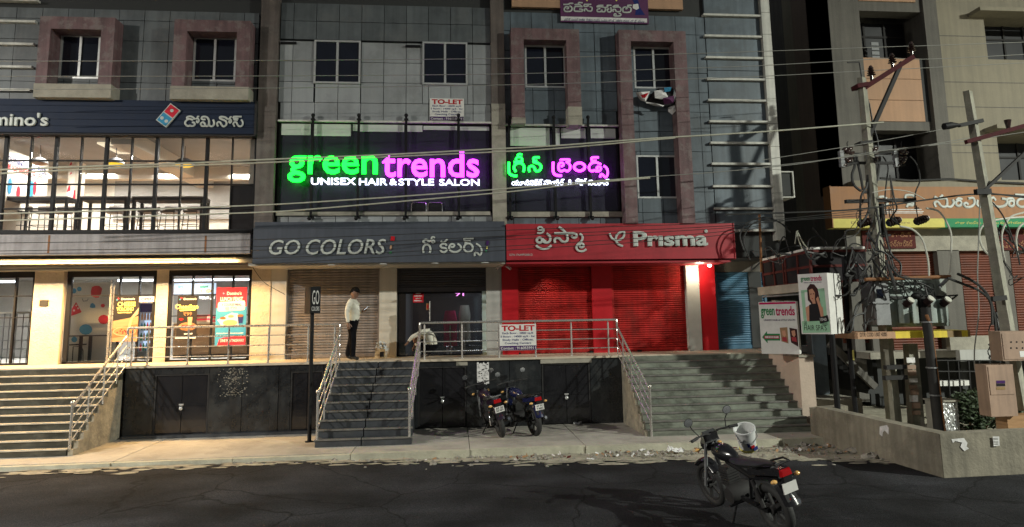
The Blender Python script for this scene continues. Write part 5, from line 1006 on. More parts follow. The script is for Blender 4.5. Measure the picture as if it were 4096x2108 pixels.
def nshut(a, b, c, d):
    Y = YR+.3; x0, x1, z0, z1 = R(a, b, c, d, Y); mb = MB(); mb.box(x0, x1, Y+.03, Y+.06, z0, z1); s = sub('roller_shutter', mb, 'orange_slat', nb); n = round((z1-z0)/.075); h = (z1-z0)/n; k = ('sl', round(x1-x0, 3), round(h, 4))
    pr = [(.0, 0), (-.018, h*.2), (-.026, h*.5), (-.018, h*.8), (.0, h*.96), (.02, h*.96), (.02, 0)]; q = MB().prism([(0, y, z) for y, z in pr], [(x1-x0, y, z) for y, z in pr]); me = bpy.data.meshes.new('slat'); me.from_pydata(q.v, [], q.f); me.materials.append(M['orange_slat'])
    for i in range(n): link('slat', me, s, Vector((x0, Y, z0+i*h))-wl(s))
nshut(3362, 1000, 3478, 1372); nshut(3540, 1002, 3768, 1400); nshut(3856, 1000, 4010, 1400); nshut(4060, 1000, 4400, 1400)
for a, c in ((3478, 3540), (3768, 3856), (4010, 4060)): r = R(a, 1000, c, 1405, YR+.1); mb = MB(); mb.box(r[0], r[1], YR+.1, YR+1.2, r[2]-.2, r[3]); sub('pillar', mb, 'grey_wall', nb)
zf = at(3700, 1402, YR-.2).z; mb = MB(); mb.box(xk, 30, YR-.6, YR+1.2, zf-.18, zf); sub('platform_slab', mb, 'bare', nb)
mb = MB(); mb.box(xk+.4, 30, YR+.3, YR+1.1, -.2, zf-.18); sub('plinth_wall', mb, 'joint', nb)
for k in range(9): mb = MB(); x = xk+.5+k*.85; mb.box(x, x+.16, YR-.1, YR+.1, -.2, zf-.18); sub('plinth_post', mb, 'joint', nb)
# side stair with a sloping concrete stringer and a teal pillar under it
st = thing('side_stair', 'dark outside stair with a sloping concrete edge beside the neighbouring building', 'staircase', (9.6, -1.0, 0))
a, b = at(3318, 1372, -1.2), at(3500, 1548, -1.2); mb = MB(); mb.bar(a, b, .12, .16); sub('stringer', mb, 'grey_wall', st)
for k in range(9):
    q = a+(b-a)*(k/9); mb = MB(); mb.box(q.x, q.x+.3, -1.1, .3, q.z-.3, q.z-.12); sub('step', mb, 'joint', st)
r = R(3258, 1340, 3312, 1606, -1.1); t = thing('teal_pillar', 'grey teal square pillar standing behind the hair spa light box', 'pillar', ((r[0]+r[1])/2, -1.1, 0)); sub('shaft', MB().box(r[0], r[1], -1.1, -.8, -.2, r[3]+.3), 'blue_grey' if 'blue_grey' in M else 'panel_blue', t); sub('base', MB().box(r[0]-.05, r[1]+.05, -1.15, -.75, -.2, r[2]+.02), 'bare', t)
r = R(3215, 1595, 3450, 1640, -2.0); tag(MB().box(r[0], r[1], -2.0, -1.0, -.25, r[3]-.02).build('side_platform', 'bare'), kind='structure')
# ---- red steel cage on a slab
cg = thing('steel_cage', 'rusty red steel mesh cage on a concrete slab beside the light boxes', 'cage', (9.2, -1.8, 2.6))
A0, A1, B0, B1 = at(3048, 1048, -1.0), at(3060, 1150, -1.0), at(3240, 1002, -2.3), at(3246, 1130, -2.3); C0, C1 = at(3462, 1000, -1.9), at(3470, 1120, -1.9)
def lerp(p, q, t): return p+(q-p)*t
for t_ in (0, .25, .45, .5, .75, 1): mb = MB(); mb.bar(lerp(A0, B0, t_), lerp(A1, B1, t_), .05, .05); sub('upright', mb, 'red_steel', cg)
for k in (0.02, .5, 1): mb = MB(); mb.bar(lerp(A0, A1, k), lerp(B0, B1, k), .05, .06); sub('cross_rail', mb, 'red_steel', cg); mb = MB(); mb.bar(lerp(B0, B1, k), lerp(C0, C1, k), .05, .06); sub('cross_rail', mb, 'red_steel', cg)
mb = MB(); mb.prism([A0, A1, B1, B0], [v+Vector((.03, .02, 0)) for v in (A0, A1, B1, B0)]); sub('mesh_sheet', mb, 'ink_black', cg)
mb = MB(); mb.prism([B0, B1, C1, C0], [v+Vector((0, .03, 0)) for v in (B0, B1, C1, C0)]); sub('mesh_sheet', mb, 'ink_black', cg)
for p, q, n in ((A0, B0, 3), (B0, C0, 4)):
    for i in range(n): u, v = lerp(p, q, (i+.04)/n), lerp(p, q, (i+.9)/n); up = Vector((0, -.02, .05)); sub('top_pipe', MB().tube([u+up, v+up], .035, 8), 'white_print' if (i != 2 or n == 3) else 'cable_grey', cg, True)
sb0 = at(3050, 1166, -1.0); sb1 = at(3215, 1150, -2.3); mb = MB(); mb.bar(sb0, sb1+(sb1-sb0)*.25, .3, .20); sub('slab', mb, 'bare', cg); mb = MB(); mb.tube([sb0+Vector((-.1, -.2, -.14)), sb1+Vector((.1, -.25, -.14))], .022, 6); sub('conduit', mb, 'galv', cg)
for p in (3120, 3170): a = at(p, 1200, -1.3); mb = MB(); mb.box(a.x-.1, a.x+.1, -1.25, -1.05, 0, a.z); sub('support', mb, 'bare', cg)
# ---------------------------------------------------------------- light boxes of the salon
def lightbox(name, label, top, bot, Y, w, d, ang, mats):
    c1 = at(*top, Y); c0 = at(*bot, Y); z0, z1 = c0.z, c1.z; x = (c0.x+c1.x)/2; P = Vector((x, Y, z0)); u = Vector((math.cos(ang), -math.sin(ang), 0)); n = Vector((-u.y*-1, 0, 0))
    n = Vector((-math.sin(ang), -math.cos(ang), 0)); t = thing(name, label, 'light box', (x, Y, z0)); h = z1-z0; L = P-u*w
    mb = MB(); q = [L, P, P-n*d, L-n*d]; mb.prism(q, [v+Vector((0, 0, h)) for v in q]); sub('cabinet', mb, mats, t)
    def F(pts, mat, nm='print', o=.003):
        mb = MB(); A = [L+u*(w*a)+Vector((0, 0, h*(1-b))) for a, b in pts]; mb.prism([v+n*o for v in A], A); return sub(nm, mb, mat, t)
    def TX(s, a, b, c, e, mat, bev=0):
        v, f = glyphs(s, bev, 0); x0, x1, y0, y1 = bbox(v); mb = MB(); mb.add([L+u*(w*(a+(c-a)*(k[0]-x0)/(x1-x0)))+Vector((0, 0, h*(1-e+(e-b)*(k[1]-y0)/(y1-y0))))+n*(.001+.004*(k[2] > 0)) for k in v], f); return sub('lettering', mb, mat, t)
    return t, F, TX, (L, P, u, n, w, d, h)
t, F, TX, G1 = lightbox('arrow_light_box', 'salon light box with a green arrow standing on the flank wall', (3178, 1205), (3204, 1417), -2.95, .80, .30, math.radians(36), 'white_print')
F([(.02, .01), (.99, .01), (.99, .045), (.02, .05)], 'ink_magenta'); TX('green', .05, .13, .42, .32, 'ink_green', .02); TX('trends', .45, .09, .95, .27, 'ink_magenta', .02); TX('UNISEX HAIR & STYLE SALON', .12, .335, .95, .37, 'ink_violet')
F([(.04, .68), (.18, .565), (.18, .615), (.52, .615), (.52, .745), (.18, .745), (.18, .80)], 'ink_green'); F([(.10, .655), (.5, .65), (.5, .71), (.10, .71)], 'ink_magenta', o=.006); [F([(.13+.045*k, .662), (.163+.045*k, .662), (.163+.045*k, .698), (.13+.045*k, .698)], 'paper', 'fine_print', .008) for k in range(8)]
for a, m in ((.53, 'wood'), (.78, 'hair_print')):
    F([(a, .50), (a+.2, .49+.04*(a > .6)), (a+.2, .80+.06*(a > .6)), (a+.02, .76+.02*(a > .6))], m); F([(a+.05, .56), (a+.14, .55), (a+.15, .64), (a+.11, .68), (a+.06, .64)], 'skin_print', o=.006); F([(a+.04, .68), (a+.16, .68), (a+.17, .77), (a+.05, .75)], 'red_board', o=.006)
t, F, TX, G2 = lightbox('portrait_light_box', 'tall salon light box with a portrait of a woman on a black post', (3308, 1091), (3325, 1337), -3.55, .64, .70, math.radians(53), 'white_print')
TX('green', .1, .06, .42, .14, 'ink_green', .02); TX('trends', .44, .03, .82, .125, 'ink_magenta', .02); TX('UNISEX HAIR STYLE SALON', .2, .14, .8, .155, 'ink_violet')
for p in ([(.08, .3), (.2, .29), (.2, .86), (.1, .86)], [(.7, .26), (.88, .25), (.9, .86), (.72, .86)], [(.08, .27), (.88, .25), (.88, .29), (.08, .31)]): F(p, 'pale_green')
F([(.03, .79), (.97, .76), (.97, .97), (.04, .985)], 'pale_green'); TX('HAIR SPA\'S', .1, .85, .86, .94, 'ink_black')
F([(.3, .24), (.42, .17), (.55, .18), (.66, .26), (.7, .42), (.72, .58), (.6, .56), (.4, .5), (.3, .44)], 'hair_print', o=.005); F([(.36, .27), (.48, .25), (.56, .32), (.54, .42), (.44, .47), (.38, .42)], 'skin_print', o=.008); F([(.44, .44), (.54, .42), (.56, .52), (.46, .52)], 'skin_print', o=.009)
F([(.2, .56), (.4, .51), (.62, .51), (.78, .56), (.8, .78), (.22, .79)], 'skin_print', o=.006); F([(.33, .52), (.43, .50), (.6, .50), (.68, .54), (.72, .78), (.3, .79)], 'ink_black', o=.010); F([(.58, .42), (.66, .38), (.74, .55), (.78, .7), (.7, .72), (.64, .52)], 'skin_print', o=.012)
for p in ([(.40, .335), (.445, .33), (.445, .345), (.40, .35)], [(.49, .33), (.535, .33), (.535, .345), (.49, .345)]): F(p, 'hair_print', o=.010)
F([(.43, .41), (.49, .405), (.46, .425)], 'ink_red', o=.010); F([(.62, .73), (.92, .69), (.95, .79), (.66, .83)], 'ink_black', o=.012); tx = TX('1040', .67, .735, .88, .785, 'paper')
for v in tx.data.vertices: v.co += G2[3]*.013
L, P, u, n, w, d, h = G2
mb = MB(); q = P-n*(d*.48)+u*.004; mb.bar(q, q+Vector((0, 0, h)), .012, .02); sub('side_seam', mb, 'joint', t)
pb = P-u*.02+n*-.06; mb = MB(); mb.tube([(pb.x-.0, pb.y, -.15), (pb.x, pb.y, P.z)], .06, 10); sub('post', mb, 'black_metal', t, True)
mb = MB(); mb.tube([P-n*.3+Vector((.02, 0, .02)), P-n*.33+Vector((.03, -.02, .3)), P-n*.42+Vector((.03, -.02, .36)), P-n*.5+Vector((.03, 0, .05))], .012, 5); sub('hanging_cable', mb, 'cable_grey', t)
# ---------------------------------------------------------------- low wall
lw = thing('low_wall', 'low weathered cement wall around the transformer with torn paper scraps', 'wall', (7.8, -5, 0)); HZ = .6
A, Bc, C = atz(3262, 1626, HZ), atz(3757, 1735, HZ), atz(4096, 1721, HZ); C = Bc+(C-Bc).normalized()*8; dn = Vector((0, 0, -.95))
s1 = Vector((.24, .06, 0)); 
mb = MB(); q = [A, Bc, Bc+Vector((.24, .2, 0)), A+s1]; mb.prism([v+dn for v in q], q); sub('wall_length', mb, 'low_wall', lw)
mb = MB(); q = [Bc+Vector((.005, -.005, 0)), C, C+Vector((0, .22, 0)), Bc+Vector((.245, .22, 0))]; mb.prism([v+dn for v in q], [v+Vector((0, 0, -.004)) for v in q]); sub('wall_length', mb, 'low_wall', lw)
mb = MB(); q = [A+Vector((0, -.0, 0)), A+Vector((.9, .3, 0)), A+Vector((.9, .55, 0)), A+Vector((0, .25, 0))]; mb.prism([v+dn for v in q], [v+Vector((0, 0, -.05)) for v in q]); sub('wall_length', mb, 'low_wall', lw)
def scrap(label, plane, pts, nm='torn_paper', mat='paper'):
    P3 = [atx(x, y, plane[1]-.006) if plane[0] == 'x' else at(x, y, plane[1]-.006) for x, y in pts]; off = Vector((.004, 0, 0)) if plane[0] == 'x' else Vector((0, .004, 0)); mb = MB(); mb.prism(P3, [v+off for v in P3]); return tag(mb.build(nm, mat), label, 'paper')
def xwall(px, py):           # point of the long wall face on this pixel
    d = ray(px, py); p1, p2 = A, Bc; nx = Vector((-(p2.y-p1.y), p2.x-p1.x, 0)); k = (p1-EYE).dot(nx)/d.dot(nx); return EYE+d*k
for lab, pts in (('torn white paper scrap on the long dark face of the low wall', ((3520, 1706), (3548, 1700), (3556, 1712), (3555, 1738), (3540, 1722), (3533, 1728), (3530, 1746), (3519, 1736))),):
    Q = [xwall(*p) for p in pts]; mb = MB(); mb.prism([v+Vector((-.006, 0, 0)) for v in Q], [v+Vector((-.002, 0, 0)) for v in Q]); tag(mb.build('torn_paper', 'paper'), lab, 'paper')
yw = Bc.y
scrap('torn white paper scrap on the pale front of the low wall', ('y', yw), ((3806, 1757), (3856, 1752), (3870, 1772), (3866, 1786), (3876, 1794), (3858, 1804), (3842, 1788), (3848, 1770), (3820, 1764), (3812, 1772)))
sheet_ = scrap('small printed white sheet on the pale front of the low wall', ('y', yw), ((3971, 1746), (3997, 1746), (3999, 1783), (3975, 1785)))
mb = MB()
for y in (1752, 1757, 1765, 1770, 1776): mb.prism([at(3976, y, yw-.012), at(3993, y, yw-.012), at(3993, y+2, yw-.012), at(3976, y+2, yw-.012)], [at(3976, y, yw-.009), at(3993, y, yw-.009), at(3993, y+2, yw-.009), at(3976, y+2, yw-.009)])
sub('printed_lines', mb, 'cable_grey', sheet_)
# ---------------------------------------------------------------- electric poles, transformer and cables
YP = -3.0; Q = lambda x, y, Y=YP: at(x, y, Y)
ep = thing('electric_pole', 'tall concrete electric pole with a slanting maroon cross arm beside the orange sign', 'pole', (Q(3575, 1670).x, YP, 0), None)
def pole_mesh(b, t, wb, wt, ang):
    c, s = math.cos(ang), math.sin(ang); mb = MB()
    def sq(p, w): return [p+Vector((x*c-y*s, x*s+y*c, 0)) for x, y in ((-w, -w*.7), (w, -w*.7), (w, w*.7), (-w, w*.7))]
    mb.prism(sq(b, wb), sq(t, wt)); return mb
pb_, pt_ = Vector((Q(3575, 1670).x, YP, -.2)), Q(3446, 312); sub('shaft', pole_mesh(pb_, pt_, .145, .088, math.radians(28)), 'pole', ep)
mb = MB(); mb.bar(Q(3418, 350), Q(3462, 342), .26, .10); sub('clamp', mb, 'maroon_steel', ep)
arm0, arm1 = Q(3456, 352), Q(3652, 228); mb = MB(); mb.bar(arm0, arm1, .11, .11); sub('cross_arm', mb, 'maroon_steel', ep)
mb = MB(); mb.bar(Q(3468, 562), Q(3606, 250), .085, .085); sub('brace', mb, 'dark_steel', ep); mb = MB(); mb.bar(Q(3430, 575), Q(3480, 570), .24, .06); sub('clamp', mb, 'dark_steel', ep)
mb = MB(); mb.tube([Q(3390, 250), Q(3436, 248), Q(3440, 262), Q(3452, 340), Q(3478, 420), Q(3490, 490), Q(3510, 560), Q(3512, 590)], .018, 6); sub('lightning_rod', mb, 'cable_dark', ep)
def insulator(x, y, s=1.0, Y=YP):
    p = Q(x, y, Y); k = .012*s; prof = [(.03, -.22)]; 
    for i in range(4): prof += [(.04, -.02+i*.055), (.105-.012*i, .0+i*.055), (.05, .03+i*.055)]
    mb = MB(); mb.lathe([(r*s, h*s) for r, h in prof]+[(.03*s, .24*s)], tuple(p), n=12); return sub('insulator', mb, 'insul', ep, True)
for x, y in ((3485, 300), (3569, 250), (3646, 204)): insulator(x, y, .95)
# drop-out fuse set on a cross arm
mb = MB(); mb.bar(Q(3362, 652), Q(3606, 652), .05, .06); mb.bar(Q(3362, 612), Q(3600, 618), .03, .03); sub('fuse_arm', mb, 'dark_steel', ep)
for i, x in enumerate((3366, 3468, 3582)):
    mb = MB(); mb.bar(Q(x-4, 604), Q(x+4, 668), .09, .09); sub('fuse_tube', mb, 'galv', ep)
    mb = MB()
    for dx, dy, r_ in ((14, 598, .05), (26, 606, .06), (34, 596, .045), (18, 636, .05), (30, 644, .055), (12, 660, .05), (42, 612, .04), (38, 634, .04)): a = Q(x+dx, dy); mb.lathe([(r_*.5, -.08), (r_, -.03), (r_, .03), (r_*.5, .08)], tuple(a), (1, .3, .4), 8)
    sub('fuse_insulator', mb, 'insul', ep, True)
    mb = MB(); mb.bar(Q(x+10, 590), Q(x+40, 600), .02, .03); mb.bar(Q(x+4, 668), Q(x+40, 660), .03, .03); mb.tube([Q(x+24, 592), Q(x+22, 572), Q(x+26, 566)], .012, 5); sub('fuse_bracket', mb, 'dark_steel', ep)
for k, pts in enumerate((((3415, 620), (3420, 660), (3408, 700), (3416, 740), (3444, 764)), ((3424, 620), (3440, 690), (3452, 760)), ((3520, 625), (3512, 690), (3500, 750)), ((3532, 625), (3552, 665), (3548, 710), (3540, 790), (3545, 860)), ((3640, 625), (3668, 660), (3680, 720), (3662, 770), (3660, 830)))): sub('jumper', MB().tube(smoothline([Q(*p) for p in pts]), .03 if k < 3 else .016, 6), 'cable_dark', ep, True)
for a, b, w_ in (((3382, 806), (3660, 800), .10), ((3450, 768), (3506, 768), .07), ((3466, 934), (3530, 930), .06), ((3466, 962), (3560, 940), .06)): mb = MB(); mb.bar(Q(*a), Q(*b), w_, w_*.8); sub('cross_arm', mb, 'dark_steel', ep)
mb = MB(); mb.tube([Q(3522, 815), Q(3526, 880), Q(3530, 940)], .075, 10); sub('cable_sleeve', mb, 'black_metal', ep, True)
for x, y in ((3436, 892), (3552, 888), (3662, 882)):
    a, b = Q(x, y+6), Q(x+46, y-10); mb = MB(); mb.tube([a, b], .075, 10); 
    for k in range(4): c = lerp(a, b, .15+.2*k); mb.lathe([(.07, -.015), (.1, 0), (.07, .015)], tuple(c), tuple(b-a), 10)
    sub('surge_arrester', mb, 'insul', ep, True); mb = MB(); mb.tube([b, b+(b-a).normalized()*.02], .06, 10); sub('arrester_cap', mb, 'porcelain', ep)
    mb = MB(); mb.tube([Q(x+10, y-8), Q(x+4, y-40), Q(x+4, y-60)], .012, 5); mb.bar(Q(x-4, y-48), Q(x+14, y-50), .02, .03); sub('arrester_bracket', mb, 'dark_steel', ep)
# transformer on a yellow girder between two posts
YT = -3.15; tr = thing('transformer', 'grey green pole mounted transformer with dark bushings above the yellow girder', 'transformer', (Q(3670, 1300, YT).x, YT, Q(3670, 1310, YT).z))
r = R(3556, 1118, 3790, 1306, YT); mb = MB(); mb.box(r[0], r[1], YT, YT+.7, r[2], r[3]); sub('tank', mb, 'tank', tr); mb = MB(); mb.box(r[0]-.05, r[1]+.05, YT-.05, YT+.75, r[2]+.62, r[2]+.68); sub('tank_rim', mb, 'dark_steel', tr)
for k in range(5): x = r[0]+.18+k*(r[1]-r[0]-.3)/5; mb = MB(); mb.box(x, x+.13, YT-.2, YT-.0, r[2]+.08, r[2]+.6); sub('radiator_fin', mb, 'tank' if k != 2 else 'dark_steel', tr)
for i, (x, y) in enumerate(((3644, 1200), (3724, 1194), (3792, 1198))):
    a = Q(x-22, y+20, YT-.2); b = Q(x, y, YT-.34); mb = MB()
    for k in range(5): c = lerp(a, b, k/5); mb.lathe([(.05, -.025), (.085, 0), (.05, .025)], tuple(c), tuple(b-a), 10)
    mb.tube([a, b], .05, 8); sub('bushing', mb, 'insul', tr, True); mb = MB(); d_ = (b-a).normalized(); mb.lathe([(.075, -.01), (.075, .02), (.035, .022)], tuple(b), tuple(d_), 12); sub('bushing_cap', mb, 'porcelain', tr, True)
mb = MB(); rr_ = random.Random(11)
for k in range(1): a = Q(3575+rr_.random()*200, 1150+rr_.random()*60, YT-.15); mb.ball(tuple(a), .05+.05*rr_.random(), 8, 5, sc=(1.4, .8, .8))
sub('terminal_cover', mb, 'black_metal', tr, True)
r2 = R(3500, 1112, 3556, 1300, YT-.1); mb = MB(); mb.box(r2[0], r2[1], YT-.12, YT+.35, r2[2], r2[3]); sub('control_box', mb, 'galv', tr); r3 = R(3508, 1156, 3534, 1192, YT-.13); mb = MB(); mb.box(r3[0], r3[1], YT-.13, YT-.12, r3[2], r3[3]); sub('box_window', mb, 'dark_glass', tr); r4 = R(3490, 1207, 3562, 1214, YT-.15); mb = MB(); mb.box(r4[0], r4[1], YT-.15, YT+.36, r4[2], r4[3]); sub('box_ledge', mb, 'galv', tr)
gz = R(3431, 1325, 3880, 1352, YT-.3); xs_ = [at(p, 1340, YT-.3).x for p in (3431, 3582, 3790, 3848, 3872, 3882)]
gi = thing('yellow_girder', 'yellow and brown painted girder under the transformer with stencilled code', 'girder', ((gz[0]+gz[1])/2, YT-.3, gz[2]))
for i, m in enumerate(('orange_wall', 'yellow', 'brown_paint', 'yellow', 'brown_paint')):
    mb = MB(); mb.box(xs_[i], xs_[i+1]-.001, YT-.3, YT+.6, gz[2], gz[3]); sub('girder_length', mb, m, gi)
mb = MB(); text(mb, 'DTR COD 1307 4205', R(3440, 1330, 3548, 1346, YT-.3), YT-.3, .003); sub('stencil', mb, 'ink_black', gi)
mb = MB(); mb.tube([Q(3460, 1118, YT-.2), Q(3800, 1106, YT-.2)], .04, 8); sub('top_pipe', mb, 'rust', tr, True); mb = MB(); mb.tube([Q(3800, 1106, YT-.2), Q(3755, 1150, YT-.2)], .04, 8); sub('elbow_pipe', mb, 'galv', tr, True)
for x0_, x1_, m in ((3712, 3760, 'dark_steel'), (3690, 3745, 'black_metal')):
    pass
rp = thing('cable_riser_pipe', 'dark steel riser pipe standing in front of the transformer', 'pipe', (Q(3755, 1710, -3.6).x, -3.6, 0)); sub('pipe', MB().tube([(Q(3755, 1712, -3.6).x, -3.6, -.2), Q(3702, 1230, -3.6)], .10, 10), 'dark_steel', rp, True)
for y in (1288, 1470, 1580): a = Q(3700+(y-1230)*.112, y, -3.6); sub('strap', MB().lathe([(.115, -.015), (.115, .015)], tuple(a), n=12), 'galv', rp)
sub('cable', MB().tube([(Q(3770, 1712, -3.6).x, -3.66, -.2), Q(3722, 1300, -3.66), Q(3706, 1260, -3.7)], .035, 6), 'rust', rp, True)
rp2 = thing('cable_post', 'thin leaning black cable post left of the concrete pole', 'post', (Q(3418, 1650, -2.7).x, -2.7, 0)); sub('pipe', MB().tube([(Q(3424, 1648, -2.7).x, -2.7, -.2), Q(3390, 1300, -2.7), Q(3376, 1020, -2.7)], .055, 8), 'black_metal', rp2, True); mb = MB(); mb.bar(Q(3412, 1400, -2.75), Q(3414, 1440, -2.75), .03, .03); sub('marker', mb, 'sign_yellow', rp2)
pp = thing('papered_post', 'short square post covered with torn pasted paper under the transformer', 'post', (Q(3655, 1670, -2.8).x, -2.8, 0)); sub('shaft', pole_mesh(Vector((Q(3662, 1675, -2.8).x, -2.8, -.2)), Q(3640, 1375, -2.8), .14, .12, .1), 'pole', pp)
for k in range(9): a = Q(3640+k*2.6+rr_.uniform(-4, 4), 1440+k*26, -2.93); mb = MB(); mb.box(a.x-.09, a.x+.11, -2.945, -2.935, a.z-.06, a.z+.07*rr_.random()+.02); sub('paper_layer', mb, 'box_peach' if k % 3 else 'paper', pp)
for a, b in (((3540, 1470), (3620, 1466)), ((3536, 1512), (3624, 1508))): mb = MB(); mb.bar(Q(*a, -3.25), Q(*b, -3.25), .12, .09); sub('clamp', mb, 'dark_steel', ep)
# right pole, leaning, with its arm and boxes
e2 = thing('electric_pole', 'leaning concrete electric pole near the right edge with two peach metal boxes', 'pole', (Q(4060, 1560, -4).x, -4, 0)); p0, p1 = Q(4085, 1640, -4), Q(3870, 366, -4); sub('shaft', pole_mesh(p0, p1, .145, .09, math.radians(30)), 'pole', e2)
mb = MB(); mb.bar(Q(3864, 568, -4.1), Q(4110, 500, -4.1), .09, .09); sub('cross_arm', mb, 'maroon_steel', e2); mb = MB(); mb.bar(Q(3836, 502, -4.1), Q(3930, 482, -4.1), .07, .08); sub('cross_arm', mb, 'dark_steel', e2)
mb = MB(); mb.tube([Q(3776, 506, -4.15), Q(3800, 502, -4.15), Q(3840, 500, -4.15)], [.075, .08, .03], 10); sub('street_lamp_head', mb, 'black_metal', e2, True); mb = MB(); mb.tube([Q(4034, 520, -4.1), Q(4030, 480, -4.1)], [.03, .07], 8); sub('insulator', mb, 'insul', e2)
mb = MB(); mb.bar(Q(3930, 768, -4.1), Q(4110, 600, -4.1), .06, .06); sub('stay_arm', mb, 'dark_steel', e2); mb = MB(); mb.bar(Q(3902, 768, -4.15), Q(3960, 766, -4.15), .1, .12); sub('clamp', mb, 'black_metal', e2); mb = MB(); mb.bar(Q(3968, 1196, -4.2), Q(4024, 1190, -4.2), .06, .1); sub('clamp', mb, 'dark_steel', e2)
for lab, px, Y in (('peach metal distribution box with round holes high on the leaning pole', (4006, 1324, 4190, 1442), -4.5), ('lower peach metal meter box with a torn label on the leaning pole', (3955, 1458, 4062, 1666), -4.4)):
    r = R(*px, Y); t = thing('meter_box', lab, 'box', ((r[0]+r[1])/2, Y, r[2]), 'peach metal boxes'); mb = MB(); mb.box(r[0], r[1], Y, Y+.3, r[2], r[3]); sub('case', mb, 'box_peach', t); mb = MB(); mb.box(r[0]+.03, r[1]-.03, Y-.012, Y, r[2]+(r[3]-r[2])*(.05 if px[1] < 1400 else .42), r[3]-.04); sub('door', mb, 'box_peach', t)
    if px[1] < 1400:
        for i in range(4):
            for j in range(2): c = at(4044+i*23, 1368+j*24, Y-.013); mb = MB(); mb.lathe([(.018, 0), (.018, .004)], tuple(c), (0, -1, 0), 10); sub('vent_hole', mb, 'ink_black', t)
        q = at(4090, 1416, Y-.012); mb = MB(); mb.box(q.x-.06, q.x+.1, Y-.016, Y-.012, q.z-.06, q.z+.06); sub('label_plate', mb, 'paper', t)
    else:
        for y, m in ((1528, 'ink_violet'), (1540, 'ink_black'), (1554, 'brown_paint')): q = R(3985, y-6, 4020, y+5, Y-.012); mb = MB(); mb.box(q[0], q[1], Y-.016, Y-.0121, q[2], q[3]); sub('label_plate', mb, m, t)
r = R(4030, 1660, 4200, 1710, -4.3); mb = MB(); mb.box(r[0], r[1], -4.3, -4.0, r[2]-.3, r[3]); tag(mb.build('yellow_block', 'wood'), 'small dull yellow block below the lower meter box', 'block')
r = R(3756, 1604, 3832, 1712, -3.3); t = thing('foil_box', 'box wrapped in crumpled silver foil beside the riser pipe', 'box', ((r[0]+r[1])/2, -3.3, r[2])); mb = MB(); nxx = 22
P_ = [[Vector((r[0]+(r[1]-r[0])*i/nxx, -3.3-rr_.random()*.035, r[2]-.25+(r[3]-r[2]+.25)*j/nxx)) for i in range(nxx+1)] for j in range(nxx+1)]
mb.add([v for row in P_ for v in row], [(j*(nxx+1)+i, j*(nxx+1)+i+1, (j+1)*(nxx+1)+i+1, (j+1)*(nxx+1)+i) for j in range(nxx) for i in range(nxx)]); sub('foil', mb, 'alu', t); mb = MB(); mb.box(r[0], r[1], -3.29, -2.9, r[2]-.25, r[3]-.02); sub('carton', mb, 'bare', t); mb = MB(); mb.box(r[0]-.04, r[1]+.04, -3.36, -2.88, r[3]-.01, r[3]+.02); sub('cover_slab', mb, 'bare', t)
# bits in the shade below the neighbour's platform
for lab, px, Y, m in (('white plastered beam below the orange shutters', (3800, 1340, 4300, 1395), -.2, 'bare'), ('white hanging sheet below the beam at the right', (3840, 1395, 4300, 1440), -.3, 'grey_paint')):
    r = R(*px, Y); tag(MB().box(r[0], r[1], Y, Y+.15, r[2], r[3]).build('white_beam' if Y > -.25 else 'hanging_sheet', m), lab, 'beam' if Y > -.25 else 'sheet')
fe = thing('dark_railing', 'thin dark railing in the shade below the orange shutters', 'railing', (Q(3900, 1600, -.8).x, -.8, 0))
for x in range(3790, 4100, 42): a, b = Q(x, 1440, -.8), Q(x+14, 1640, -.8); sub('upright', MB().tube([a, b], .02, 5), 'dark_steel', fe)
for y in (1442, 1486): sub('cross_rail', MB().tube([Q(3740, y, -.8), Q(4150, y, -.8)], .018, 5), 'dark_steel', fe)
for lab, px in (('left white ledge piece in the shade behind the railing', (3752, 1524, 3790, 1544)), ('middle white ledge piece in the shade behind the railing', (3798, 1524, 3836, 1544)), ('right white ledge piece in the shade behind the railing', (3844, 1522, 3882, 1542))):
    r = R(*px, -.5); tag(MB().box(r[0], r[1], -.5, -.3, r[2], r[3]).build('ledge_piece', 'white_print'), lab, 'ledge')
# leafy shrub behind the low wall
def shrub(name, label, c, rad, n, seed):
    t = thing(name, label, 'shrub', (c.x, c.y, 0)); rs = random.Random(seed); mb = MB()
    for k in range(n):
        d = Vector((rs.gauss(0, 1), rs.gauss(0, 1), rs.gauss(0, 1))).normalized()*(rs.random()**.4); p = Vector((c.x+d.x*rad[0], c.y+d.y*rad[1], c.z+d.z*rad[2])); p += Vector((noise.noise(p*3), noise.noise(p*3+Vector((9, 0, 0))), noise.noise(p*3+Vector((0, 9, 0)))))*.12
        a = Vector((rs.uniform(-1, 1), rs.uniform(-1, 1), rs.uniform(-.6, .6))).normalized(); b = a.orthogonal(); s = rs.uniform(.025, .05); mb.add([p-a*s*1.6, p-b*s*.6, p+a*s*1.6, p+b*s*.6], [(0, 1, 2, 3)])
    o = sub('foliage', mb, 'foliage', t); o['kind'] = 'stuff'
    mb = MB()
    for k in range(7): q = Vector((c.x+rs.uniform(-.3, .3)*rad[0], c.y, -.1)); mb.tube([q, q+Vector((rs.uniform(-.4, .4)*rad[0], rs.uniform(-.1, .1), c.z+.1))], [.02, .008], 5)
    st_ = sub('stem', mb, 'wood', t); st_['kind'] = 'stuff'
shrub('leafy_shrub', 'leafy green shrub growing behind the low wall below the lower meter box', Q(3905, 1650, -2.9), (.62, .35, .55), 1500, 4); shrub('leafy_shrub', 'small dark shrub at the right edge behind the meter box', Q(4060, 1610, -2.5), (.4, .3, .5), 600, 8)
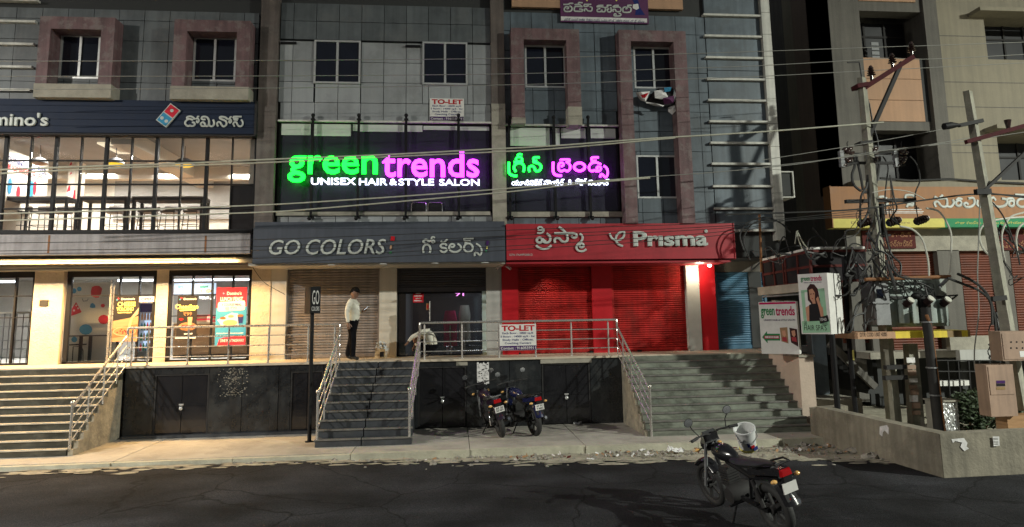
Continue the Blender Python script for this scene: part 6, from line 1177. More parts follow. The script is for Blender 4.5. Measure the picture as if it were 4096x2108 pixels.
# ---- overhead wires
def wire(name, label, pts, r, mat, Y=-3.2, group=None, k=6):
    P = smoothline([at(x, y, Y) for x, y in pts], k); o = MB().tube(P, r, 6).build(name, mat, smooth=True); return tag(o, label, 'cable', group)
E_ = 240
wire('service_cable', 'upper of the pale thick cables crossing the lit salon sign', [(-E_, 688), (0, 679), (407, 664), (725, 654), (1050, 639), (1520, 620), (1902, 600), (2220, 583), (2593, 555), (3050, 527), (3534, 489)], .018, 'cable_pale')
wire('service_cable', 'second pale thick cable just under the uppermost one', [(-E_, 704), (0, 694), (421, 674), (1050, 651), (1627, 624), (2000, 607), (2225, 594), (2700, 552)], .016, 'cable_pale')
wire('service_cable', 'third pale cable passing below the lit salon letters', [(-E_, 862), (0, 855), (515, 840), (1050, 820), (1343, 803), (1627, 784), (1980, 758), (2313, 730), (2600, 708)], .0145, 'cable_pale', -3.25)
wire('service_cable', 'lowest pale cable passing above the salon sill', [(-E_, 892), (0, 883), (540, 866), (1050, 849), (1265, 835), (1637, 803), (2050, 766), (2313, 736), (2600, 712)], .0145, 'cable_pale', -3.25)
wire('service_cable', 'thin dark continuation of the lower cables to the concrete pole', [(2580, 708), (2870, 688), (3200, 655), (3480, 610), (3760, 572), (4150, 500)], .009, 'cable_grey', -3.2)
for i, ys in enumerate(((248, 245, 242, 233, 216, 205, 184), (309, 305, 304, 295, 274, 262, 232), (362, 358, 353, 339, 318, 305, 282))):
    wire('high_voltage_wire', ('top', 'middle', 'lowest')[i]+' thin high wire passing the upper windows', [(-E_, ys[0]), (0, ys[1]), (1000, ys[2]), (2050, ys[3]), (2710, ys[4]), (3050, ys[5]), ((3646, 3567, 3486)[i], ys[6])], .008, 'cable_grey', -3.0)
    wire('high_voltage_wire', ('top', 'middle', 'lowest')[i]+' thin high wire leaving the concrete pole to the right', [((3646, 3567, 3486)[i], ys[6]), (3730, (182, 236, 270)[i]), (4160, (166, 214, 248)[i])], .008, 'cable_grey', -3.0)
dk = [((0, 972), (1010, 959), (2020, 921), (2880, 893), (3050, 884), (3480, 838)), ((0, 1004), (1010, 987), (2020, 944), (2880, 905), (3060, 888), (3480, 850)), ((0, 1016), (1010, 1002), (2020, 958), (2860, 915), (3060, 890), (3490, 860)), ((0, 1051), (1010, 1034), (2020, 985), (2800, 935), (3050, 900)), ((0, 1080), (1010, 1056), (1500, 1030), (2020, 1001), (2800, 950), (3050, 905))]
for i, p in enumerate(dk): wire('telephone_wire', ('first', 'second', 'third', 'fourth', 'fifth')[i]+' from the top of five thin dark wires crossing the shop boards', [(-E_, p[0][1]+10)]+list(p), .007, 'cable_dark', -3.1)
wire('service_cable', 'dark twisted cable between the two electric poles in front of the orange sign', [(2900, 858), (3280, 846), (3480, 832), (3700, 800), (3920, 776), (4150, 790)], .018, 'cable_dark', -3.5)
wire('service_cable', 'black cable sagging from the leaning pole to the right edge', [(3935, 772), (4000, 778), (4150, 798)], .016, 'cable_dark', -3.9)
for i, (a, b) in enumerate((((3050, 640), (3860, 500)), ((3050, 668), (3780, 572)), ((3490, 610), (4150, 520)))): wire('service_cable', ('upper thin grey wire from the white building edge to the leaning pole', 'lower thin grey wire from the white building edge to the right', 'thin grey wire from the fuse set to the right edge')[i], [a, ((a[0]+b[0])/2, (a[1]+b[1])/2+5), b], .008, 'cable_grey', -3.3)
wire('loose_wire', 'loose thin wire hanging from the corner of the grey board', [(1006, 1056), (1018, 1080), (1060, 1132), (1140, 1178)], .008, 'cable_dark', -.4)
for i, pts in enumerate((((3600, 905), (3650, 918), (3690, 960), (3712, 1040), (3716, 1108)), ((3705, 833), (3755, 846), (3792, 900), (3806, 960), (3796, 1108)), ((3490, 770), (3560, 758), (3640, 768), (3705, 800)), ((4096, 850), (4040, 870), (4008, 930), (4010, 1000), (4020, 1048)), ((4130, 875), (4080, 905), (4064, 960), (4072, 1030)), ((3978, 1040), (3930, 990), (3918, 930), (3950, 890), (4040, 872), (4140, 868)))):
    wire('white_pipe', ('white curved pipe from the surge arrester down to the transformer', 'taller white curved pipe right of the first', 'thin white loop over the orange sign', 'white looped pipe near the leaning pole', 'outermost white looped pipe at the right edge', 'white bowed pipe passing behind the leaning pole')[i], pts, .022 if i != 2 else .010, 'porcelain', -3.35)
for i, pts in enumerate((((3830, 1095), (3900, 1130), (3950, 1180), (3975, 1250), (3985, 1330)), ((3790, 1112), (3850, 1135), (3920, 1165), (3962, 1210), (3970, 1300)), ((3920, 800), (3915, 950), (3910, 1100), (3915, 1250), (3898, 1400), (3905, 1500), (3945, 1600)), ((3950, 790), (4010, 860), (4060, 980), (4080, 1060)), ((3560, 1060), (3590, 1100), (3640, 1115), (3720, 1118)), ((3545, 1040), (3560, 1090), (3585, 1160)))):
    wire('hanging_cable', ('upper black cable drooping to the leaning pole', 'lower black cable drooping to the leaning pole', 'long thin cable hanging from the leaning pole to the shrub', 'black cable dropping right of the leaning pole', 'black cable lying along the transformer top', 'short black cable dropping behind the control box')[i], pts, (.03, .028, .014, .016, .025, .03)[i], 'cable_dark' if i != 2 else 'cable_grey', -3.55)
# tangle of service cables round the concrete pole, the cage and the transformer
tg = random.Random(5)
spots = [((3470, 930), (3560, 1110)), ((3500, 1000), (3690, 1150)), ((3440, 860), (3330, 1010)), ((3480, 1060), (3400, 1180)), ((3520, 960), (3545, 1200)), ((3540, 1050), (3620, 1170)), ((3410, 1000), (3400, 1130)), ((3430, 1010), (3470, 1110)), ((3490, 1210), (3460, 1330)), ((3560, 1090), (3740, 1160)), ((3530, 860), (3600, 1100)), ((3505, 830), (3470, 1050)), ((3620, 1160), (3700, 1290)), ((3700, 1140), (3830, 1180)), ((3470, 700), (3440, 900)), ((3560, 700), (3600, 900)), ((4010, 1040), (4090, 1110)), ((4000, 900), (4090, 1010)), ((3985, 1250), (3975, 1440)), ((4000, 1320), (3960, 1400)), ((3500, 1120), (3380, 1330)), ((3210, 985), (3300, 1010)), ((3060, 1000), (3160, 1020)), ((3420, 1100), (3330, 1180))]
ct = thing('cable_tangle', 'tangle of thin dark service cables round the concrete pole and transformer', 'cables', tuple(Q(3500, 1000, -3.3)))
for a, b in spots:
    for k in range(3):
        n_ = 5; pts = []
        for i in range(n_): t_ = i/(n_-1); pts.append(Q(a[0]+(b[0]-a[0])*t_+tg.uniform(-28, 28)*(0 < t_ < 1), a[1]+(b[1]-a[1])*t_+tg.uniform(-16, 50)*(0 < t_ < 1), -3.3+tg.uniform(-.12, .15)))
        sub('cable', MB().tube(smoothline(pts), tg.choice((.007, .009, .012, .018, .024)), 5), 'cable_dark', ct, True)
# thin post with cable loops at the corner of the main building
lp = thing('cable_loop_post', 'thin steel post holding loops of black cable beside the white building edge', 'post', (Q(3045, 1080, -1.4).x, -1.4, 2.9)); sub('pipe', MB().tube([Q(3046, 1090, -1.4), Q(3038, 858, -1.4)], .03, 6), 'rust', lp, True)
for k, pts in enumerate((((2975, 1000), (2960, 940), (2990, 890), (3060, 870), (3120, 890), (3160, 930)), ((3000, 1040), (2975, 960), (3010, 895), (3090, 880), (3150, 910)), ((3010, 1060), (3005, 1080), (3030, 1060), (3040, 1050)), ((3110, 1020), (3125, 960), (3140, 950), (3160, 1010), (3180, 1020)), ((3090, 1015), (3150, 990), (3200, 985), (3230, 1000)), ((3250, 910), (3290, 960), (3310, 990), (3312, 1000)), ((3230, 1000), (3236, 960), (3270, 945), (3300, 965), (3310, 995)), ((3390, 995), (3410, 975), (3440, 980), (3450, 995)))): sub('cable_loop', MB().tube(smoothline([Q(*p, -1.6) for p in pts]), .018, 5), 'cable_dark', lp, True)
for pts in (((3188, 930), (3195, 960), (3210, 1000)), ((3192, 930), (3215, 975), (3240, 1000)), ((3180, 975), (3186, 930), (3192, 925))): sub('pale_cable', MB().tube(smoothline([Q(*p, -1.6) for p in pts]), .015, 5), 'cable_pale', lp, True)
# ---------------------------------------------------------------- people
def skinmesh(joints, edges, root=0, sub_=2):
    me = bpy.data.meshes.new('sk'); me.from_pydata([j[0] for j in joints], edges, []); o = bpy.data.objects.new('sk', me); COL.objects.link(o)
    md = o.modifiers.new('s', 'SKIN'); md.use_smooth_shade = True
    for i, sv in enumerate(me.skin_vertices[0].data):
        r = joints[i][1]; sv.radius = r if isinstance(r, tuple) else (r, r); sv.use_root = (i == root)
    ms = o.modifiers.new('u', 'SUBSURF'); ms.levels = sub_; ms.render_levels = sub_
    dg = bpy.context.evaluated_depsgraph_get(); em = o.evaluated_get(dg).to_mesh(); v = [tuple(x.co) for x in em.vertices]; f = [tuple(p.vertices) for p in em.polygons]
    bpy.data.objects.remove(o); bpy.data.meshes.remove(me); return v, f
def hand(mb, wrist, fwd, side, s=1.0, mi=0, curl=.5):
    """palm, four unequal bent fingers and a thumb leaving the side of the palm"""
    w = Vector(wrist); f = Vector(fwd).normalized(); d = Vector(side).normalized(); n = f.cross(d)
    mb.tube([w, w+f*.05*s, w+f*.09*s], [.026*s, .040*s, .036*s], 8, mi, flat=(n, .5))
    for i, L in enumerate((.072, .08, .074, .058)):
        b = w+f*.085*s+d*(.027-.018*i)*s; mb.tube([b, b+(f*.9+n*.3*curl)*L*.5*s, b+(f*.6+n*curl)*L*s], [.0095*s, .009*s, .007*s], 6, mi)
    b = w+f*.035*s+d*.034*s; mb.tube([b, b+(f*.6+d*.7)*.035*s, b+(f*.95+d*.55)*.062*s], [.012*s, .011*s, .008*s], 6, mi)
def person(label, loc, rz, J, Eg, head, look, hands, zone, hair=True):
    t = thing('person', label, 'person', loc, None, rz); v, f = skinmesh(J, Eg); mb = MB(); mb.add(v, f)
    mb.m = [zone(sum((Vector(v[i]) for i in q), Vector())/len(q)) for q in f]
    c = Vector(head); lk = Vector(look).normalized(); sd = Vector((0, 0, 1)).cross(lk).normalized(); up = lk.cross(sd)
    b = len(mb.v); mb.ball((0, 0, 0), 1, 18, 12, 3)
    for i in range(b, len(mb.v)):
        x, y, z = mb.v[i]; jaw = .80+.2*min(1, max(0, (z+1)/.9)); mb.v[i] = tuple(c+lk*(x*.100+(.012 if z < -.3 and x > 0 else 0))+sd*(y*.082*jaw)+up*(z*.124))
    mb.prism([c+lk*.088+sd*.012-up*.03, c+lk*.088-sd*.012-up*.03, c+lk*.094+up*.018], [c+lk*.118+sd*.006-up*.028, c+lk*.118-sd*.006-up*.028, c+lk*.096+up*.018], 3)
    for s in (-1, 1):
        mb.ball(tuple(c+sd*s*.078-up*.01), .028, 8, 6, 3, (.7, .35, 1)); mb.ball(tuple(c+lk*.083+sd*s*.031+up*.012), .011, 8, 5, 4); mb.tube([c+lk*.088+sd*s*.014+up*.034, c+lk*.084+sd*s*.046+up*.032], .005, 5, 4)
    mb.tube([c+lk*.090+sd*.022-up*.058, c+lk*.094-up*.056, c+lk*.090-sd*.022-up*.058], .006, 5, 5)
    for w in hands: hand(mb, *w, mi=3)
    mb.build('body', ['shirt', 'trouser', 'shoe', 'skin', 'hair', 'lip'], t, (0, 0, 0), True)
    if hair:
        hb = MB(); hb.ball((0, 0, 0), 1, 20, 12)
        out = []
        for i, p in enumerate(hb.v):
            x, y, z = p; k = 1.0+.05*noise.noise(Vector(p)*3); q = c+lk*(x*.122*k-.010)+sd*(y*.098*k)+up*(z*.138*k+.016); out.append(tuple(q))
        keep = [i for i, p in enumerate(hb.v) if p[2] > .22-.75*max(0, -p[0])-.9*max(0, -.35-p[0]) or p[2] > .5]
        ks = set(keep); hb.v = out; fs = [q for q in hb.f if sum(i in ks for i in q) >= len(q)-1]; hb.f = fs; hb.m = [0]*len(fs)
        o = hb.build('hair', 'hair', t, (0, 0, 0), True); md = o.modifiers.new('thick', 'SOLIDIFY'); md.thickness = .012
    return t
# man standing with a phone, facing right
J = [((0, 0, .93), (.145, .15)), ((.025, 0, 1.08), (.155, .175)), ((.005, 0, 1.26), (.165, .17)), ((-.01, 0, 1.39), (.13, .125)), ((.015, 0, 1.47), .055), ((.03, 0, 1.53), .052),
     ((-.02, -.185, 1.385), .078), ((-.06, -.255, 1.13), .062), ((-.02, -.255, .89), .04), ((0, .165, 1.385), .068), ((.01, .215, 1.14), .052), ((.22, .10, 1.17), .038),
     ((0, -.09, .87), .12), ((.05, -.10, .50), .09), ((.05, -.11, .12), .07), ((.09, -.11, .055), .047), ((.21, -.125, .035), .036),
     ((0, .09, .87), .12), ((-.05, .10, .50), .09), ((-.15, .105, .12), .07), ((-.11, .11, .055), .047), ((.01, .12, .035), .036)]
Eg = [(0, 1), (1, 2), (2, 3), (3, 4), (4, 5), (3, 6), (6, 7), (7, 8), (3, 9), (9, 10), (10, 11), (0, 12), (12, 13), (13, 14), (14, 15), (15, 16), (0, 17), (17, 18), (18, 19), (19, 20), (20, 21)]
def zone1(p):
    if p.z > 1.455 and abs(p.y) < .09: return 3
    if p.z < .085: return 2
    if p.z < .955 and not (abs(p.y) > .20 and p.z > .80): return 1
    return 0
def armfix(p):
    if p.x > .19 and 1.1 < p.z < 1.25: return 3
    if p.y < -.205 and p.z < .90 and p.z > .7: return 3
    return zone1(p)
mp = atz(1408, 1440, PF)
man = person('man in a white shirt and black trousers standing at the stairs looking at his phone', (mp.x, mp.y, PF), math.radians(-10), J, Eg, (.05, 0, 1.605), (1, -.15, -.42),
    [((-.02, -.255, .885), (.12, .05, -1), (1, 0, .1), 1.1), ((.215, .10, 1.17), (.9, -.25, .35), (-.2, .3, 1), 1.0)], armfix)
co = MB(); co.tube([(.07, -.01, 1.43), (.0, -.065, 1.465), (-.05, 0, 1.475), (.0, .065, 1.465), (.07, .01, 1.43)], .02, 6); co.build('collar', 'shirt', man, (0, 0, 0), True)
be = MB(); be.tube([(.15*math.cos(a), .125*math.sin(a), .955) for a in [i*math.pi/8 for i in range(17)]], .018, 6); be.build('belt', 'shoe', man, (0, 0, 0), True)
ph = thing('phone', 'lit smartphone in the hand of the standing man', 'phone', (mp.x+.335, mp.y-.04, PF+1.235), None, math.radians(-10)); ph.rotation_euler = (math.radians(6), math.radians(-38), math.radians(-10))
MB().box(-.075, .075, -.036, .036, -.005, .0).build('case', 'black_gloss', ph, (0, 0, 0)); MB().box(-.070, .070, -.032, .032, .0005, .002).build('display', 'screen_phone', ph, (0, 0, 0))
# person squatting and bending down at the shop glass
J2 = [((.16, 0, .27), (.16, .15)), ((.14, 0, .46), (.155, .14)), ((.02, 0, .61), (.16, .13)), ((-.12, 0, .62), (.11, .09)), ((-.20, 0, .57), .055), ((-.24, 0, .52), .052),
      ((-.09, -.17, .60), .07), ((-.28, -.22, .53), .052), ((-.42, -.18, .40), .036), ((-.09, .17, .60), .07), ((-.28, .20, .45), .052), ((-.40, .14, .28), .036),
      ((.12, -.11, .24), .105), ((-.18, -.17, .40), .078), ((.02, -.15, .10), .055), ((-.03, -.15, .055), .045), ((-.15, -.16, .035), .034),
      ((.12, .11, .24), .105), ((-.18, .17, .40), .078), ((.02, .15, .10), .055), ((-.03, .15, .055), .045), ((-.15, .16, .035), .034)]
def zone2(p):
    if p.x < -.375 and p.z < .43: return 3
    if p.z < .075: return 2
    if p.x < -.17 and p.z > .48 and abs(p.y) < .075: return 3
    if p.z < .34 and p.x > -.24: return 1
    if p.z < .47 and p.x < .0 and p.x > -.27 and abs(p.y) > .09 and abs(p.y) < .26 and p.z < .46: return 1
    return 0
pp2 = atz(1703, 1437, PF)
person('person in a white shirt squatting and bending forward outside the half open shop', (pp2.x, -.55, PF), math.radians(-22), J2, Eg, (-.29, 0, .47), (-.8, 0, -.75),
    [((-.415, -.18, .405), (-.6, .1, -.8), (0, -1, 0), 1.0), ((-.395, .14, .285), (-.5, 0, -.85), (0, 1, 0), 1.0)], zone2)
# bag by the pillar
bp = atz(1520, 1433, PF); bg_ = thing('shopping_bag', 'brown paper bag stuffed with crumpled white plastic beside the shop pillar', 'bag', (bp.x, -.30, PF))
mb = MB(); x, y = bp.x, -.30; mb.prism([(x-.13, y-.09, PF), (x+.12, y-.09, PF), (x+.12, y+.09, PF), (x-.13, y+.09, PF)], [(x-.11, y-.05, PF+.24), (x+.13, y-.06, PF+.22), (x+.12, y+.06, PF+.22), (x-.11, y+.05, PF+.25)]); sub('bag_body', mb, 'bag', bg_)
rs = random.Random(2); mb = MB()
for k in range(14): c = Vector((x+rs.uniform(-.08, .12), y+rs.uniform(-.05, .05), PF+.24+rs.random()*.10+max(0, .0))); a = Vector((rs.uniform(-1, 1), rs.uniform(-.5, .5), rs.uniform(-.4, 1))).normalized()*.10; b = a.orthogonal().normalized()*.05; mb.add([c-a-b, c+a-b*.4, c+a*.9+b, c-a*.8+b], [(0, 1, 2), (0, 2, 3)])
sub('crumpled_plastic', mb, 'plastic', bg_)
mb = MB(); mb.box(x+.0, x+.10, y-.095, y-.085, PF+.04, PF+.16); sub('printed_patch', mb, 'ink_black', bg_)
# ---------------------------------------------------------------- motorcycles; local x forward, y to the rider's left
def motorcycle(label, loc, heading, lean, body, plate, guard=False, visor=False, steer=0.0):
    t = thing('motorcycle', label, 'motorcycle', loc, None); t.rotation_mode = 'XYZ'; t.rotation_euler = (-lean, 0, heading); L0 = (0, 0, 0)
    B = lambda nm, mb, mat, par=None: mb.build(nm, mat, par or t, L0, True)
    for nm, x, w in (('front_wheel', .66, .045), ('rear_wheel', -.64, .058)):
        ty = MB(); r = .30; ty.tube([(x+(r-w*.8)*math.cos(a), 0, r+(r-w*.8)*math.sin(a)) for a in [i*2*math.pi/28 for i in range(29)]], w, 10, cap=False); wh = B(nm, ty, 'tyre')
        rm = MB(); rm.tube([(x+.215*math.cos(a), 0, r+.215*math.sin(a)) for a in [i*2*math.pi/24 for i in range(25)]], .018, 6, cap=False); rm.lathe([(.05, -.06), (.055, 0), (.05, .06)], (x, 0, r), (0, 1, 0), 10)
        for k in range(5):
            a = k*2*math.pi/5; rm.bar((x+.04*math.cos(a), 0, r+.04*math.sin(a)), (x+.21*math.cos(a), 0, r+.21*math.sin(a)), .035, .03, up=(0, 1, 0))
        B('rim', rm, 'dark_steel', wh)
    m = MB(); m.tube(smoothline([(.44, 0, .52), (.58, 0, .63), (.70, 0, .64), (.86, 0, .54)]), .075, 8, flat=(Vector((0, 0, 1)), .3)); B('front_mudguard', m, body)
    for s in (-1, 1):
        m = MB(); m.tube([(.66, s*.085, .30), (.50, s*.085, .70), (.40, s*.085, .98)], [.026, .024, .02], 8); B('fork_leg', m, 'galv')
    m = MB(); m.tube(smoothline([(-.98, 0, .44), (-.9, 0, .60), (-.78, 0, .70), (-.5, 0, .66)]), .09, 8, flat=(Vector((0, 0, 1)), .35)); B('rear_mudguard', m, body)
    m = MB(); m.tube([(.38, 0, .88), (.1, 0, .72), (-.35, 0, .62), (-.9, 0, .76)], .035, 8); m.tube([(.36, 0, .8), (.28, 0, .35), (-.2, 0, .25), (-.3, 0, .6)], .025, 8); m.bar((-.15, .09, .34), (-.64, .09, .30), .04, .05); m.bar((-.15, -.09, .34), (-.64, -.09, .30), .04, .05); B('frame', m, 'black_metal')
    m = MB(); m.lathe([(.10, -.17), (.13, -.10), (.13, .10), (.10, .17)], (.02, 0, .34), (0, 1, 0), 12)
    for k in range(6): m.box(.06, .26, -.09, .09, .42+k*.035, .44+k*.035)
    m.box(.08, .24, -.07, .07, .40, .66); B('engine', m, 'dark_steel')
    m = MB(); b0 = len(m.v); m.ball((0, 0, 0), 1, 16, 10)
    for i in range(b0, len(m.v)):
        X_, Y_, Z_ = m.v[i]; m.v[i] = (.12+X_*.27, Y_*(.135-.05*max(0, -X_)), .83+Z_*(.125 if Z_ > 0 else .09)+.03*X_)
    B('fuel_tank', m, body)
    m = MB(); m.tube(smoothline([(-.06, 0, .80), (-.25, 0, .79), (-.5, 0, .83), (-.84, 0, .87)]), [.10, .11, .12, .125, .125, .125, .125, .12, .12, .11, .10, .09, .07][:13], 10, flat=(Vector((0, 0, 1)), .42)); B('seat', m, 'seat')
    m = MB(); m.prism([(-.45, -.13, .72), (-.45, .13, .72), (-.45, .11, .82), (-.45, -.11, .82)], [(-1.0, -.075, .80), (-1.0, .075, .80), (-1.0, .06, .88), (-1.0, -.06, .88)]); B('tail_panel', m, body)
    m = MB(); m.tube([(-.6, -.14, .84), (-.85, -.14, .93), (-1.0, -.1, .94), (-1.0, .1, .94), (-.85, .14, .93), (-.6, .14, .84)], .013, 6); B('grab_rail', m, 'chrome' if guard else 'black_metal')
    m = MB(); m.prism([(-1.0, -.085, .79), (-1.0, .085, .79), (-1.0, .075, .87), (-1.0, -.075, .87)], [(-1.04, -.07, .80), (-1.04, .07, .80), (-1.035, .06, .86), (-1.035, -.06, .86)]); B('tail_lamp', m, 'tail_red')
    for x, ws in ((-.98, .16), (.50, .17)):
        for s in (-1, 1):
            m = MB(); z = .76 if x < 0 else .86; m.tube([(x, s*.05, z), (x, s*ws*.85, z)], .009, 5); b = len(m.v); m.ball((x-.005, s*(ws+.01), z), .034, 10, 6, 1, (1, 1.25, .75)); B('indicator', m, ['black_metal', 'amber'])
    m = MB(); m.box(-1.035, -1.02, -.10, .10, .60, .72); pl_ = m.build('number_plate', 'white_print', t, L0)
    for i, s in enumerate(plate):
        v, f = glyphs(s, .02); a_, b_, c_, e_ = bbox(v); m = MB(); m.add([(-1.036-.002*(k[2] > 0), .08-.16*(k[0]-a_)/(b_-a_), .665-.05*i+.042*(k[1]-c_)/(e_-c_)) for k in v], f); m.build('plate_number', 'ink_black', pl_, L0)
    m = MB(); m.box(-1.03, -.99, -.06, .06, .72, .79); m.bar((-.98, 0, .6), (-1.02, 0, .50), .16, .012); m.box(-1.02, -1.01, -.035, .035, .50, .53, 1); B('plate_bracket', m, ['black_metal', 'tail_red'])
    m = MB(); m.tube([(.12, -.10, .34), (.0, -.15, .22), (-.3, -.17, .26), (-.4, -.18, .29)], .022, 8); m.tube([(-.40, -.18, .29), (-.85, -.19, .38)], [.045, .055], 10); m.tube([(-.85, -.19, .38), (-.87, -.19, .385)], [.03, .03], 10, 1); B('exhaust', m, ['dark_steel', 'chrome'])
    for s in (-1, 1): m = MB(); m.tube([(-.60, s*.12, .34), (-.50, s*.125, .66)], .028, 8); B('shock_absorber', m, 'dark_steel')
    m = MB(); m.tube([(-.05, .12, .26), (-.12, .30, -.0+.055*0+lean*.30)], .014, 6); B('side_stand', m, 'black_metal')
    m = MB(); m.tube([(-.1, -.26, .27), (-.1, .26, .27)], .016, 6); B('footpeg_bar', m, 'black_metal'); m = MB(); m.tube([(-.55, -.2, .38), (-.55, .2, .38)], .014, 6); B('footpeg_bar', m, 'black_metal')
    hz = lambda y: (.36-abs(y)*.28, y, 1.05+.04*(abs(y) > .1)-.06*max(0, abs(y)-.25)); m = MB(); m.tube([hz(y) for y in (-.36, -.25, -.12, 0, .12, .25, .36)], .013, 8); hb_ = B('handlebar', m, 'dark_steel')
    for s in (-1, 1):
        m = MB(); m.tube([hz(s*.26), hz(s*.38)], .021, 8); B('grip', m, 'tyre', hb_); m = MB(); m.tube([hz(s*.22)]+[(hz(s*.36)[0]+.09, s*.36, 1.06)], .007, 5); B('lever', m, 'galv', hb_)
        a = Vector(hz(s*.22)); m = MB(); m.tube([a, a+Vector((.05, s*.05, .10)), a+Vector((.03, s*.09, .17))], .007, 6); c = a+Vector((.03, s*.10, .215)); mi_ = B('mirror', m, 'black_metal')
        m = MB(); m.lathe([(.02, .03), (.05, .02), (.062, 0)], tuple(c), (1, 0, 0), 14, 0); m.lathe([(.056, -.003), (.001, -.004)], tuple(c), (1, 0, 0), 14, 1)
        for i in range(len(m.v)): q = m.v[i]; m.v[i] = (q[0], c.y+(q[1]-c.y)*1.15, c.z+(q[2]-c.z)*.95)
        B('mirror_head', m, ['bike_black', 'chrome'], mi_)
    m = MB(); m.lathe([(.03, -.10), (.09, -.02), (.10, .05), (.085, .08)], (.47, 0, .90), (1, 0, -.1), 14, 0); m.lathe([(.085, .081), (.05, .095), (.001, .10)], (.47, 0, .90), (1, 0, -.1), 14, 1); B('headlamp', m, [body, 'headlamp'])
    m = MB(); m.box(.34, .44, -.09, .09, .98, 1.06); m.prism([(.36, -.12, .95), (.36, .12, .95), (.42, .10, 1.10), (.42, -.10, 1.10)], [(.52, -.09, .93), (.52, .09, .93), (.50, .07, 1.04), (.50, -.07, 1.04)]); B('instrument_cowl', m, 'bike_black')
    if visor: m = MB(); m.prism([(.50, -.10, 1.0), (.50, .10, 1.0), (.44, .08, 1.2), (.44, -.08, 1.2)], [(.515, -.10, 1.0), (.515, .10, 1.0), (.455, .08, 1.2), (.455, -.08, 1.2)]); B('windshield', m, 'headlamp')
    if guard: m = MB(); m.tube(smoothline([(-.75, .16, .62), (-.88, .22, .55), (-.86, .23, .36), (-.66, .17, .32)]), .011, 6); B('saree_guard', m, 'chrome')
    return t
def place(rear, head, lean, **k):
    h = Vector((math.cos(head), math.sin(head), 0)); c = Vector((rear.x, rear.y, 0))+h*.64; return (c.x, c.y, k.get('z', 0))
r1 = atz(2008, 1748, 0); h1 = math.radians(101)
motorcycle('plum and black motorcycle leaning on its stand, left of the two parked by the plinth', place(r1, h1, .2), h1, math.radians(13), 'bike_plum', ('AP 39', 'DX 9479'), guard=True)
r2 = atz(2143, 1742, 0); h2 = math.radians(109)
motorcycle('black motorcycle with blue tank parked right of the plum one beside the store door', place(r2, h2, .2), h2, math.radians(7), 'bike_blue', ('AP 39 J', 'Y 6622'))
h3 = math.radians(103); b3 = at(2900, 1700, -8.0)-Vector((math.cos(h3), math.sin(h3), 0))*.36
motorcycle('dark motorcycle cut off at the bottom of the picture with a bucket on its handlebar', (b3.x, b3.y, -.085), h3, math.radians(13), 'bike_black', ())
# bucket on the handlebar
bc = at(2985, 1752, -7.75); bk = thing('bucket', 'white plastic paint bucket hanging on the foreground motorcycle', 'bucket', tuple(bc), None); bk.rotation_euler = (math.radians(20), math.radians(-18), 0); bk.scale = (1.32, 1.32, 1.32)
m = MB(); m.lathe([(.085, -.13), (.108, .10), (.115, .10), (.117, .125), (.103, .125), (.098, .09), (.08, -.115)], (0, 0, 0), n=22); m.build('shell', 'plastic', bk, (0, 0, 0), True)
m = MB(); m.lathe([(.088, -.135), (.098, -.115), (.088, -.10)], (0, 0, 0), n=20); m.build('base_ring', 'sign_yellow', bk, (0, 0, 0), True)
m = MB(); m.tube([(-.115, 0, .11), (-.10, -.06, .02), (0, -.12, -.01), (.10, -.06, .02), (.115, 0, .11)], .005, 5); m.build('wire_handle', 'galv', bk, (0, 0, 0))
m = MB()
for a, z, w, h, mi in ((-1.9, -.02, .03, .05, 0), (-1.5, -.05, .04, .03, 1), (-1.2, -.09, .06, .04, 0), (-1.75, -.06, .025, .025, 2)):
    rr = .10+.02*(z+.1); q = Vector((math.cos(a)*(rr+.006), math.sin(a)*(rr+.006), z)); tg = Vector((-math.sin(a), math.cos(a), 0)); m.prism([q-tg*w/2-Vector((0, 0, h/2)), q+tg*w/2-Vector((0, 0, h/2)), q+tg*w/2+Vector((0, 0, h/2)), q-tg*w/2+Vector((0, 0, h/2))], [v*.97 for v in (q-tg*w/2-Vector((0, 0, h/2)), q+tg*w/2-Vector((0, 0, h/2)), q+tg*w/2+Vector((0, 0, h/2)), q-tg*w/2+Vector((0, 0, h/2)))], mi)
m.build('printed_label', ['ink_blue', 'ink_red', 'ink_black'], bk, (0, 0, 0))
# ---------------------------------------------------------------- litter, stones and poster remains
rs = random.Random(21)
def rock(mb, c, s):
    b = len(mb.v); mb.lathe([(s*.5, -s*.4), (s, -s*.1), (s*.8, s*.35), (s*.2, s*.55)], tuple(c), (rs.uniform(-.3, .3), rs.uniform(-.3, .3), 1), 6)
    for i in range(b, len(mb.v)): mb.v[i] = tuple(Vector(mb.v[i])+Vector((rs.uniform(-1, 1), rs.uniform(-1, 1), rs.uniform(-1, 1)))*s*.25)
mb = MB()
for k in range(900):
    x = rs.uniform(-5, 11.5); y = -3.8-abs(rs.gauss(0, .5)) if rs.random() < .6 else rs.uniform(-6.4, -3.8)
    if y < roadedge(x)-abs(rs.gauss(0, .3)): continue
    rock(mb, Vector((x, y, -.125 if y > roadedge(x) else -.085)), rs.choice((.012, .018, .025, .035, .05)) if rs.random() < .96 else .08)
tag(mb.build('gravel', 'stone'), kind='stuff')
mb = MB()
for k in range(150):
    x = rs.uniform(-3.5, 9); y = -3.85-abs(rs.gauss(0, .35)); s = rs.uniform(.015, .045)
    if y < roadedge(x): continue
    c = Vector((x, y, -.10)); a = Vector((rs.uniform(-1, 1), rs.uniform(-1, 1), rs.uniform(-.1, .5))).normalized()*s; b = a.orthogonal().normalized()*s*rs.uniform(.4, .9); mb.add([c-a-b, c+a-b*.5, c+a+b, c-a+b*.7], [(0, 1, 2), (0, 2, 3)], rs.choice((0, 0, 2, 2, 0, 2, 2, 1)))
tag(mb.build('litter', ['paper', 'red_steel', 'wood']), kind='stuff')
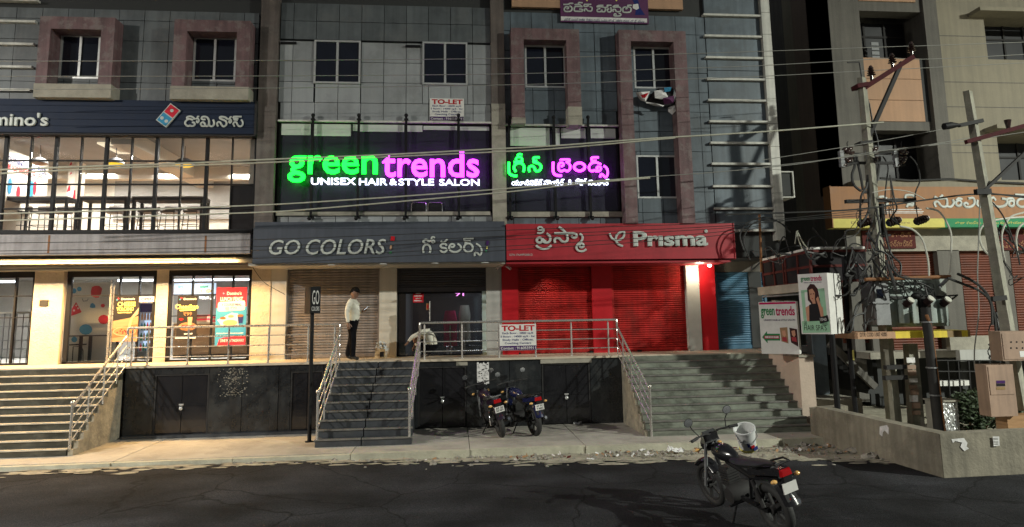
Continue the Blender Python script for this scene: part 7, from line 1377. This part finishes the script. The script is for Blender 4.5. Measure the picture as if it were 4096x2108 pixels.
def crumple(name, label, px, py, z, s, mat, seed):
    p = atz(px, py, z); r_ = random.Random(seed); mb = MB(); n = 5; V = [[p+Vector(((i/n-.5)*s+r_.uniform(-.02, .02), (j/n-.5)*s*.8, .01+abs(r_.gauss(0, .35))*s*.4)) for i in range(n+1)] for j in range(n+1)]
    mb.add([v for q in V for v in q], [(j*(n+1)+i, j*(n+1)+i+1, (j+1)*(n+1)+i+1, (j+1)*(n+1)+i) for j in range(n) for i in range(n)]); return tag(mb.build(name, mat), label, 'litter')
mb = MB()
for k in range(420):                                 # thin drifts of sand blown over the road's edge
    x = rs.uniform(-8, 12); y = (roadedge(x) if x > -1 else min(roadedge(x), -3.86))+.05-abs(rs.gauss(0, .22)); s_ = rs.uniform(.03, .16); n_ = 9; a0 = rs.random()*6
    mb.add([(x+s_*1.8*rs.uniform(.5, 1.1)*math.cos(a0+6.283*i/n_), y+s_*.6*rs.uniform(.5, 1.1)*math.sin(a0+6.283*i/n_), -.081+.0001*k/4) for i in range(n_)], [tuple(range(n_))])
tag(mb.build('sand_drift', 'dirt'), kind='stuff')
crumple('crumpled_paper', 'crumpled white paper lying on the dirt left of the foreground motorcycle', 2600, 1826, -.12, .16, 'paper', 1); crumple('crumpled_paper', 'small white paper scrap on the dirt nearer the pavement', 2570, 1804, -.12, .12, 'paper', 2)
crumple('crumpled_paper', 'white paper scrap at the foot of the right store door', 2308, 1698, .0, .18, 'paper', 3); crumple('crumpled_paper', 'white scrap by the pavement edge below the two motorcycles', 2405, 1785, -.1, .10, 'paper', 4); crumple('crumpled_paper', 'red packet scrap on the dirt below the two motorcycles', 2090, 1802, -.1, .08, 'ink_red', 5); crumple('crumpled_paper', 'white scrap at the bottom edge of the dirt', 2362, 1840, -.12, .12, 'paper', 6)
crumple('fallen_sheet', 'flat pale sheet lying on the dirt below the marble stairs', 2700, 1808, -.12, .30, 'paper', 7)
for px, py, s, lab in ((1478, 1812, .13, 'broken kerb lump below the centre stairs'), (1545, 1818, .10, 'smaller broken kerb lump right of the one below the centre stairs'), (3170, 1752, .12, 'rubble lump at the foot of the marble stairs near the flank wall'), (3360, 1775, .14, 'rubble lump beside the foot of the portrait light box post'), (3420, 1800, .16, 'largest rubble lump against the long side of the low wall'), (3480, 1830, .15, 'rubble lump by the low wall nearest the road'), (3395, 1790, .1, 'smallest rubble lump between the post and the low wall')):
    p = atz(px, py, -.08); mb = MB(); rock(mb, p, s); tag(mb.build('rubble_lump', 'stone'), lab, 'rubble', 'rubble lumps')
# pasted poster remains on the plinth
r = R(1908, 1446, 1956, 1542, -1.215); t = thing('poster_remains', 'pale torn poster remains pasted on the black plinth above the left motorcycle', 'poster', ((r[0]+r[1])/2, -1.21, r[2])); mb = MB(); n = 9
top = [(r[0]+(r[1]-r[0])*i/n, r[3]-rs.random()*.06) for i in range(n+1)]; bot = [(r[1]-(r[1]-r[0])*i/n, r[2]+rs.random()*.05) for i in range(n+1)]; mb.poly(top+bot, -1.207, .003); sub('sheet', mb, 'paper', t)
mb = MB()
for k in range(60): a, b = rs.uniform(r[0], r[1]-.06), rs.uniform(r[2]+.05, r[3]-.06); mb.poly([(a, b), (a+rs.uniform(.03, .08), b+rs.uniform(-.01, .01)), (a+rs.uniform(.02, .06), b+.014)], -1.2095, .0025)
tag(sub('torn_flake', mb, 'granite', t), kind='stuff')
mb = MB()
for k in range(230):
    px, py = rs.gauss(935, 26), rs.uniform(1470, 1585); q = at(px, py, -1.205); s = rs.uniform(.004, .014); mb.box(q.x-s, q.x+s, -1.2055, -1.204, q.z-s*.6, q.z+s*.6)
tag(mb.build('paint_flecks', 'bare'), kind='stuff')
# torn banner caught under the open upper window
t = thing('torn_banner', 'torn crumpled printed banner caught below the open upper window on the right', 'banner', (at(2640, 420, -1.1).x, -1.1, at(2640, 440, -1.1).z)); 
C_ = lambda x, y: (2000+x/2.04, y/2.04)
def rag(nm, pts, mat, Y):
    mb = MB(); P = [at(*C_(*q), Y+rs.uniform(-.09, .09)) for q in pts]; c = sum(P, Vector())/len(P)+Vector((0, -.08, 0)); n = len(P); V = P+[c]; mb.add(V, [(i, (i+1) % n, n) for i in range(n)]); mb.add([v+Vector((0, .012, 0)) for v in V], [(i, (i+1) % n, n) for i in range(n)]); return sub(nm, mb, mat, t)
rag('dark_cloth', [(1190, 830), (1240, 760), (1290, 720), (1400, 715), (1440, 740), (1435, 850), (1340, 865), (1260, 850)], 'ink_black', -1.12); rag('white_edge', [(1110, 755), (1150, 750), (1225, 745), (1190, 830), (1150, 820), (1125, 790)], 'paper', -1.16); rag('red_patch', [(1150, 775), (1215, 755), (1185, 800), (1160, 795)], 'ink_red', -1.27)
rag('white_patch', [(1260, 740), (1340, 730), (1375, 795), (1320, 810), (1265, 800)], 'paper', -1.24); rag('white_edge', [(1190, 830), (1260, 850), (1340, 860), (1330, 870), (1250, 860), (1195, 842)], 'paper', -1.22); rag('white_flap', [(1370, 880), (1445, 840), (1440, 900), (1405, 935), (1375, 910)], 'paper', -1.16); rag('white_flap', [(1420, 730), (1455, 740), (1445, 800), (1425, 830), (1410, 800)], 'paper', -1.14); rag('blue_patch', [(1340, 715), (1400, 710), (1390, 745), (1345, 750)], 'mural_blue', -1.2)
rag('grey_patch', [(1330, 800), (1420, 780), (1420, 845), (1340, 850)], 'banner_plum', -1.21)
# salon waiting chairs behind the glass show their bright frames
for i, (a, c) in enumerate(((1645, 1706), (1711, 1770))):
    r = R(a, 812, c, 853, YW+.012); t = thing('waiting_chair', ('left', 'right')[i]+' bright metal framed chair back close behind the salon glass', 'chair', ((r[0]+r[1])/2, YW-.01, r[2]), 'salon waiting chairs')
    sub('back_frame', MB().tube([(r[0], YW-.022, r[2]), (r[0]+.01, YW-.022, r[3]-.03), (r[0]+.04, YW-.022, r[3]), (r[1]-.04, YW-.022, r[3]), (r[1]-.01, YW-.022, r[3]-.03), (r[1], YW-.022, r[2])], .013, 6), 'chrome', t, True); sub('back_pad', MB().box(r[0]+.03, r[1]-.03, YW-.016, YW-.008, r[2], r[3]-.03), 'black_gloss', t)
